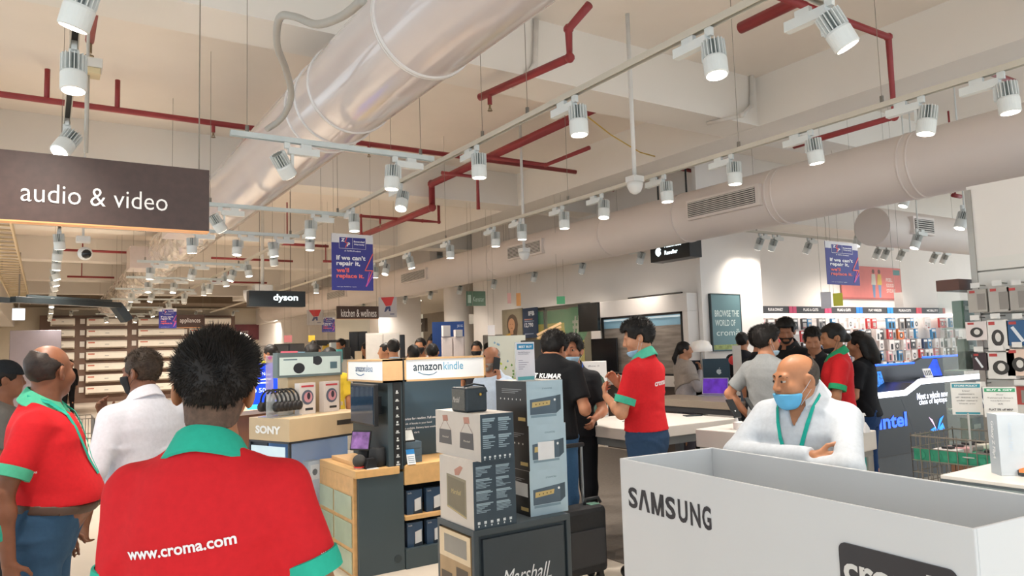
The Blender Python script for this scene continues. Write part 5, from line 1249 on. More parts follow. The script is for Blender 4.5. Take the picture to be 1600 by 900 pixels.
slab('lit_display', 'purple glowing panel beside the blue phone display', 'display', 446, 572, 615, 7.3, 13, M('screen_purple', '#8a4ae0', .3, emit=.9, var=.2), .1, .04, stand=0)
slab('lit_plinth', 'cyan glowing plinth under the blue phone display', 'display', 414, 632, 638, 6.7, 52, M('screen_lcyan', '#49d0f8', .3, emit=1.1), .1, .12)
def ph_deco(d, o, W, H): d.m(M('screen_white', '#e8f2ff')); d.flat([(W*.1, 0), (W*.9, 0), (W*.5, H*.4), (W*.2, H*.7)], o, XU, ZU)
slab('lit_display', 'small blue and white glowing picture right of the purple panel', 'display', 456, 585, 613, 7.5, 13, M('screen_deep', '#1238b0', .3, emit=.9), .1, .04, ph_deco)
slab('display_pillar', 'pale lavender display pillar behind the headphones', 'display', 470, 575, 640, 7.6, 26, M('pillar_lav', '#cfc6d8', .5), .1, .12)
def t44(d, o, W, H):
    d.m(C('#7b4a4a', .5)); d.text('4', o+XU*W*.14+ZU*H*.32, XU, ZU, W*.28, H*.25, bold=.02); d.text('9', o+XU*W*.55+ZU*H*.32, XU, ZU, W*.28, H*.25, bold=.02); d.m(C('#f0d6d6', .5)); d.rect(o, XU, ZU, W*.1, W*.9, H*.78, H*.84); d.rect(o, XU, ZU, W*.1, W*.6, H*.68, H*.72)
slab('offer_card', 'pink offer card with two big figures standing on the phone counter', 'sign', 452, 549, 583, 7.2, 25, C('#dd5a66', .5), .1, .01, t44, stand=1.06)
slab('price_tag', 'yellow price tag standing left of the pink offer card', 'sign', 411, 564, 588, 7.3, 12, C('#d3cf3e', .5), .1, .01, stand=1.06)
slab('phone_box', 'tall light blue phone box right of the pink offer card', 'box', 470, 550, 583, 7.4, 12, M('box_skyblue', '#86b4d0', .5, var=.15), .2, .05, stand=1.06)
slab('phone_box', 'grey and navy phone box behind the blue glowing display', 'box', 389, 556, 588, 8.2, 22, M('box_greynavy', '#5f6d84', .5, var=.25), .1, .1, stand=1.0)
p = atd(421, 556, 6.75); t = thing('acrylic_stand', 'clear rounded acrylic stand with a phone upright before the blue display', 'stand', (p[0], p[1], 1.06)); MB(M('acrylic_soft', '#cfc3c6', .15, alpha=.5)).box(p[0]-.035, p[0]+.035, p[1]-.006, p[1]+.006, 1.06, 1.58).build('sheet', t, bev=.004); MB(C('#b86aa0', .4)).cyl((p[0]-.0, p[1]-.012, 1.56), (p[0], p[1]-.02, 1.56), .018, n=16).build('badge', t)
p = atd(375, 560, 8.0)
mb = MB(C('#d5d0c4', .45)); mb.tube([(p[0]-.11, p[1], 1.1), (p[0]-.11, p[1], 1.72)]+[(p[0]-.11*math.cos(a_), p[1]+.0, 1.72+.11*math.sin(a_)) for a_ in np.linspace(.2, math.pi-.2, 9)]+[(p[0]+.11, p[1], 1.72), (p[0]+.11, p[1], 1.1)], .022, 8); mb.box(p[0]-.15, p[0]+.15, p[1]-.12, p[1]+.12, 0, 1.1); tag(mb.build('arch_stand', smooth=False), 'pale arch-shaped display stand behind the blue glowing display', 'display stand')

# ------------------------------------------------------------------ white display tables
TW = M('table_white', '#d2ccc6', .35, var=.02); TG = M('table_grey', '#6f7376', .45, var=.03); TD = M('table_darkwood', '#4a4440', .5, var=.06, kind='woodx')
def display_table(label, x0, x1, y0, y1, z, th_, top=TW, legm=TG, rail=.06, leg=.075, legs=True, rot=0.):
    t = thing('display_table', label, 'table', (x0, y0, 0), rot); w_, d_ = x1-x0, y1-y0
    MB(top).box(0, w_, 0, d_, z-th_, z).build('table_top', t, own=True, bev=.006)
    MB(legm).box(.02, w_-.02, .02, d_-.02, z-th_-rail, z-th_).build('apron', t, own=True)
    if legs:
        for x in (.02, w_-.02-leg):
            for y in (.02, d_-.02-leg): MB(legm).box(x, x+leg, y, y+leg, 0, z-th_-rail).build('leg', t, own=True, bev=.003)
    return t
c1 = onz(988, 672, .95)
display_table('white phone table with grey legs where the man in red stands', c1[0], c1[0]+1.15, c1[1]+.0, c1[1]+.95, .95, .085)
c2 = onz(1157, 630, .95)
display_table('pale computer table with dark legs before the woman in the grey shawl', c2[0], c2[0]+.62, c2[1], c2[1]+1.5, .95, .08, top=M('table_ash', '#cdbfae', .4, var=.05, kind='wood'), legm=M('leg_dark', '#4c4f54', .5))
c3 = onz(1298, 687, .96)
mt = display_table('large white demo table behind the man with folded arms', c3[0], c3[0]+.62, c3[1], c3[1]+1.0, .96, .125, rail=.04, legm=C('#8f8c88', .5), rot=.12)
mb = MB(M('teal_panel', '#2f9a97', .45)); mb.box(.10, .53, .035, .05, .30, .79); o_ = (.10, .035, .30); mb.m(C('#d9d94c', .5)); mb.text('BE YOURSELF', np.array(o_)+XU*.02+ZU*.38, XU, ZU, .37, .05, bold=.03); mb.m(C('#cfe6ea', .4)); mb.rect(o_, XU, ZU, 0, .43, 0, .30); mb.build('front_panel', mt, own=True)
# phones on stands
def phone_stand(label, x, y, z, yaw=0., colr='#1d2226', group='phones on stands on the demo tables', white=True):
    t = thing('phone_stand', label, 'phone stand', (x, y, z), yaw, group)
    mb = MB(C('#ece9e6', .35)); mb.lathe([(.035, 0), (.035, .05), (.028, .055), (.001, .055)], (0, 0, 0), 20); mb.build('puck', t, own=True, auto=40)
    vt = unit((0, .5, .85)); mb = MB(C('#ece9e6', .35)); mb.cyl((0, .01, .05), (0, .03, .13), .012, n=10); mb.build('neck', t, own=True)
    mb = MB(C(colr, .25)); mb.obox((0, .035, .145), XU, vt, np.cross(XU, vt), .036, .072, .005); mb.build('phone', t, own=True, bev=.003); return t
zt = .96
for k, (px, py) in enumerate(((1154, 671), (1183, 667))):
    p = onz(px, py, zt); phone_stand('dark phone on a white puck stand, %s of two on the demo table' % ('left' if k == 0 else 'right'), p[0], p[1], zt, .3*k)
p = onz(1349, 676, zt); t = thing('phone_stand', 'white arrow-shaped phone stand right of the man with folded arms', 'phone stand', (p[0], p[1], zt)); mb = MB(C('#eceaec', .35)); mb.box(-.006+p[0], .006+p[0], p[1]-.01, p[1]+.01, zt, zt+.115); mb.prism([(p[0]-.045, p[1], zt+.10), (p[0]+.005, p[1], zt+.118), (p[0]+.045, p[1], zt+.105), (p[0]+.03, p[1], zt+.125), (p[0]-.02, p[1], zt+.13)], (0, .05, 0)); mb.build('bracket', t); MB(C('#e4e2e4', .35)).prism([(p[0]-.01, p[1]-.02, zt), (p[0]+.05, p[1]-.02, zt), (p[0]+.04, p[1]-.02, zt+.03), (p[0]+.0, p[1]-.02, zt+.07)], (0, .04, 0)).build('wedge', t)
for k, (px, py, z_, cl) in enumerate(((975, 652, .95, '#2f4a42'), (988, 659, .95, '#d8d8d8'), (1012, 655, .95, '#6d5a50'), (1082, 650, .95, '#2c3a40'))):
    p = onz(px, py, z_); 
    if k == 0: phone_stand('dark green phone tilted on a low stand beside the standing poster', p[0], p[1], z_, .6, cl)
    else:
        t = thing('phone', ('white phone lying on the white phone table', 'brown phone lying near the man in red', 'dark phone lying at the right end of the white phone table')[k-1], 'phone', (p[0], p[1], z_), .4*k); MB(C(cl, .25)).box(-.036, .036, -.075, .075, 0, .009).build('body', t, own=True, bev=.003); MB(C('#23262a', .1)).box(-.033, .033, -.072, .072, .009, .0095).build('display', t, own=True)
# standing phone poster on the first table
p = onz(930, 652, .95); W_ = 46*5.7/1130; H_ = 98*5.7/1130
st = thing('standing_poster', 'white standing board picturing a dark green phone, on the white phone table', 'poster', (p[0], p[1], .95), -ang(930)+.12)
MB(C('#e6e4e2', .45)).box(-W_/2, W_/2, -.02, .02, 0, H_).build('board', st, own=True, bev=.003)
mb = MB(M('phone_green', '#4a6b5f', .35, var=.1)); o_ = np.array((-W_/2, -.02, 0)); mb.flat([(W_*.42, H_*.06), (W_*.97, H_*.04), (W_*.97, H_*.55), (W_*.86, H_*.70), (W_*.70, H_*.78), (W_*.55, H_*.70), (W_*.44, H_*.52)], o_, XU, ZU); mb.m(C('#3a5549', .4)); mb.flat([(W_*.70, H_*.04), (W_*.97, H_*.04), (W_*.97, H_*.55), (W_*.86, H_*.70), (W_*.70, H_*.78)], o_, XU, ZU, .0015); mb.m(C('#6b6b76', .5)); mb.text('iPhone 13', o_+XU*W_*.30+ZU*H_*.90, XU, ZU, W_*.42, H_*.03)
mb.build('printing', st, own=True)
# computers on the second table
def laptop(label, c, yaw, w_, h_, scr, tilt=.3, emit=.6, logo=None, col_='#b9bbbf'):
    t = thing('laptop', label, 'laptop', c, yaw); MB(C(col_, .35, metal=.6)).box(-w_/2, w_/2, -.11, .11, 0, .014).build('keyboard_base', t, own=True, bev=.003)
    vt = unit((0, tilt, 1)); cc = np.array((0, .11, .014))+vt*h_/2; l_ = MB(C(col_, .35, metal=.6)).obox(cc, XU, vt, np.cross(XU, vt), w_/2, h_/2, .004).build('lid', t, own=True, bev=.002)
    MB(scr).obox(cc+np.cross(XU, vt)*.0045, XU, vt, np.cross(XU, vt), w_/2-.008, h_/2-.008, .0008).build('display', l_, own=True); return t
zt = .95
p = onz(1112, 619, zt); laptop('open laptop with a purple screen on the computer table', (p[0]+.02, p[1], zt), -ang(1112)-.25, .31, .20, M('mac_screen', '#5a2ba8', .2, var=.45, scale=9, emit=.6))
p = onz(1130, 618, zt); 
im = thing('desktop_computer', 'slate blue desktop computer seen from behind with a fruit emblem', 'computer', (p[0]+.30, p[1]+.35, zt), -ang(1130)+.15)
Wd, Hh = 46*8.0/1130, .33; vt = unit((0, .12, 1)); cc = np.array((0, 0, .10+Hh/2)); bk = MB(M('imac_back', '#2d4250', .3, var=.05, metal=.3)).obox(cc, XU, vt, np.cross(XU, vt), Wd/2, Hh/2, .008).build('housing', im, own=True, bev=.004)
def apple_mark(mb, c, u, v, r, lift):
    P = [(r*(.86*math.cos(a)*(1+.06*math.cos(2*a))), r*.92*math.sin(a)-(.10*r if abs(math.cos(a)) < .25 else 0)) for a in np.linspace(0, 2*math.pi, 26, endpoint=False)]
    P = [(x-(.30*r*max(0, 1-((y-.05*r)/(.38*r))**2) if x > 0 else 0), y) for x, y in P]
    mb.flat(P, c, u, v, lift); mb.flat([(0, r*1.0), (r*.08, r*1.3), (r*.38, r*1.5), (r*.34, r*1.2)], c, u, v, lift)
mb = MB(C('#c4ccd0', .3)); apple_mark(mb, cc+np.cross(XU, vt)*.009+XU*.03, XU, vt, .035, .001); mb.build('emblem', bk, own=True)
MB(C('#9fa7ac', .35, metal=.7)).box(-.06, .06, -.06, .06, 0, .006).build('foot', im, own=True); MB(C('#9fa7ac', .35, metal=.7)).box(-.05, .05, .02, .03, .006, .14).build('stand', im, own=True)
p = onz(1097, 612, zt); mo = thing('monitor', 'black monitor beside the woman in the grey shawl', 'monitor', (p[0]+.20, p[1]+.30, zt), -ang(1097)-.2); MB(C('#1c1c26', .25)).box(-.14, .12, -.012, .012, .10, .40).build('panel', mo, own=True); MB(C('#26262c', .4)).box(-.02, .02, 0, .02, 0, .12).build('stand', mo, own=True); MB(C('#26262c', .4)).box(-.08, .08, -.06, .06, 0, .006).build('foot', mo, own=True)
p = onz(1142, 617, zt); t = thing('tablet', 'small grey blue tablet standing in front of the desktop computer', 'tablet', (c2[0]+.20, c2[1]+.10, zt), -ang(1142)); vt = unit((0, .2, 1)); b_ = MB(C('#5a6a7c', .35)).obox((0, 0, .078), XU, vt, np.cross(XU, vt), .046, .076, .004).build('body', t, own=True); mb = MB(C('#c4ccd0', .3)); apple_mark(mb, np.array((0, 0, .078))+np.cross(XU, vt)*.005, XU, vt, .016, .001); mb.build('emblem', b_, own=True)
slab('product_board', 'tall white product board right of the desktop computer', 'sign', 1155, 540, 618, 8.0, 13, C('#dfdad6', .5), 0, .05)
p = atd(1096, 560, 9.3); t = thing('lamp_shade', 'white rounded shade behind the black monitor', 'lamp', (p[0], p[1], .95)); MB(C('#efe9e2', .4, emit=.25)).lathe([(.001, 1.62), (.10, 1.60), (.14, 1.54), (.145, 1.47), (.14, 1.47), (.001, 1.5)], (p[0], p[1], 0), 20).build('shade', t, smooth=True); MB(C('#b9b5b0', .4)).cyl((p[0], p[1], 0), (p[0], p[1], 1.5), .015, n=8).build('pole', t)
bl = atd(1146, 563, 8.3); rb = MB(C('#d8383c', .4)); rb.ball(bl, .055, 16); o = rb.build('ornament', smooth=True); MB(C('#9a9894', .4)).cyl((bl[0], bl[1], .0), (bl[0], bl[1], bl[2]-.05), .008, n=8).build('post', o); tag(o, 'red round ornament beside the tall white product board', 'ornament')

# foreground glass counter at the lower right with the slim box
c4 = onz(1469, 742, 1.0)
gc = thing('glass_counter', 'white topped glass counter at the right edge behind the bin', 'counter', (c4[0]+.3, c4[1]-.3, 0))
MB(C('#e8e2da', .3)).box(c4[0], c4[0]+.8, c4[1]-1.0, c4[1], .985, 1.0).build('counter_top', gc, bev=.002)
MB(M('counter_glass', '#c3d3d3', .08, alpha=.6, spec=.7)).box(c4[0]+.005, c4[0]+.795, c4[1]-.995, c4[1]-.005, .10, .975).build('glass_body', gc)
MB(C('#5c6468', .4)).box(c4[0], c4[0]+.8, c4[1]-1.0, c4[1], .975, .985).build('edge_strip', gc); MB(C('#b5b2ae', .5)).box(c4[0], c4[0]+.8, c4[1]-1.0, c4[1], 0, .10).build('plinth', gc)
p = onz(1580, 741, 1.0); gb = thing('phone_carton', 'tall slim white phone box standing on the glass counter', 'box', (p[0], p[1], 1.0), -ang(1580)+.45)
d_ = np.linalg.norm(p[:2]); Hh = 93*p[1]/ (p[1]) * 3.0/1130; MB(C('#dfe4e8', .4)).box(-.055, .055, -.04, .04, 0, Hh).build('carton', gb, own=True, bev=.002)
mb = MB(C('#aeb9c2', .45)); mb.rect((-.055, .04, 0), NY, ZU, 0, .08, 0, Hh); mb.m(C('#f4f6f8', .4)); mb.text('Galaxy Z Flip4', (-.055-.002, 0+.012, Hh*.88), -ZU, NY, Hh*.62, .028, bold=.02); mb.m(C('#dfe9f4', .4)); mb.text('Galaxy Z Flip4', (-.02, -.04, Hh*.86), -ZU, XU, Hh*.45, .018); mb.build('printing', gb, own=True)
p = onz(1594, 742, 1.0); t = thing('phone', 'phone with green and orange screen lying in a cradle beside the slim box', 'phone', (p[0]+.02, p[1]-.06, 1.0), -ang(1590)); vt = unit((0, .8, .5)); MB(C('#2a2c30', .3)).obox((0, 0, .035), XU, vt, np.cross(XU, vt), .07, .05, .004).build('body', t, own=True); mb = MB(M('phone_art', '#2f8f82', .2, var=.4, scale=18, emit=.4)); mb.obox((0, 0, .035)+np.cross(XU, vt)*.0045, XU, vt, np.cross(XU, vt), .066, .046, .0005); mb.m(M('phone_art2', '#c8703a', .2, var=.2, emit=.4)); mb.flat([(-.066, -.046), (.03, -.046), (-.066, .02)], np.array((0, 0, .035))+np.cross(XU, vt)*.0055, XU, vt); mb.build('display', t, own=True)
# ------------------------------------------------------------------ hanging signs
def hangers(mb, xs, y, z0):
    for x in xs: mb.cyl((x, y, z0), (x, y, 4.37), .003, n=6)
BRN = M('sign_walnut', '#4a3630', .45, var=.12, scale=3, kind='woodx'); SIGNW = C('#e9e4de', .4, emit=.25, var=0.)
def brown_sign(label, px0, px1, py0, py1, y, txt, tx0, tx1, ty0, ty1, strip=True, thick=.06):
    a, b = ony(px0, (py0[0]+py1[0])/2, y), ony(px1, (py0[1]+py1[1])/2, y); z1 = (ony(px0, py0[0], y)[2]+ony(px1, py0[1], y)[2])/2; z0 = (ony(px0, py1[0], y)[2]+ony(px1, py1[1], y)[2])/2
    o = MB(BRN).box(a[0], b[0], y, y+thick, z0, z1).build('hanging_sign'); tag(o, label, 'sign')
    if strip: MB(M('sign_edge', '#d89a62', .4, emit=.4)).box(a[0], b[0], y-.001, y+thick, z0-.006, z0).build('edge_strip', o)
    ta, tb = ony(tx0, ty1, y), ony(tx1, ty0, y); mb = MB(SIGNW); mb.text(txt, (ta[0], y-.001, ta[2]), XU, ZU, tb[0]-ta[0], ony(tx0, ty0, y)[2]-ta[2], lift=.003, bold=-.004 if strip else 0); mb.build('lettering', o)
    mb = MB(WIRE); hangers(mb, (a[0]+.05, b[0]-.04), y+thick/2, z1); mb.build('hanger', o); return o
a0 = ony(-70, 228, 3.5)
brown_sign('large brown audio and video sign hanging at the upper left', -70, 327, (229, 263), (342, 358), 3.5, 'audio & video', 32, 262, 284, 314)
brown_sign('brown appliances sign hanging far back beyond the foreground head', 272, 320, (491, 492), (511, 512), 18.0, 'appliances', 281, 313, 497, 506)
brown_sign('brown kitchen and wellness sign hanging far back in the middle', 527, 592, (479, 478), (498, 498), 15.0, 'kitchen & wellness', 533, 588, 483, 495)
def warranty(label, x0, x1, z0, z1, y, yaw=0.):
    W, H = x1-x0, z1-z0
    t = thing('hanging_poster', label, 'poster', ((x0+x1)/2, y, z0), yaw, 'warranty posters hung from the ceiling')
    mb = MB(M('poster_blue', '#2f2f86', .4, var=.03)); mb.box(-W/2, W/2, 0, .004, 0, H); o_ = np.array((-W/2, -.0, 0)); mb.m(C('#dcdbe0', .4)); mb.rect(o_, XU, ZU, 0, W, H*.84, H); b_ = mb.build('board', t, own=True)
    mb = MB(M('poster_blue', '#2f2f86')); mb.rect(o_, XU, ZU, W*.18, W*.82, H*.74, H*.94, .002)
    WH = C('#f2f1f6', .4); mb.m(WH); mb.line([(W*.18, H*.74), (W*.82, H*.74), (W*.82, H*.94), (W*.18, H*.94), (W*.18, H*.74)], o_, XU, ZU, W*.006, .003); mb.line([(W*.5, H*.75), (W*.5, H*.93)], o_, XU, ZU, W*.005, .003)
    mb.text('Z', o_+XU*W*.22+ZU*H*.86, XU, ZU, W*.09, H*.06, bold=.05, lift=.003, italic=.1); mb.text('P', o_+XU*W*.36+ZU*H*.78, XU, ZU, W*.08, H*.07, bold=.05, lift=.003)
    mb.text('Extended', o_+XU*W*.53+ZU*H*.855, XU, ZU, W*.26, H*.030, bold=.03, lift=.003); mb.text('Warranty', o_+XU*W*.53+ZU*H*.80, XU, ZU, W*.26, H*.034, bold=.03, lift=.003)
    mb.text('A TATA Product', o_+XU*W*.30+ZU*H*.685, XU, ZU, W*.40, H*.025, bold=.03, lift=.003)
    mb.text('If we can\u2019t', o_+XU*W*.11+ZU*H*.535, XU, ZU, W*.70, H*.082, bold=.03, lift=.003); mb.text('repair it,', o_+XU*W*.11+ZU*H*.415, XU, ZU, W*.57, H*.10, bold=.03, lift=.003)
    mb.text('cost upto Rs5000 for repairs', o_+XU*W*.12+ZU*H*.05, XU, ZU, W*.47, H*.022, lift=.003)
    mb.m(C('#f06a64', .4)); mb.text('we\u2019ll', o_+XU*W*.11+ZU*H*.315, XU, ZU, W*.30, H*.08, bold=.03, lift=.003); mb.text('replace it.', o_+XU*W*.11+ZU*H*.195, XU, ZU, W*.66, H*.10, bold=.03, lift=.003)
    mb.m(C('#f0625a', .4)); mb.line([(W*.99, H*.66), (W*.80, H*.36), (W*.985, H*.36), (W*.82, H*.08)], o_, XU, ZU, W*.022, .003); mb.m(C('#c85ad0', .4)); mb.line([(W*.985, H*.27), (W*.83, H*.075), (W*.905, H*.33)], o_, XU, ZU, W*.014, .0035)
    mb.m(C('#e85a54', .4)); mb.line([(W*.36, H*.93), (W*.32, H*.85), (W*.38, H*.84), (W*.33, H*.76)], o_, XU, ZU, W*.02, .0035)
    mb.build('printing', b_, own=True)
    zc = 4.37-z0; mb = MB(WIRE)
    for x in (-W*.45, W*.45): mb.cyl((x, 0, H), (x, 0, zc), .0014, n=6)
    mb.build('hanger', t, own=True); return t
warranty('large blue and white warranty poster hanging in the middle of the shop', 2.56, 3.03, 2.26, 2.875, 7.5)
warranty('blue warranty poster hanging before the coral banner at the right', 6.79, 7.40, 2.145, 2.60, 4.5, .03)
a, b = ony(248, 513, 14.0), ony(276, 482, 14.0); warranty('small far blue warranty poster above the foreground head', a[0], b[0], a[2], b[2], 14.0)
a, b = ony(503, 519, 19.0), ony(523, 495, 19.0); warranty('tiny far blue warranty poster under the kitchen sign', a[0], b[0], a[2], b[2], 19.0)
# lit black brand signs
def lit_sign(label, x0, x1, z0, z1, y, txt, fx0, fx1, fz0, fz1, wires=True):
    o = MB(C('#14191b', .35)).box(x0, x1, y, y+.16, z0, z1).build('lit_sign', bev=.004); tag(o, label, 'sign')
    W, H = x1-x0, z1-z0; mb = MB(M('sign_glow', '#e8f6f8', .3, emit=2.2, var=0)); mb.text(txt, (x0+W*fx0, y-.002, z0+H*fz0), XU, ZU, W*(fx1-fx0), H*(fz1-fz0), bold=.02, lift=.003); mb.build('lettering', o)
    mb = MB(C('#191714', .5)); hangers(mb, (x0+W*.2, x0+W*.75), y+.08, z1); mb.build('hanger', o); return o
lit_sign('lit black brand sign with white lettering hanging left of centre', 2.55, 3.40, 2.33, 2.57, 11.2, 'dyson', .42, .86, .26, .80)
yA0, yA1 = onx(1078, 395, 6.9)[1], onx(1016, 395, 6.9)[1]
zA0 = onx(1016, 411, 6.9)[2]; o = MB(C('#15181a', .35)).box(6.9, 7.12, yA0, yA1, zA0, 2.98).build('lit_sign', bev=.004); tag(o, 'lit black reseller sign with fruit emblem hanging under the right duct', 'sign')
mb = MB(M('sign_glow', '#e8f6f8')); L_ = yA1-yA0; apple_mark(mb, np.array((6.9, yA1-L_*.22, zA0+.13)), NY, ZU, .062, .003); mb.text('Authorised', (6.897, yA1-L_*.38, zA0+.17), NY, ZU, L_*.42, .055, bold=.02); mb.text('Reseller', (6.897, yA1-L_*.38, zA0+.075), NY, ZU, L_*.33, .055, bold=.02); mb.build('lettering', o)
mb = MB(C('#191714', .5)); mb.cyl((7.0, yA0+.1, 2.98), (7.0, yA0+.1, 4.37), .012, n=8); mb.cyl((7.0, yA1-.1, 2.98), (7.0, yA1-.1, 4.37), .012, n=8); mb.build('hanger', o)
# black lighting boom at the left
a, b = onz(20, 468, 2.3), onz(186, 477, 2.3); bb = thing('lighting_boom', 'black lighting boom with angled end under the audio sign', 'lighting boom', ((a[0]+b[0])/2, (a[1]+b[1])/2, 2.25)); u_ = unit(b-a); v_ = np.cross(ZU, u_); L_ = np.linalg.norm(b-a)/2
MB(C('#1f2527', .4)).obox((a+b)/2, u_, v_, ZU, L_, .05, .035).build('beam', bb, bev=.004); MB(C('#2b3234', .4)).obox((a+b)/2+ZU*.05-v_*.03, u_, v_, ZU, L_*.8, .012, .012).build('upper_rail', bb)
MB(C('#1f2527', .4)).obox(b+np.array((.03, 0, -.10)), unit((.55, 0, -.83)), v_, unit((.83, 0, .55)), .12, .05, .05).build('end_arm', bb, bev=.004)
MB(C('#26292b', .4)).cyl((a[0]-.25, a[1], 2.3), (a[0]-.25, a[1], 4.37), .015, n=8).build('hanger', bb); MB(C('#1f2527', .4)).obox(a+np.array((-.25, 0, 0)), u_, v_, ZU, .3, .05, .03).build('beam_extension', bb)
# small cart posters and price flags
def flag(label, px0, px1, py0, py1, d, mat, deco=None, tilt=0.):
    c = atd((px0+px1)/2, py1, d); W = (px1-px0)*d/FPX; H = (py1-py0)*d/FPX
    t = thing('hanging_card', label, 'sign', c, -ang((px0+px1)/2)+tilt); mb = MB(mat); mb.box(-W/2, W/2, 0, .006, 0, H); b_ = mb.build('card', t, own=True); FRAME[b_] = FRAME[t]
    if deco:
        d_ = MB(PR); deco(d_, np.array((-W/2, -.0, 0)), W, H); d_.build('printing', b_, own=True)
    mb = MB(WIRE); zc = 4.37-c[2]
    for x in (-W*.4, W*.4): mb.cyl((x, .003, H), (x, .003, zc), .0016, n=5)
    mb.build('hanger', t, own=True); return t
def cart(d, o, W, H):
    d.m(C('#cc3a3c', .5)); d.flat([(W*.12, H*.98), (W*.86, H*1.0), (W*.70, H*.58), (W*.40, H*.55)], o, XU, ZU); d.m(C('#4a4f78', .5)); d.flat([(W*.40, H*.52), (W*.64, H*.55), (W*.66, H*.30), (W*.56, H*.30), (W*.54, H*.44), (W*.40, H*.28), (W*.30, H*.28)], o, XU, ZU, .0015); d.rect(o, XU, ZU, W*.62, W*.86, H*.14, H*.18)
flag('grey poster with red funnel picture right of the kitchen sign', 592, 620, 464, 496, 13.0, C('#c2bec0', .5), cart)
flag('pale poster with red funnel picture far left of the kitchen sign', 480, 505, 484, 508, 17.0, C('#cac5c2', .5), cart)
def leaf(d, o, W, H): d.m(C('#a8bfae', .5)); d.text('Kenstar', o+XU*W*.35+ZU*H*.3, XU, ZU, W*.58, H*.32); d.rect(o, XU, ZU, W*.08, W*.24, H*.2, H*.75)
flag('green brand board hanging beyond the round column', 728, 760, 455, 478, 13.5, C('#4c6a52', .5), leaf, .35)
flag('small yellow flag poster above the accessory headers', 1303, 1317, 458, 478, 8.6, C('#d5d34a', .5)); flag('white and blue hanging card above the accessory headers', 1284, 1299, 456, 482, 8.4, C('#d9d6dc', .5)); flag('white hanging card right of the coral banner', 1399, 1411, 457, 480, 8.6, C('#f0e4dc', .5))
flag('pink cracker-shaped hanging card far left', 444, 456, 524, 535, 14.0, C('#e08a8e', .5)); flag('yellow hanging card far back beside the grey fridges', 482, 492, 524, 534, 14.0, C('#dcb53a', .5)); flag('second yellow card lower at the far cash desk', 504, 514, 538, 550, 13.0, C('#d8b23a', .5))
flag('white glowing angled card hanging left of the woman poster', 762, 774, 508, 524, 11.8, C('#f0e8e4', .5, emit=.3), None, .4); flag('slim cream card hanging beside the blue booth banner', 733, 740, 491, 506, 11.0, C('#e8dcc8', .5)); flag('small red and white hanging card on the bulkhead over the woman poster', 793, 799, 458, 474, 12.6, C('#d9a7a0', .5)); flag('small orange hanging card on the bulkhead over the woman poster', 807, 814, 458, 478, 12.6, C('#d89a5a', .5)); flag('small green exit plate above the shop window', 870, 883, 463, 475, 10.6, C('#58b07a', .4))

# ------------------------------------------------------------------ phone-shop wall: framed picture, posters, shop window
XW = 7.9
Y0, Y1 = 7.08, onx(938, 480, 7.45)[1]
pw = thing('display_wall_unit', 'white display wall unit with black-framed grey picture', 'wall unit', (7.6, (Y0+Y1)/2, 0))
zt = 2.28
mb = MB(M('unit_white', '#e9e2dc', .45, var=.02)); z1 = 2.03; z0 = 1.13
mb.box(7.45, 7.88, Y0, Y1+.02, z1, zt); mb.box(7.45, 7.88, Y0, Y0+.10, .0, z1); mb.box(7.45, 7.88, Y1-.02, Y1+.02, 0, z1); mb.box(7.40, 7.88, Y0, Y1, .98, z0); mb.build('surround', pw, bev=.004)
mb = MB(C('#1d1a1a', .4)); f = .03; ya, yb = Y0+.10, Y1-.02
mb.box(7.44, 7.47, ya, yb, z1-f, z1); mb.box(7.44, 7.47, ya, yb, z0, z0+f); mb.box(7.44, 7.47, ya, ya+f, z0, z1); mb.box(7.44, 7.47, yb-f, yb, z0, z1); mb.build('picture_frame', pw)
pm = bpy.data.materials.new('picture_haze'); pm.use_nodes = True; nt = pm.node_tree; N = nt.nodes; L = nt.links; tc = N.new('ShaderNodeTexCoord'); mp = N.new('ShaderNodeMapping'); mp.inputs['Scale'].default_value = (1, 1.2, 9); L.new(tc.outputs['Object'], mp.inputs[0]); nz = N.new('ShaderNodeTexNoise'); nz.inputs['Scale'].default_value = 2.2; nz.inputs['Detail'].default_value = 8; L.new(mp.outputs[0], nz.inputs['Vector'])
cr = N.new('ShaderNodeValToRGB'); cr.color_ramp.elements[0].position = .35; cr.color_ramp.elements[0].color = (*lin('#7d756e'), 1); cr.color_ramp.elements[1].position = .7; cr.color_ramp.elements[1].color = (*lin('#a79c92'), 1); L.new(nz.outputs['Fac'], cr.inputs[0]); L.new(cr.outputs[0], N['Principled BSDF'].inputs['Base Color']); N['Principled BSDF'].inputs['Roughness'].default_value = .35
mb = MB(pm); mb.box(7.47, 7.48, ya, yb, z0, z1); mb.m(M('picture_sky', '#7fa3b4', .3, var=.08, emit=.25, scale=3)); mb.rect((7.47, yb, z0), NY, ZU, 0, yb-ya, (z1-z0)*.80, z1-z0-f); mb.m(M('picture_light', '#d5e6ea', .3, emit=.6)); mb.rect((7.47, yb, z0), NY, ZU, 0, yb-ya, (z1-z0)*.925, (z1-z0)*.955, .002); mb.build('picture', pw)
MB(M('base_dark', '#4d443f', .5, var=.1, scale=3)).box(7.48, 7.88, Y0, Y1, 0, .98).build('base', pw)
yb1, yb2 = onx(965, 548, 7.40)[1], onx(925, 548, 7.40)[1]
t = thing('television', 'black switched-off television on the white display wall unit', 'television', (7.4, (yb1+yb2)/2, 1.13)); MB(C('#17171a', .2)).box(7.385, 7.41, yb1, yb2, 1.18, 1.70).build('panel', t, bev=.003); MB(C('#1d1d20', .4)).box(7.36, 7.45, (yb1+yb2)/2-.12, (yb1+yb2)/2+.12, 1.13, 1.18).build('foot', t)
yb1, yb2 = onx(935, 495, 7.3)[1], onx(905, 495, 7.3)[1]; zb, zt2 = onx(935, 517, 7.3)[2], onx(935, 472, 7.3)[2]
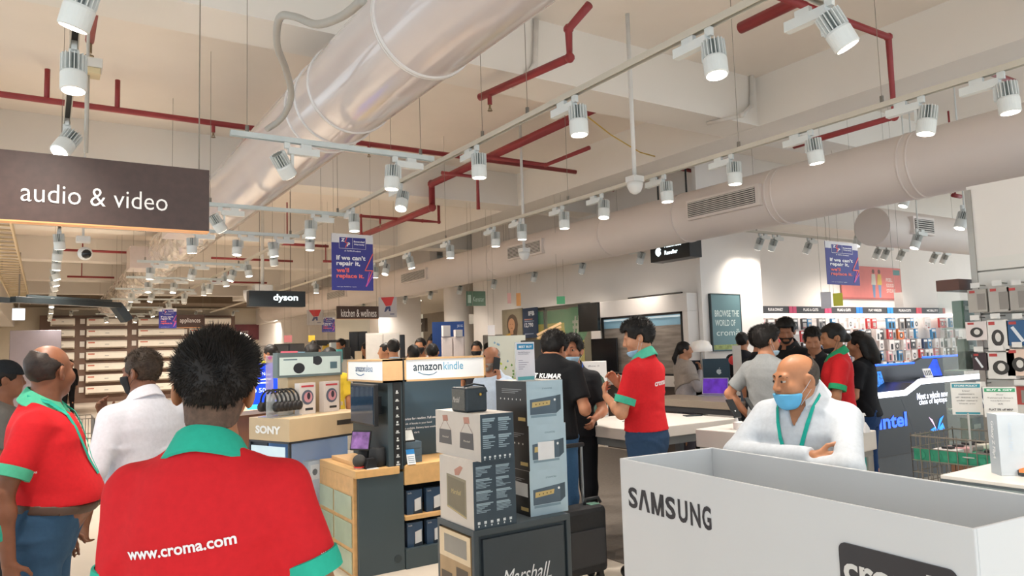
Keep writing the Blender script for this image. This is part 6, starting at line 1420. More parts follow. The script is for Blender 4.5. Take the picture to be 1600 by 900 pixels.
o = MB(C('#1b1d1e', .15)).box(7.28, 7.34, yb1, yb2, zb, zt2).build('wall_screen', bev=.003); tag(o, 'glossy black square screen high beside the shop window', 'screen'); MB(M('screen_white', '#e8f2ff')).box(7.278, 7.28, yb1+.15, yb2-.3, zb+.18, zb+.26).build('reflection_strip', o) if 0 else None
MB(C('#2a2c2e', .5)).box(7.34, 7.9, yb1+.3, yb1+.4, zt2-.25, zt2-.15).build('wall_bracket', o)
MB(C('#55504c', .5)).box(7.86, 7.9, Y0+.5, Y1-.2, 2.325, 2.345).build('cable_slot'); o = COL.objects['cable_slot']; tag(o, 'thin dark slot in the wall above the white wall unit', 'slot')
# shop window with green and yellow promotion
ya, yb = 9.8, 12.6
mb = MB(M('shop_glass', '#b9b9a4', .05, alpha=.25, spec=.8)); mb.box(7.98, 8.0, ya, yb, .05, 2.35); gl = mb.build('window_1'); gl['kind'] = 'structure'
mb = MB(C('#8c8a84', .4, metal=.6))
for y in (ya, (ya+yb)/2, yb-.04): mb.box(7.96, 8.02, y, y+.04, 0, 2.35)
mb.box(7.96, 8.02, ya, yb, 2.30, 2.35); mb.build('window_frame', gl)
c = onx(900, 507, 8.25)
o = MB(M('promo_yellow', '#c9b23c', .5, var=.05, emit=.35)).box(8.25, 8.27, c[1]-.2, c[1]+1.3, .0, 2.3).build('promotion_panel'); tag(o, 'yellow and green promotion panel behind the shop window', 'panel')  # panel and its print glow in place of light behind the window
mb = MB(M('promo_green', '#1f8a5a', .5, emit=.3)); mb.disc((8.249, c[1]+.0, c[2]), NY, ZU, .36, .001, 28); mb.rect((8.25, c[1]+1.3, .6), NY, ZU, 0, 1.5, 1.45, 1.7); mb.m(C('#e9efe6', .5)); mb.text('#', (8.247, c[1]+.10, c[2]-.16), NY, ZU, .24, .32, bold=.03); mb.build('printing', o)
# wooden slanted frame display above the black-shirted man
c = atd(858, 517, 7.5); yw = -ang(858); u_ = np.array((math.cos(yw), math.sin(yw), 0)); v_ = np.array((-math.sin(yw), math.cos(yw), 0))
t = thing('wooden_canopy', 'slanted wooden canopy frame on a dark cabinet behind the man in black', 'display', (c[0], c[1], 0)); uu = unit(u_*.9+ZU*.42)
mb = MB(OAKL)
for k, dz in enumerate((0, .055, .11)): mb.obox(c+ZU*(.02-dz*.6)+v_*(.12*k), uu, v_, np.cross(uu, v_), .14, .03, .012)
mb.build('slats', t); MB(C('#2a2725', .5)).box(c[0]-.16, c[0]+.1, c[1]-.05, c[1]+.3, 0, c[2]-.09).build('cabinet', t)
# posters
zb, ztp = ony(1113, 548, 6.99)[2], ony(1109, 460, 6.99)[2]; xa, xb = ony(1110, 500, 6.99)[0], ony(1155, 500, 6.99)[0]
o = MB(M('poster_tealgrey', '#5f7f84', .5, var=.06, scale=3)).box(xa, xb, 6.96, 6.998, zb, ztp).build('wall_poster'); tag(o, 'teal grey poster inviting to browse on the white column', 'poster')
W, H = xb-xa, ztp-zb; o_ = np.array((xa, 6.96, zb)); mb = MB(C('#cfdcd8', .5))
for tx, f0, w_, h_ in (('BROWSE THE', .60, .84, .115), ('WORLD OF', .435, .70, .11)): mb.text(tx, o_+XU*W*.10+ZU*H*f0, XU, ZU, W*w_, H*h_, bold=.01)
mb.text('cromā', o_+XU*W*.13+ZU*H*.26, XU, ZU, W*.80, H*.115); mb.m(M('poster_meadow', '#8d9a5c', .6, var=.35, scale=25)); mb.rect(o_, XU, ZU, .01, W-.01, .01, H*.10, .001); mb.build('printing', o)
mb = MB(C('#2d3a3c', .5)); f = .012
for a_ in ((xa-f, xa, zb, ztp), (xb, xb+f, zb, ztp), (xa-f, xb+f, zb-f, zb), (xa-f, xb+f, ztp, ztp+f)): mb.box(a_[0], a_[1], 6.955, 6.998, a_[2], a_[3])
mb.build('frame', o)
y_ = 8.38
za, zb2 = onx(785, 545, 7.88)[2], onx(785, 482, 7.88)[2]
def wallposter(label, px0, px1, py0, py1, X, mat, deco):
    ya, yb = onx(px1, (py0+py1)/2, X)[1], onx(px0, (py0+py1)/2, X)[1]; z0, z1 = onx((px0+px1)/2, py1, X)[2], onx((px0+px1)/2, py0, X)[2]
    o = MB(mat).box(X, X+.03, ya, yb, z0, z1).build('wall_poster'); tag(o, label, 'poster'); d = MB(PR); deco(d, np.array((X, yb, z0)), yb-ya, z1-z0); d.build('printing', o); return o
def lady(d, o, W, H):
    d.m(C('#5a4a3c', .6)); d.disc(o+NY*W*.52+ZU*H*.62, NY, ZU, W*.27, .001, 20, H*.25); d.flat([(W*.25, H*.62), (W*.8, H*.62), (W*.72, H*.22), (W*.35, H*.25)], o, NY, ZU, .0012)
    d.m(C('#b98a68', .6)); d.disc(o+NY*W*.48+ZU*H*.60, NY, ZU, W*.17, .002, 20, H*.17); d.rect(o, NY, ZU, W*.40, W*.56, H*.36, H*.5, .0018)
    d.m(C('#c79a34', .6)); d.flat([(0, 0), (W*.62, 0), (W*.52, H*.25), (W*.38, H*.40), (W*.12, H*.34), (0, H*.20)], o, NY, ZU, .0025); d.m(C('#6b4a34', .6)); d.line([(W*.40, H*.62), (W*.45, H*.62)], o, NY, ZU, H*.012, .003); d.line([(W*.52, H*.62), (W*.57, H*.62)], o, NY, ZU, H*.012, .003); d.line([(W*.44, H*.52), (W*.53, H*.52)], o, NY, ZU, H*.016, .003)
wallposter('poster of a woman in a yellow shawl on the pillar wall', 785, 816, 483, 545, 7.86, M('poster_sand', '#8f8570', .5, var=.08), lady)
def ifb(d, o, W, H):
    d.m(C('#dfe3e8', .5)); d.text('IFB', o+NY*W*.42+ZU*H*.74, NY, ZU, W*.42, H*.15, bold=.04); d.text('12,790', o+NY*W*.12+ZU*H*.34, NY, ZU, W*.62, H*.16, bold=.02); d.m(C('#b07a70', .5)); d.rect(o, NY, ZU, W*.12, W*.7, H*.6, H*.64); d.m(C('#8f9fb4', .5)); d.rect(o, NY, ZU, W*.12, W*.8, H*.54, H*.57); d.rect(o, NY, ZU, W*.12, W*.75, H*.12, H*.15)
wallposter('narrow navy price poster beside the woman poster', 817, 839, 481, 528, 7.86, M('poster_navy', '#2e3f58', .5), ifb)
MB(WALLW).box(7.89, 8.1, 12.6, 13.8, 0, 2.35).build('wall_poster_pillar')['kind'] = 'structure'
# coral banner and headers of the accessory wall
YB = 7.68
a, b = ony(1315, 467, YB), ony(1405, 420, YB); W, H = b[0]-a[0], b[2]-a[2]; o = MB(M('banner_coral', '#d9776e', .5, var=.04)).box(a[0], b[0], YB-.02, YB, a[2], b[2]).build('banner'); tag(o, 'coral banner with two small standing figures above the accessory wall', 'banner')
o_ = np.array((a[0], YB-.02, a[2])); mb = MB(C('#c9b39a', .5))
for x, c1_, c2_ in ((.50, '#c8bfae', '#6a86a8'), (.60, '#d3b04c', '#7a8fb0')):
    mb.m(C(c2_, .5)); mb.flat([(W*x, H*.06), (W*(x+.03), H*.06), (W*(x+.045), H*.5), (W*(x-.01), H*.5)], o_, XU, ZU); mb.m(C(c1_, .5)); mb.flat([(W*(x-.025), H*.45), (W*(x+.055), H*.45), (W*(x+.05), H*.78), (W*(x-.01), H*.78)], o_, XU, ZU, .002); mb.m(C('#7a5240', .5)); mb.disc(o_+XU*W*(x+.02)+ZU*H*.86, XU, ZU, H*.07, .002, 12)
mb.m(C('#f0d9cf', .5)); 
for k, tx in enumerate(('FEEL', 'GOOD', 'STORE')): mb.text(tx, o_+XU*W*.73+ZU*H*(.56-.17*k), XU, ZU, W*(.11+.02*k), H*.11, bold=.02)
mb.m(C('#5f8f8c', .5)); mb.rect(o_, XU, ZU, W*.86, W*.98, H*.78, H*.94); mb.m(C('#b0564e', .5)); mb.rect(o_, XU, ZU, 0, W, 0, H*.05); mb.build('printing', o)
hx = [1183, 1238, 1293, 1342, 1390, 1435, 1476]
cols = ['#1f9ad6', '#d0446c', '#d0446c', '#1f7ad6', '#1f8ad6', '#d64a58', '#c8402e']
names = ['PLUG & CONNECT', 'PLUG & CUTS', 'PLUG & CUTS', 'PLAY WIRELESS', 'PLUG & CUTS', 'MOBILITY']
zh0, zh1 = 2.025, 2.135
for k in range(6):
    xa, xb = ony(hx[k], 485, 7.45)[0], ony(hx[k+1], 485, 7.45)[0]; o = MB(C('#3a3638', .5)).box(xa+.0, xb-.01, 7.44, 7.50, zh0, zh1).build('header_panel'); tag(o, 'dark accessory header panel, %s from left along the accessory wall' % ordn(k+1), 'sign', 'header panels of the accessory wall')
    mb = MB(C(cols[k], .5)); mb.box(xa, xa+.09, 7.435, 7.44, zh0, zh1); mb.build('coloured_end', o); mb = MB(C(cols[k+1], .5)); mb.box(xb-.10, xb-.01, 7.435, 7.44, zh0, zh1); mb.build('coloured_end', o)
    mb = MB(C('#e9e2e0', .5, emit=.2)); mb.text(names[k], ((xa+xb)/2, 7.44, zh0+.035), XU, ZU, (xb-xa)*.42, .045, bold=.03, cx=True, lift=.002); mb.build('lettering', o)
mb = MB(M('led_strip', '#fff6ec', .4, emit=6, var=0)); mb.box(9.6, 15.6, 7.46, 7.50, 1.985, 2.012); o = mb.build('light_strip'); tag(o, 'bright light strip under the accessory headers', 'lamp')
mb = MB(M('gondola_white', '#e9e1dc', .5, var=.02)); mb.box(9.2, 15.8, 7.56, 7.66, .1, 2.02); mb.box(9.2, 15.8, 7.2, 7.66, 0, .25)
mb.box(9.25, 15.8, 7.49, 7.56, 2.02, 2.14); o = mb.build('gondola'); tag(o, 'long white gondola carrying the hanging accessories', 'shelf')
# hanging accessories: six rows of carded packs
PC = [('red', '#c23a3c'), ('white', '#e4dcda'), ('grey', '#8e8784'), ('dark', '#3a3638'), ('blue', '#3f86b8'), ('white', '#ddd4d2'), ('orange', '#d0703a'), ('pink', '#d89a9c'), ('white', '#e8e2e0'), ('brown', '#6e5348'), ('navy', '#35466a'), ('silver', '#b5afae')]
pk_mesh = {}
def pack_proto(kind, hexc):
    key = (kind, hexc)
    if key in pk_mesh: return pk_mesh[key]
    W, H = (.15, .24) if kind else (.19, .22); mb = MB(C(hexc, .45)); mb.box(-W/2, W/2, -.02, .02, -H, 0); mb.m(C('#e9e5e2', .4)); mb.rect((-W/2, -.02, -H), XU, ZU, W*.1, W*.9, H*.72, H*.92)
    mb.m(C('#2a282b', .4))
    if kind == 0: mb.disc((0, -.02, -H*.60), XU, ZU, W*.28, .002, 16, H*.26); mb.m(C('#cfc8c4', .4)); mb.disc((0, -.02, -H*.60), XU, ZU, W*.15, .003, 14, H*.15)
    elif kind == 1: mb.rect((-W/2, -.02, -H), XU, ZU, W*.28, W*.72, H*.12, H*.62, .002)
    else: mb.m(C('#b9b2ae', .4)); mb.rect((-W/2, -.02, -H), XU, ZU, W*.2, W*.8, H*.1, H*.6, .002); mb.m(C('#a33a3c', .4)); mb.rect((-W/2, -.02, -H), XU, ZU, W*.2, W*.6, H*.14, H*.22, .003)
    mb.m(C('#a9a6a4', .3, metal=.8)); mb.cyl((0, .15, .012), (0, -.06, .012), .004, n=6)
    o = mb.build('carded_pack', own=False, origin=(0, 0, 0)); pk_mesh[key] = o.data; bpy.data.objects.remove(o); return pk_mesh[key]
rr = random.Random(11)
for row in range(6):
    z = 1.93-row*.195
    n = 30; 
    for cidx in range(n):
        x = 9.4+cidx*.205+rr.uniform(-.03, .03)
        if x > 15.6 or rr.random() < .04: continue
        cn, hx_ = PC[(rr.randrange(12) if row not in (0,) or cidx < 6 else (1, 1, 0, 0, 4, 4, 4, 2, 3, 4, 1, 1)[cidx % 12])]; kind = rr.randrange(3)
        o = bpy.data.objects.new('carded_pack', pack_proto(kind, hx_)); COL.objects.link(o); o.location = (x, 7.40+rr.uniform(-.05, .03), z); o.rotation_euler = (0, 0, rr.uniform(-.2, .2)); s_ = rr.uniform(.72, .92); o.scale = (s_, 1, s_)
        tag(o, '%s accessory pack, %s from left in the %s row of the accessory wall' % (cn, ordn(cidx+1), ordn(row+1)), 'accessory pack', 'packs on the accessory wall')
# narrow white shelf bay left of the headers
t = thing('shelf_bay', 'narrow white shelf bay at the left end of the accessory wall', 'shelf', (9.05, 7.45, 0)); mb = MB(M('gondola_white', '#e9e1dc')); mb.box(8.97, 9.18, 7.6, 7.66, 0, 2.0)
for k in range(6): mb.box(8.97, 9.18, 7.4, 7.6, .5+k*.26, .515+k*.26)
mb.build('shelves', t)

# ------------------------------------------------------------------ dark laptop bar with blue light lines
dk = thing('laptop_bar', 'black laptop bar with blue light edges and white stepped light strip', 'counter', (8.4, 4.6, 0))
BLK = M('bar_black', '#1d2027', .3, var=.05); BGL = M('blue_led', '#1f4dff', .3, emit=5, var=0); WGL = M('white_led', '#eef2ff', .3, emit=3.2, var=0)
x0, x1, xs, xt, x3 = 7.2, 10.2, 7.94, 8.25, 10.2
P = [(x0, 4.4, .32), (x0, 4.4, .95), (xs, 4.4, .95), (xt, 4.4, 1.06), (x3, 4.4, 1.06), (x3, 4.4, .32)]
MB(BLK).prism(P[::-1], (0, .55, 0)).build('bar', dk, bev=.004)
mb = MB(C('#4a4d50', .4)); mb.box(x0+.05, x3-.05, 4.48, 4.9, 0, .32); mb.build('plinth', dk)
mb = MB(WGL); mb.prism([(x0-.01, 4.395, .94), (x0-.01, 4.395, 1.0), (xs-.01, 4.395, 1.0), (xt-.02, 4.395, 1.105), (x3, 4.395, 1.105), (x3, 4.395, 1.045), (xt+.01, 4.395, 1.045), (xs+.01, 4.395, .94)], (0, .012, 0)); mb.build('white_light_strip', dk)
mb = MB(BLK); mb.prism([(7.75, 4.86, .95), (7.75, 4.86, 1.255), (8.98, 4.86, 1.255), (9.2, 4.86, 1.315), (x3, 4.86, 1.315), (x3, 4.86, .95)][::-1], (0, .05, 0)); mb.build('back_board', dk)
mb = MB(BGL); mb.tube([(7.75, 4.85, 1.26), (8.98, 4.85, 1.26)], .012, 6); mb.tube([(9.2, 4.85, 1.32), (x3, 4.85, 1.32)], .012, 6); mb.build('blue_light_line', dk)
mb = MB(BGL); mb.box(x0+.02, xs-.06, 4.52, 4.53, .952, .962); mb.build('blue_light_line', dk)
mb = MB(M('seam_line', '#3c4250', .4)); mb.line([(.62, .95-.32), (.98, 0)], (x0, 4.4, .32), XU, ZU, .008); mb.build('seam', dk)
mb = MB(M('intel_glow', '#2f62ff', .3, emit=2.2, var=0)); a = ony(1375, 672, 4.39); mb.text('intel', (a[0], 4.398, a[2]), XU, ZU, ony(1419, 672, 4.39)[0]-a[0], .155, bold=.03, lift=.004); mb.build('brand_lettering', dk)
mb = MB(M('text_glow', '#eef2ff', .3, emit=1.6, var=0)); a = ony(1434, 625, 4.39); mb.text('Meet a whole new', (a[0], 4.398, a[2]), XU, ZU, .66, .075, bold=.02, lift=.004); a = ony(1437, 634, 4.39); mb.text('class of laptops', (a[0], 4.398, a[2]-.01), XU, ZU, .60, .08, bold=.02, lift=.004); mb.build('slogan_lettering', dk)
c = ony(1464, 662, 4.39); o_ = (c[0], 4.398, c[2]); mb = MB(M('emblem_blue', '#1f8cff', .3, emit=1.8, var=0)); mb.flat([(0, -.08), (.04, -.06), (.17, .08), (.08, .05)], o_, XU, ZU, .003); mb.flat([(.02, -.09), (.17, -.07), (.13, .0), (.05, -.05)], o_, XU, ZU, .004); mb.flat([(-.14, -.06), (-.02, -.09), (-.03, -.03)], o_, XU, ZU, .003); mb.m(M('emblem_pink', '#e8c8e8', .3, emit=1.4, var=0)); mb.flat([(0, -.08), (-.05, -.02), (-.16, .09), (-.08, .05)], o_, XU, ZU, .004); mb.build('emblem', dk)
p = ony(1393, 607, 4.6); laptop('open gaming laptop with glowing blue pattern on the black bar', (p[0]+.05, 4.7, .95), -.1, .34, .235, M('laptop_blue', '#1a6fd8', .2, emit=1.2, var=.8, scale=30), .25, col_='#1b1c20')
for k in range(3): pass
c = ony(1450, 590, 4.6); t = thing('price_card', 'white price card on the raised part of the black bar', 'price card', (c[0], 4.6, 1.06)); vt = unit((0, .3, 1)); mb = MB(C('#e0dcd8', .4, emit=.3)); mb.obox((c[0], 4.6, 1.145), XU, vt, np.cross(XU, vt), .085, .055, .004); mb.m(C('#6d6a6c', .5))
for a_ in (-.06, -.02, .02, .055): mb.rect(np.array((c[0]+a_-.012, 4.6, 1.145))+np.cross(XU, vt)*.004, XU, vt, 0, .024, -.03, .03)
mb.build('card', t); MB(C('#c8c6c6', .3)).box(c[0]-.06, c[0]+.06, 4.57, 4.66, 1.06, 1.095).build('foot', t)
p = ony(1485, 590, 4.6); laptop('laptop with plain blue screen at the right of the black bar', (p[0], 4.72, 1.06), -.25, .34, .23, M('laptop_royal', '#1f4fd0', .2, emit=.9, var=.3, scale=6), .3, col_='#2b2d31')
p = ony(1362, 585, 4.9); mb = MB(M('cyan_led', '#38c8ff', .3, emit=3, var=0))
for k in range(6): mb.ball((7.62+.02*k+(.05 if k % 2 else 0), 4.84, 1.25-.05*k), .018, 8)
mb.m(C('#20242b', .4)); mb.box(7.55, 7.745, 4.85, 4.90, .95, 1.27); o = mb.build('cyan_lights'); tag(o, 'small panel of cyan lights at the left end of the black bar', 'panel')

# ------------------------------------------------------------------ glass tower, wire bins, sign cards, slat-wall goods
xa, xb = 5.50, 5.93
gt = thing('glass_showcase', 'tall glass showcase with brown top left of the slatted wall', 'showcase', (5.72, 2.68, 0))
MB(M('showcase_brown', '#5e3f36', .5)).box(xa-.01, xb+.02, 2.60, 2.76, 1.90, 1.98).build('top_board', gt, bev=.003); MB(C('#7d5a48', .5)).box(xa, xb, 2.60, 2.76, 0, .75).build('base', gt)
mb = MB(M('case_glass', '#cfe0d8', .04, alpha=.14, spec=.7)); mb.box(xa, xb, 2.60, 2.605, .75, 1.90); mb.box(xa, xa+.005, 2.605, 2.76, .75, 1.90); mb.build('glass_panes', gt)
mb = MB(M('shelf_glass', '#b8d4c4', .05, alpha=.5))
for z in (1.04, 1.32, 1.62): mb.box(xa+.01, xb-.01, 2.61, 2.755, z, z+.008)
mb.build('glass_shelf', gt)
for k, (z, w_, h_, cl, nm) in enumerate(((1.628, .17, .20, '#23583f', 'green printed box on the top shelf'), (1.328, .22, .13, '#8f9a8a', 'pale grey box on the middle shelf'), (1.328, .12, .22, '#5d6e62', 'tall grey-green box on the middle shelf'), (1.048, .22, .12, '#a3b39c', 'pale green box on the lower shelf'), (.758, .20, .22, '#3a4a46', 'dark green box on the showcase base'))):
    x = 5.62+.05*(k % 2); t = thing('boxed_gadget', nm+' inside the glass showcase', 'box', (x+.08, 2.68, z), 0, 'boxes in the glass showcase'); mb = MB(M('gadget_'+cl[1:], cl, .4, var=.3, scale=18)); mb.box(-w_/2, w_/2, -.04, .04, 0, h_); mb.m(C('#c8d4c4', .4)); mb.rect((-w_/2, -.04, 0), XU, ZU, w_*.1, w_*.6, h_*.65, h_*.8); mb.build('carton', t, own=True)
def wire_bin(label, x0, x1, y0, y1, z1, zs):
    t = thing('wire_bin', label, 'wire bin', ((x0+x1)/2, (y0+y1)/2, 0)); W_ = M('wire_zinc', '#7f776e', .4, metal=.4)
    mb = MB(W_)
    def side(a, b, n):
        a, b = np.array(a), np.array(b)
        for k in range(n+1): p = a+(b-a)*k/n; mb.cyl((p[0], p[1], 0), (p[0], p[1], z1), .003, n=5, cap=False)
        z = 0.05
        while z < z1+.01: mb.cyl((a[0], a[1], z), (b[0], b[1], z), .003 if z < z1-.05 else .005, n=5, cap=False); z += .075
    nx, ny = max(3, int((x1-x0)/.055)), max(3, int((y1-y0)/.055)); side((x0, y0), (x1, y0), nx); side((x0, y1), (x1, y1), nx); side((x0, y0), (x0, y1), ny); side((x1, y0), (x1, y1), ny); mb.build('wire_cage', t)
    mb = MB(C('#2f8f70', .5)); mb.box(x0+.01, x1-.01, y0+.01, y1-.01, zs-.01, zs); mb.box(x0+.006, x0+.012, y0+.01, y1-.01, zs-.05, zs+.03); mb.box(x0+.01, x1-.01, y0+.006, y0+.012, zs-.05, zs+.03)
    for k in range(9): mb.cyl((x0+.003, y1-.06-k*(y1-y0-.1)/9, zs-.01), (x0+.004, y1-.06-k*(y1-y0-.1)/9, zs-.01), .022, n=10)
    mb.build('green_tray', t); return t
p = atd(1422, 672, 4.6); bx0, by1 = p[0], p[1]
wire_bin('wire dump bin with green tray of small packs before the slatted wall', bx0, bx0+.52, by1-.55, by1, .965, .845)
wire_bin('second wire dump bin nearer the slatted wall at the right', bx0+.02, bx0+.54, by1-1.15, by1-.60, .955, .84)
for j in range(2):
    for k in range(8):
        x = bx0+.09+.13*(k % 4)*.95; y = by1-.10-.24*(k//4)-.60*j-.08; cl = ('#d8d2d2', '#c99a9c', '#8f8886', '#e0d8cc', '#55504e', '#c8c4c0', '#a0686a', '#d9d9d4')[k]
        t = thing('blister_pack', '%s blister pack, %s in the tray of the %s wire bin' % (('white', 'pink', 'grey', 'cream', 'dark', 'pale', 'dull red', 'off-white')[k], ordn(k+1), ('left', 'right')[j]), 'pack', (x, y, .846), .3*math.sin(k*2.1), 'packs in the wire bins'); mb = MB(C(cl, .4)); mb.box(-.045, .045, -.07, .07, 0, .03); mb.m(C('#2f2d30', .4)); mb.box(-.025, .025, -.03, .03, .03, .045); mb.build('pack', t, own=True, bev=.004)
def stand_sign(label, px0, px1, py0, py1, d, head, headc, lines, big=None):
    c = atd((px0+px1)/2, py1, d); W = (px1-px0)*d/FPX; H = (py1-py0)*d/FPX; t = thing('sign_card', label, 'sign', c, -ang((px0+px1)/2)+.1)
    mb = MB(C('#dcd9d4', .45)); mb.box(-W/2, W/2, -.003, .003, 0, H); o_ = np.array((-W/2, -.003, 0)); mb.m(C(headc, .5)); mb.rect(o_, XU, ZU, W*.04, W*.96, H*.84, H*.96); mb.rect(o_, XU, ZU, W*.1, W*.9, H*.02, H*.08); mb.m(C('#e6f0ee', .5)); mb.text(head, o_+XU*W*.12+ZU*H*.87, XU, ZU, W*.76, H*.06, bold=.03, lift=.002)
    mb.m(C('#4e4a4c', .5))
    for k, tx in enumerate(lines): mb.text(tx, o_+XU*W*.5+ZU*H*(.72-.1*k), XU, ZU, W*min(.78, .052*len(tx)+.05), H*.045, cx=True, lift=.002)
    if big: mb.text(big, o_+XU*W*.5+ZU*H*.22, XU, ZU, W*.72, H*.07, bold=.03, cx=True, lift=.002)
    b_ = mb.build('card', t, own=True); MB(C('#b5b5b2', .3)).cyl((0, 0, -c[2]+.84), (0, 0, .01), .006, n=8).build('post', t, own=True); MB(C('#b5b5b2', .3)).cyl((0, 0, -c[2]+.845), (0, 0, -c[2]+.85), .05, n=16).build('foot', t, own=True); return t
stand_sign('blue-headed sign card on a post before the glass showcase', 1492, 1533, 598, 648, 4.35, 'STORE POLICY', '#3a8f9f', ('Dear', 'customers', 'all items are', 'under camera', 'thank you'))
stand_sign('green-headed offer card on a post before the slatted wall', 1543, 1587, 605, 652, 4.2, 'BUY & GET', '#3f9a6c', ('Buy', 'Tethered Smart', 'headphones', 'at'), 'FLAT 5% off MRP')
def slat_pack(label, px, py, w_, h_, colr, kind='band'):
    c = onx(px, py, SLATX-.12); t = thing('carded_pack', label, 'accessory pack', (SLATX-.10, c[1], c[2]-h_/2), math.radians(-90), 'packs hung on the slatted wall')
    mb = MB(C(colr, .4)); mb.box(-w_/2, w_/2, -.03, .03, 0, h_); o_ = np.array((-w_/2, -.03, 0)); mb.m(C('#b8403c', .4)); mb.rect(o_, XU, ZU, w_*.1, w_*.4, h_*.84, h_*.95)
    mb.m(C('#35322f', .4))
    if kind == 'watch': mb.disc(o_+XU*w_*.5+ZU*h_*.42, XU, ZU, w_*.30, .002, 20, h_*.27); mb.m(C('#d8d4ce', .4)); mb.disc(o_+XU*w_*.52+ZU*h_*.44, XU, ZU, w_*.14, .003, 16, h_*.15)
    elif kind == 'box': mb.m(C('#8c8680', .4)); mb.rect(o_, XU, ZU, w_*.5, w_*.95, h_*.1, h_*.8)
    else: mb.m(C('#e0e4ea', .4)); mb.line([(w_*.25, h_*.7), (w_*.6, h_*.2)], o_, XU, ZU, w_*.14, .002)
    b_ = mb.build('card', t, own=True); MB(C('#9a9894', .3, metal=.8)).cyl((0, .10, h_+.03), (0, -.03, h_+.03), .005, n=6).build('hook', t, own=True); MB(C('#e3e0dc', .4)).box(-.03, .03, -.045, -.042, h_+.01, h_+.045).build('price_tab', t, own=True)
for a_ in (('silver boxed pack at the left of the top row on the slatted wall', 1528, 470, .12, .16, '#aaa49c', 'box'), ('silver boxed pack in the middle of the top row on the slatted wall', 1562, 468, .13, .17, '#b3ada6', 'box'), ('silver boxed pack at the right of the top row on the slatted wall', 1592, 466, .13, .16, '#a8a29b', 'box'),
           ('white and red pack with a small round camera on the slatted wall', 1527, 517, .14, .13, '#e0d5d2', 'watch'), ('white pack with dark round watch in the second row of the slatted wall', 1560, 524, .13, .21, '#e2dfda', 'watch'), ('blue pack at the right end of the second row of the slatted wall', 1594, 520, .15, .17, '#2f5a86', 'band'),
           ('dark red and black pack low beside the glass showcase', 1533, 565, .10, .12, '#3a2c30', 'band'), ('white pack with loop-shaped band in the third row of the slatted wall', 1565, 571, .17, .18, '#dedad5', 'watch'), ('white and orange pack at the right of the third row of the slatted wall', 1594, 566, .15, .18, '#e3c9b8', 'watch'),
           ('small dark blue pack in the fourth row of the slatted wall', 1537, 622, .06, .14, '#3c4a60', 'band'), ('small red pack at the right of the fourth row of the slatted wall', 1597, 618, .07, .12, '#a8443e', 'box')): slat_pack(*a_)

# ------------------------------------------------------------------ far end: air conditioners, boards, fridges, mall
YA = 32.6
mb = MB(M('rack_brown', '#6b5244', .6, var=.06)); mb.box(-.2, 6.9, YA+.30, YA+.5, 0, 3.4)
o = mb.build('rack_panel'); tag(o, 'tall brown back panel carrying the rows of air conditioners', 'panel')
ac_me = None
cols_ = [(.15, .95), (1.35, 2.75), (3.15, 4.85), (5.05, 6.7)]
def ac_unit(x0, x1, z, y, label, grp, rot=0.):
    W = x1-x0; t = thing('air_conditioner', label, 'air conditioner', ((x0+x1)/2, y+.056 if rot == 0 else y, z), rot, grp)
    mb = MB(M('ac_white', '#e6ddce', .4, var=.02)); prof = [(.0, 0), (.0, .30), (-.16, .31), (-.22, .26), (-.22, .06), (-.14, 0)]
    mb.prism([(-W/2, a_, b_) for a_, b_ in prof], (W, 0, 0)); b_ = mb.build('body', t, own=True)
    mb = MB(C('#8a7a6c', .5)); mb.obox((0, -.185, .028), XU, unit((0, -.8, .6)), unit((0, .6, .8)), W*.44, .03, .004); mb.build('louvre', t, own=True)
    mb = MB(C('#c26a52', .5)); mb.rect((-W/2, -.221, 0), XU, ZU, W*.04, W*.2, .20, .25); mb.m(C('#a7a29a', .5)); mb.rect((-W/2, -.221, 0), XU, ZU, W*.45, W*.55, .14, .17); mb.build('sticker', b_, own=True)
for ci, (x0, x1) in enumerate(cols_):
    for r in range(7):
        ac_unit(x0, x1, .32+r*.445, YA+.25, 'white wall air conditioner, %s from top in the %s column of the far rack' % (ordn(7-r), ordn(ci+1)), 'air conditioners on the far rack')
        if ci: tag(MB(C('#d9d2c8', .5)).box(x0-.22, x0-.06, YA+.26, YA+.30, .40+r*.445, .60+r*.445).build('price_card'), 'small white price card, %s from top left of the %s air conditioner column' % (ordn(7-r), ordn(ci+1)), 'price card', 'price cards on the far rack')
for r in range(4):
    ac_unit(-.45, .45, 1.18+r*.46, 20.0, 'white air conditioner, %s from top on the left wall rack' % ordn(4-r), 'air conditioners on the left wall', math.radians(90))
for o in COL.objects:
    if o.get('group') == 'air conditioners on the left wall': o.location.x = -1.58; o.location.y = 20.5
mb = MB(M('pillar_brownmirror', '#7a6a58', .25, var=.1)); mb.box(-1.55, -1.05, 22.0, 22.6, 0, 3.0); struct(mb.build('wall_left_pillar'))
c = atd(55, 575, 14.0); o = MB(M('panel_lavender', '#8f8892', .5, var=.03)).box(c[0]-.42, c[0]+.42, c[1], c[1]+.5, 0, 2.22).build('display_pillar', bev=.01); tag(o, 'tall pale lavender display pillar behind the bald man in red', 'display')
c = atd(29, 491, 15.0); o = MB(M('screen_white', '#e8f2ff')).box(c[0]-.11, c[0]+.11, c[1], c[1]+.05, c[2]-.12, c[2]+.12).build('wall_lamp'); tag(o, 'small bright square panel high at the left above the lavender pillar', 'lamp'); MB(C('#8d8a86', .4)).cyl((c[0], c[1]+.03, c[2]+.12), (c[0], c[1]+.03, 3.9), .015, n=8).build('post', o)
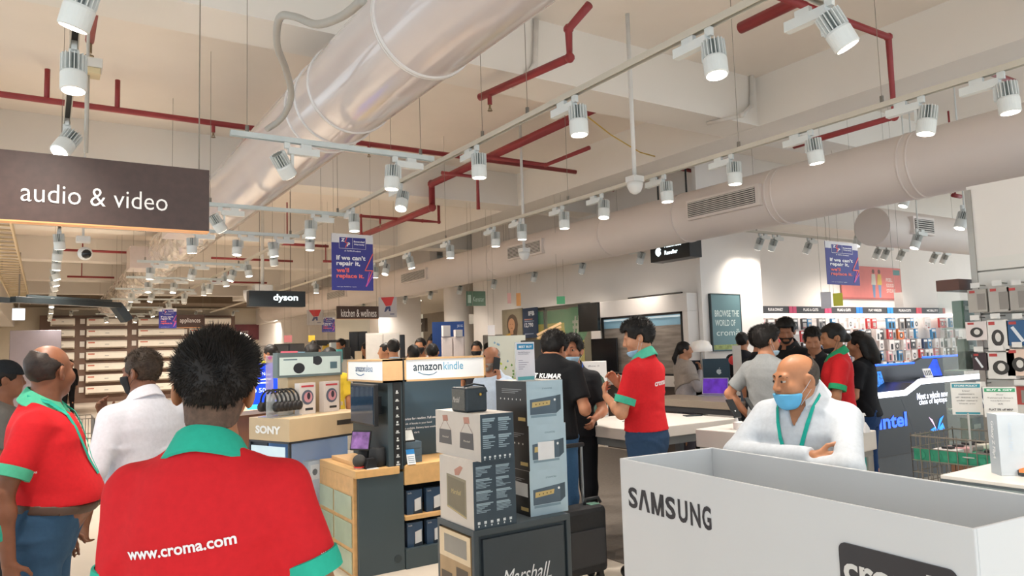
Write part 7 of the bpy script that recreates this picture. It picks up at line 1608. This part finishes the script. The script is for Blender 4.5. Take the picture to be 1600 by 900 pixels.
# basket trolley behind the bald man
c = atd(107, 660, 7.5); W_ = M('wire_zinc', '#7f776e'); tr_ = thing('shopping_trolley', 'wire shopping trolley partly hidden behind the bald man in red', 'trolley', (c[0], c[1], 0)); mb = MB(W_)
for k in range(9):
    for (a_, b_) in (((-.22, -.3), (.22, -.3)), ((-.22, .3), (.22, .3))): x = a_[0]+(b_[0]-a_[0])*k/8; mb.cyl((c[0]+x, c[1]+a_[1], .45), (c[0]+x, c[1]+a_[1], 1.0), .004, n=5)
    for sx in (-.22, .22): mb.cyl((c[0]+sx, c[1]-.3+.6*k/8, .45), (c[0]+sx, c[1]-.3+.6*k/8, 1.0), .004, n=5)
for z in (.45, .6, .8, 1.0): mb.tube([(c[0]-.22, c[1]-.3, z), (c[0]+.22, c[1]-.3, z), (c[0]+.22, c[1]+.3, z), (c[0]-.22, c[1]+.3, z)], .006, 6, True)
mb.build('basket', tr_); mb = MB(W_); mb.tube([(c[0]-.2, c[1]-.25, .08), (c[0]-.2, c[1]+.25, .08), (c[0]+.2, c[1]+.25, .08), (c[0]+.2, c[1]-.25, .08)], .012, 6, True)
for sx in (-.2, .2): mb.cyl((c[0]+sx, c[1]+.2, .08), (c[0]+sx, c[1]+.28, .45), .012, n=6)
mb.build('chassis', tr_)
for sx in (-.2, .2):
    for sy_ in (-.25, .25): MB(C('#26272a', .5)).cyl((c[0]+sx-.012, c[1]+sy_, .04), (c[0]+sx+.012, c[1]+sy_, .04), .04, n=12).build('wheel', tr_)
def far_board(label, px0, px1, py0, py1, d, mat, txt=None, name='wall_board'):
    a, b = ony(px0, (py0+py1)/2, d), ony(px1, (py0+py1)/2, d); z0, z1 = ony((px0+px1)/2, py1, d)[2], ony((px0+px1)/2, py0, d)[2]
    o = MB(mat).box(a[0], b[0], d-.04, d, z0, z1).build(name); tag(o, label, 'board')
    if txt: mb = MB(C('#b9a9a0', .5)); mb.text(txt, ((a[0]+b[0])/2, d-.042, z0+(z1-z0)*.42), XU, ZU, (b[0]-a[0])*.4, (z1-z0)*.16, cx=True, lift=.004); mb.build('lettering', o)
    return o
far_board('maroon promotional board on the far wall', 349, 404, 507, 531, 33.3, M('board_maroon', '#6a2f34', .6), 'GET MORE'); far_board('dull teal board beside the maroon one on the far wall', 404, 427, 505, 531, 33.3, M('board_teal', '#5f8078', .6), 'EXCHANGE'); far_board('grey framed panel on the far wall behind the foreground head', 232, 262, 520, 545, 33.3, M('board_grey', '#8a8275', .6))
# fridges, oven tower, shelves and counters in the middle distance
def cabinet(label, px0, px1, pytop, d, colr, cat='fridge', name='fridge', depth=.6, doors=2, handle='#b8b4ae', zb=0.):
    a, b = atd(px0, horizon(px0), d), atd(px1, horizon(px1), d); c = (a+b)/2; W = np.linalg.norm(b-a); H = CAMZ+(horizon((px0+px1)/2)-pytop)*d/FPX
    t = thing(name, label, cat, (c[0], c[1], 0), -ang((px0+px1)/2)); MB(C(colr, .35)).box(-W/2, W/2, 0, depth, zb, H).build('body', t, own=True, bev=.01)
    for k in range(doors):
        x0 = -W/2+W*k/doors; dm = MB(C(colr, .3)).box(x0+.008, x0+W/doors-.008, -.03, 0, zb+.05, H-.02).build('door', t, own=True, bev=.006); MB(C(handle, .3, metal=.7)).box(x0+W/doors*(.85 if k % 2 == 0 else .1), x0+W/doors*(.85 if k % 2 == 0 else .1)+.02, -.06, -.04, H*.45, H*.75).build('handle', dm, own=True)
    return t
cabinet('dark grey double fridge far behind the pink offer card', 429, 475, 537, 15.0, '#4f4d4c'); cabinet('light grey fridge left of the dark double fridge', 400, 428, 540, 15.5, '#b9b4ac', doors=1); cabinet('tall black appliance tower left of the white column', 546, 574, 518, 14.0, '#2b2927', doors=2, cat='oven tower', name='oven_tower'); cabinet('white cabinet with panelled doors by the white column', 572, 625, 520, 11.8, '#e3ddd4', doors=2, cat='cabinet', name='cabinet', handle='#cfc9c0')
cabinet('black shelf unit with kettles far behind the yellow shirt', 505, 545, 531, 13.5, '#34322f', doors=3, cat='shelf', name='shelf_unit'); cabinet('grey steel appliance below the white flag', 755, 786, 523, 13.2, '#6d655c', doors=2, cat='oven', name='oven')
cabinet('dark column speaker far behind the kiosk left end', 625, 633, 523, 11.2, '#17171a', doors=1, cat='speaker', name='column_speaker', depth=.2); cabinet('white and orange headphone display behind the kiosk header', 690, 726, 526, 10.5, '#d6c8c2', doors=2, cat='display', name='headphone_display', depth=.3)
cabinet('white low counter beyond the kiosk header', 620, 690, 556, 12.5, '#d9d2c8', doors=4, cat='counter', name='counter'); cabinet('white showcase with green leaf print behind the carton stack', 763, 832, 545, 7.8, '#d3d0c0', doors=2, cat='showcase', name='showcase', depth=.25)
cabinet('pale counter far left before the air conditioners', 150, 230, 585, 27, '#b8ab98', doors=3, cat='counter', name='counter') if 0 else None
a = atd(793, 572, 7.72); t = thing('leaf_poster', 'leaf-patterned green and white panel behind the sign holder', 'poster', (a[0], a[1], 1.0), -ang(793)); mb = MB(M('leaf_panel', '#cfd0c2', .5, var=.03)); mb.box(-.20, .20, -.02, 0, 0, .72); rl = random.Random(5)
for k in range(130):
    x, z = rl.uniform(-.19, .17), abs(rl.gauss(0, .22)); 
    if z > .68: continue
    mb.m(C(('#8fae3c', '#b3c23e', '#5d8a3c', '#7fa0b8')[rl.randrange(3) if z < .42 else 3], .5)); mb.flat([(0, 0), (.012, .012), (0, .03), (-.012, .012)], (x, -.02, z), XU, ZU)
mb.build('panel', t, own=True); 
for k, px in enumerate((789, 803)): p = atd(px, 600, 7.0); o = MB(C('#2a2f33', .4)).box(p[0]-.05, p[0]+.05, p[1]-.05, p[1]+.05, 0, 1.24+.04*k).build('planter_stand'); tag(o, 'dark upright box below the leaf-patterned panel, %s of two' % ('left' if k == 0 else 'right'), 'stand')
# blue booth banner
p = atd(701, 545, 11.2); W = 50*11.2/1130; o_t = thing('booth_banner', 'deep blue banner board above the headphone display', 'banner', (p[0], p[1], 0), -ang(701)); MB(M('booth_blue', '#1f4f9c', .4, var=.08)).box(-W/2, W/2, 0, .06, 1.5, 2.03).build('board', o_t, own=True); mb = MB(C('#cfdcf0', .5)); mb.text('JIO 5G', (W*.28, 0, 1.93), XU, ZU, W*.18, .05, bold=.03); mb.build('lettering', o_t, own=True); MB(C('#b9b9bc', .4)).box(-W/2, W/2, .01, .05, 0, 1.5).build('back_wall', o_t, own=True)
for k, (px, h_) in enumerate(((697, .16), (716, .10))): p = atd(px, 528, 10.5); o = MB(C('#e3dbd6', .4)).box(p[0]-.06, p[0]+.06, p[1]-.03, p[1]+.03, CAMZ+(horizon(px)-526)*10.5/1130, CAMZ+(horizon(px)-526)*10.5/1130+h_).build('headphone_box', bev=.004); tag(o, '%s white box on top of the headphone display' % ('taller' if k == 0 else 'smaller'), 'box')
a, b = onx(655, 510, 12.0), onx(608, 510, 12.0)
lit = MB(M('pay_dark', '#5a524c', .5)).box(11.2, 11.3, onx(664, 510, 11.2)[1], onx(622, 510, 11.2)[1], onx(640, 520, 11.2)[2], onx(640, 500, 11.2)[2]).build('hanging_sign'); tag(lit, 'dark sign with pale writing seen through the mall opening', 'sign'); mb = MB(SIGNW); ya_ = onx(624, 510, 11.2)[1]; mb.text('please pay', (11.197, ya_+.3, onx(640, 514, 11.2)[2]), NY, ZU, ya_-onx(660, 510, 11.2)[1]+.3, .24, lift=.004); mb.build('lettering', lit); MB(WIRE).cyl((11.25, onx(640, 510, 11.2)[1], onx(640, 500, 11.2)[2]), (11.25, onx(640, 510, 11.2)[1], 3.32), .01, n=6).build('hanger', lit)
# small goods on the middle-distance counters
k = 0
for (px, py, d, w_, h_, cl, nm) in ((520, 548, 12.5, .10, .28, '#cfd6d4', 'white bottle-shaped purifier'), (530, 556, 12.0, .09, .22, '#4fb0b0', 'teal jar'), (541, 552, 12.2, .12, .20, '#2b2b2d', 'black kettle'), (508, 556, 12.3, .16, .12, '#e8f4fa', 'white lit appliance'), (560, 556, 12.0, .10, .16, '#b9a58a', 'beige box'),  (500, 536, 13.0, .2, .1, '#2f2d2b', 'black frame')):
    k += 1; p = atd(px, py, d); o = MB(C(cl, .4)).box(p[0]-w_/2, p[0]+w_/2, p[1]-w_/2, p[1]+w_/2, p[2]-h_/2, p[2]+h_/2).build('small_appliance', bev=.01); tag(o, nm+' in the middle distance '+('left' if px < 600 else 'right')+' of the kiosk header', 'goods')
for (px, py, d, w_, nm) in ((530, 562, 12.3, 1.2, 'long grey appliance counter behind the yellow shirt'), (745, 556, 12.0, .9, 'white counter under the woman poster'), (586, 562, 11.0, .35, 'white counter left of the kiosk middle')): p = atd(px, py, d); o = MB(C('#aaa59c', .5)).box(p[0]-w_/2, p[0]+w_/2, p[1]-.3, p[1]+.3, 0, p[2]+.0).build('counter', bev=.01); tag(o, nm, 'counter')
# ------------------------------------------------------------------ people
TEAL = '#2fae94'; RED_S = '#cc2229'
xy, rz = stand(330, 1.62, -20)
person('foreground person seen from behind, red polo with web address', xy, rz, H=1.605, skin='#a8714f', girth=1.06, vox=.009, fine=.0048, shirt=RED_S, collar=TEAL, cuff=TEAL, style='fade', hair='#1b1512', head=(13, -3, 5), arms=(((.265, -.01, 1.11), (.25, .10, .90), (0, .3, -1), (-1, .2, 0)), ((-.20, .0, 1.10), (-.20, .10, .90), (0, .3, -1), (1, .2, 0))),
       backtext=[('www.croma.com', (-.018, -.1, 1.262), .245, '#f0e9ea', .13, 0., .025)], sleeve_text=[('We help you', (.285, -.03, 1.225), unit((.75, -.66, 0)), .06, '#f0e9ea', .12, 0, .02, None, 'sleeve_lettering')], fold=.005, low=.5, neckdrop=.010)
xy, rz = stand(74, 3.05, -102)
person('bald man in red polo and blue jeans with his face turned away at the left', xy, rz, H=1.645, skin='#7a4d36', girth=1.06, belly=.10, vox=.010, fine=.006, shirt=RED_S, collar='#54b893', cuff='#4fae8c', style='bald', hair='#2a201b', head=(56, 2, 0), trousers='#33506b', belt='#4a3426', hem=.985, tuck=True, rise=.055, arms=(((.245, -.09, 1.13), (.26, -.06, .86), (0, .2, -1), (-1, .2, 0)), None),
       sleeve_text=[('We help you', (.30, -.02, 1.19), (1, .1, 0), .09, '#f0e9ea', 0, 0, .02, None, 'sleeve_lettering')], lanyard='#2fae94')
xy, rz = stand(-146, 1.9, -40)
person('person in red polo with teal sleeve band cut off by the left edge', xy, rz, H=1.62, skin='d', vox=.014, shirt=RED_S, collar=TEAL, cuff=TEAL, style='short', low=.4)
xy, rz = stand(6, 4.3, -88)
person('person in dark cap and grey shirt looking right at the left edge', xy, rz, H=1.585, skin='#8a5a42', girth=1.0, vox=.013, shirt='#6d6a66', style='short', cap='#23262a', head=(5, 0, 0), trousers='#2a2a2e')
xy, rz = stand(224, 3.75, 32)
person('man in white shirt and black trousers, hand raised to his dark mask', xy, rz, H=1.615, skin='#7d5038', girth=1.10, vox=.010, fine=.006, shirt='#cfd0d8', sleeve='long', collar='#d3d3da', style='short', hair='#3a2d22', head=(18, -4, 0), mask=('#15161a', 'face'), trousers='#17161a', tuck=True, belt='#1c1a1a',
       arms=(((.27, .06, 1.16), (-.04, .30, 1.36), (-.3, -.1, .9), (0, -1, .1)), ((-.285, -.06, 1.12), (-.30, .0, .87), (0, .2, -1), (1, .2, 0))), fold=.006)
xy, rz = stand(108, 22.0, 20)
person('distant person in black before the air conditioner shelves', xy, rz, H=1.66, vox=.025, shirt='#1c1c20', trousers='#17171a', sleeve='long')
xy, rz = stand(858, 5.3, -14)
person('man with his back turned in a black printed T-shirt beside the carton stack', xy, rz, H=1.76, skin='#b07a5c', girth=1.0, vox=.011, fine=.007, shirt='#17181b', style='thick', hair='#120e0c', lean=.10, head=(-18, -24, 0), hdrop=(0, .03, -.075), trousers='#3f6286', arms=(((.255, -.05, 1.10), (.20, .18, 1.16), (-.5, .8, .2), (0, 0, -1)), None),
       backtext=[('T KUMAR', (.0, -.1, 1.325), .20, '#f2f2f2', -.05, .15, .035), ('G', (-.005, -.1, 1.245), .028, '#e6e6e6', 0, 0, .03), ('INDIA', (-.01, -.1, 1.215), .07, '#e6e6e6', 0, 0, .03)])
xy, rz = stand(894, 5.85, 168)
person('man in black polo with blue lanyard and mask under his chin', xy, rz, H=1.655, skin='#a87256', vox=.010, fine=.006, shirt='#1a1b1f', collar='#202126', style='quiff', hair='#120f0d', head=(-4, 2, 0), mask=('#a4c8e0', 'chin'), lanyard='#2f63c8', trousers='#1b1c20', eyes=True, look=(5, 0),
       arms=(((.27, -.02, 1.14), (.27, .10, .93), (.1, .4, -.6), (-.5, .3, -1)), ((-.245, .03, 1.11), (-.20, .20, 1.06), (.1, .8, -.5), (1, 0, 0))), chest=[('croma', (-.07, .1, 1.30), .05, '#e2e4e8', 0, 0, .02)])
xy, rz = stand(1003, 5.1, 62)
person('young man in red polo and jeans holding up his hands at the white phone table', xy, rz, H=1.745, skin='#c08a6a', girth=.97, vox=.010, fine=.006, shirt=RED_S, collar='#52b59a', cuff='#45ae92', style='thick', hair='#14110f', head=(28, -14, 0), mask=('#9cc6e6', 'low'), trousers='#2c4360', hem=.97,
       arms=(((.215, .10, 1.12), (.05, .235, 1.28), (-.5, .3, .75), (0, -.5, -1)), ((-.235, .05, 1.10), (-.10, .245, 1.20), (.55, .5, .55), (.6, -.6, .4))), backtext=[('croma', (-.0, -.1, 1.275), .14, '#efe3e4', .08, .1, .03)])
xy, rz = stand(1068, 9.2, -72)
person('woman with tied dark hair in a grey shawl, hand raised to her mouth', xy, rz, H=1.60, skin='#b98466', girth=.95, vox=.013, fine=.009, shirt='#b3aeb2', sleeve='long', style='pony', hair='#14100f', head=(-6, 2, 0), shawl='#a89f98', trousers='#55515a', arms=(((.22, .10, 1.10), (.05, .20, 1.33), (0, -.1, 1), (0, -1, 0)), ((-.2, .14, 1.12), (.10, .24, 1.14), (1, .2, 0), (0, -1, 0))))
xy, rz = stand(1160, 9.6, -20)
person('person with dark hair just visible behind the tall white product board', xy, rz, H=1.70, vox=.02, shirt='#2a2a30')
xy, rz = stand(1188, 6.9, -50)
person('man in black T-shirt behind the man in the light grey T-shirt', xy, rz, H=1.70, vox=.014, fine=.009, shirt='#1b1b1e', style='thick', head=(-10, 0, 0), trousers='#202126', skin='#a87256')
xy, rz = stand(1197, 6.0, -28)
person('man in light grey T-shirt seen from behind with hands on hips', xy, rz, H=1.69, skin='#b07a5c', girth=1.0, vox=.011, fine=.007, shirt='#8b8e8f', style='thick', hair='#17120f', head=(-30, -3, 0), mask=('#b9d6e8', 'low'), trousers='#37404e', hem=.86,
       arms=(((.30, -.02, 1.13), (.235, .17, 1.02), (-.6, .7, -.2), (-.3, 0, 1)), ((-.34, -.06, 1.16), (-.215, .03, .96), (.7, .5, -.6), (.5, .3, .8))))
xy, rz = stand(1230, 7.45, 150)
person('tall bearded man in a black shirt looking down behind the group', xy, rz, H=1.79, skin='#a06c50', girth=1.15, vox=.012, fine=.008, shirt='#1e2022', collar='#232528', style='thick', hair='#14110f', head=(28, -16, 0), beard='#1d1714', trousers='#1c1d22')
xy, rz = stand(1272, 6.8, 160)
person('clean-shaven man in a dark polo with a blue stripe looking down at the counter', xy, rz, H=1.685, skin='#bd8767', girth=1.03, vox=.011, fine=.0065, shirt='#202226', collar='#26282c', style='short', hair='#1a1411', head=(14, -20, 0), trousers='#22252b', chest=[('___', (.0, .1, 1.28), .13, '#3f8ec8', .25, 0, .05)])
xy, rz = stand(1305, 6.25, 96)
person('shop worker in red polo with green collar and black mask facing left', xy, rz, H=1.70, skin='#a3704f', girth=.98, vox=.011, fine=.0065, shirt='#c9242a', collar='#2d9a6a', cuff='#2d9a6a', style='bun', hair='#14110f', head=(14, -10, 0), mask=('#15161a', 'low'), trousers='#2a3446', hem=.95,
       arms=(((.22, .12, 1.12), (.10, .30, 1.05), (-.4, .8, 0), (0, 0, -1)), ((-.235, .05, 1.10), (-.14, .28, 1.03), (.3, .9, 0), (1, 0, -.3))), backtext=[('croma', (.02, -.1, 1.27), .13, '#efe3e4', 0, .1, .03)])
xy, rz = stand(1343, 6.8, 75)
person('woman with long dark hair in a black T-shirt beside the shop worker in red', xy, rz, H=1.63, skin='#b88262', girth=.97, vox=.012, fine=.008, shirt='#1b1c20', style='long', hair='#15110f', head=(10, -6, 0), trousers='#26406a',
       arms=(None, ((-.235, .02, 1.11), (-.22, .24, 1.0), (.2, .9, -.2), (1, 0, 0))))
xy, rz = stand(1249, 3.02, 158)
person('balding man in white shirt with teal lanyard and blue mask, arms folded', xy, rz, H=1.575, skin='#b67c58', girth=1.10, vox=.008, fine=.0042, shirt='#c3c8ce', sleeve='long', collar='#cacfd4', button=True, style='bald', hair='#3b322c', head=(-34, -4, 0), headscale=1.0, hdrop=(0, .045, -.065), mask=('#66b8e4', 'chin'), lanyard='#1f9f8f', eyes=True, look=(12, -5), trousers='#2b2d33', tuck=True,
       arms=(((.275, .13, 1.205), (-.13, .235, 1.235), (-1, -.30, -.12), (0, -1, .2)), ((-.275, .265, 1.20), (.10, .19, 1.18), (1, -.6, .1), (0, -1, .3))), fold=.006, curl=(.4, .3), neckdrop=-.014)
xy, rz = stand(768, 6.5, 138)
p_ = person('man in pale blue shirt holding a phone to his ear behind the kiosk header', xy, rz, H=1.60, skin='#a06e54', girth=1.05, vox=.012, fine=.008, shirt='#b9cbe0', sleeve='long', style='bald', hair='#8d8580', head=(0, -4, 0), beard='#8d8580', trousers='#3a3d45', arms=(None, ((-.28, .08, 1.20), (-.155, .075, 1.42), (.28, -.12, 1), (1, .2, 0))), curl=(.45, .9))
q = FRAME[p_]@Vector((-.108*.93, .055*.93, 1.545*.93)); t = thing('phone', 'dark phone held to the ear of the man behind the kiosk', 'phone', q, rz); MB(C('#1c1d21', .3)).obox((0, 0, 0), unit((.25, .9, .2)), unit((.1, -.3, 1)), unit((1, -.3, -.15)), .034, .07, .005).build('body', t, own=True, bev=.003)
for (px, d, rel, top, kw) in ((603, 10.6, 100, 537, dict(shirt='#b9b4ae', label='person with dark hair looking sideways behind the left end of the kiosk')), (615, 9.6, 10, 531, dict(shirt='#a9c0d4', label='man in pale blue shirt seen from behind beyond the kiosk')), (657, 10.8, 170, 529, dict(shirt='#d6d3d0', mask=('#1b1b1f', 'face'), label='person in a dark mask facing the kiosk from behind')), (646, 9.0, 0, 540, dict(shirt='#5a5550', label='dark head just above the middle of the kiosk header')),
        (677, 11.5, 150, 526, dict(shirt='#d9d6d2', style='topknot', label='person with a top knot far behind the kiosk')), (676, 9.4, 0, 538, dict(shirt='#77706a', label='short-haired head above the kiosk header before the blue banner')), (745, 10.4, 180, 534, dict(shirt='#3a3a40', mask=('#202024', 'face'), label='person far back left of the woman poster')), (764, 11.8, 30, 536, dict(shirt='#4a4a50', label='second person far back under the woman poster')),
        (487, 8.6, -85, 538, dict(shirt='#e6e3e6', style='topknot', beard='#1a1512', label='bearded man in white with a top knot behind the picture board')), (515, 8.1, 6, 546, dict(shirt='#e3c23f', style='thick', label='person in yellow with black hair seen from behind')), (533, 13.0, 140, 530, dict(shirt='#dcd9d6', label='person in white at the far cash desk')), (391, 13.5, 170, 537, dict(shirt='#3b3a40', label='dark-haired head far behind the blue display')), (424, 10.5, 60, 540, dict(shirt='#5a4a44', style='bun', label='person bending behind the pink offer card')), (575, 13.0, 80, 535, dict(shirt='#6a2f30', label='person in dark red far behind the kiosk'))):
    xy, rz = stand(px, d, rel); kw = dict(kw); lab = kw.pop('label'); person(lab, xy, rz, H=tall(px, top, d), vox=.017, hair='#15110f', trousers='#2b2d34', head=(rnd.uniform(-10, 10), rnd.uniform(-8, 0), 0), **kw)
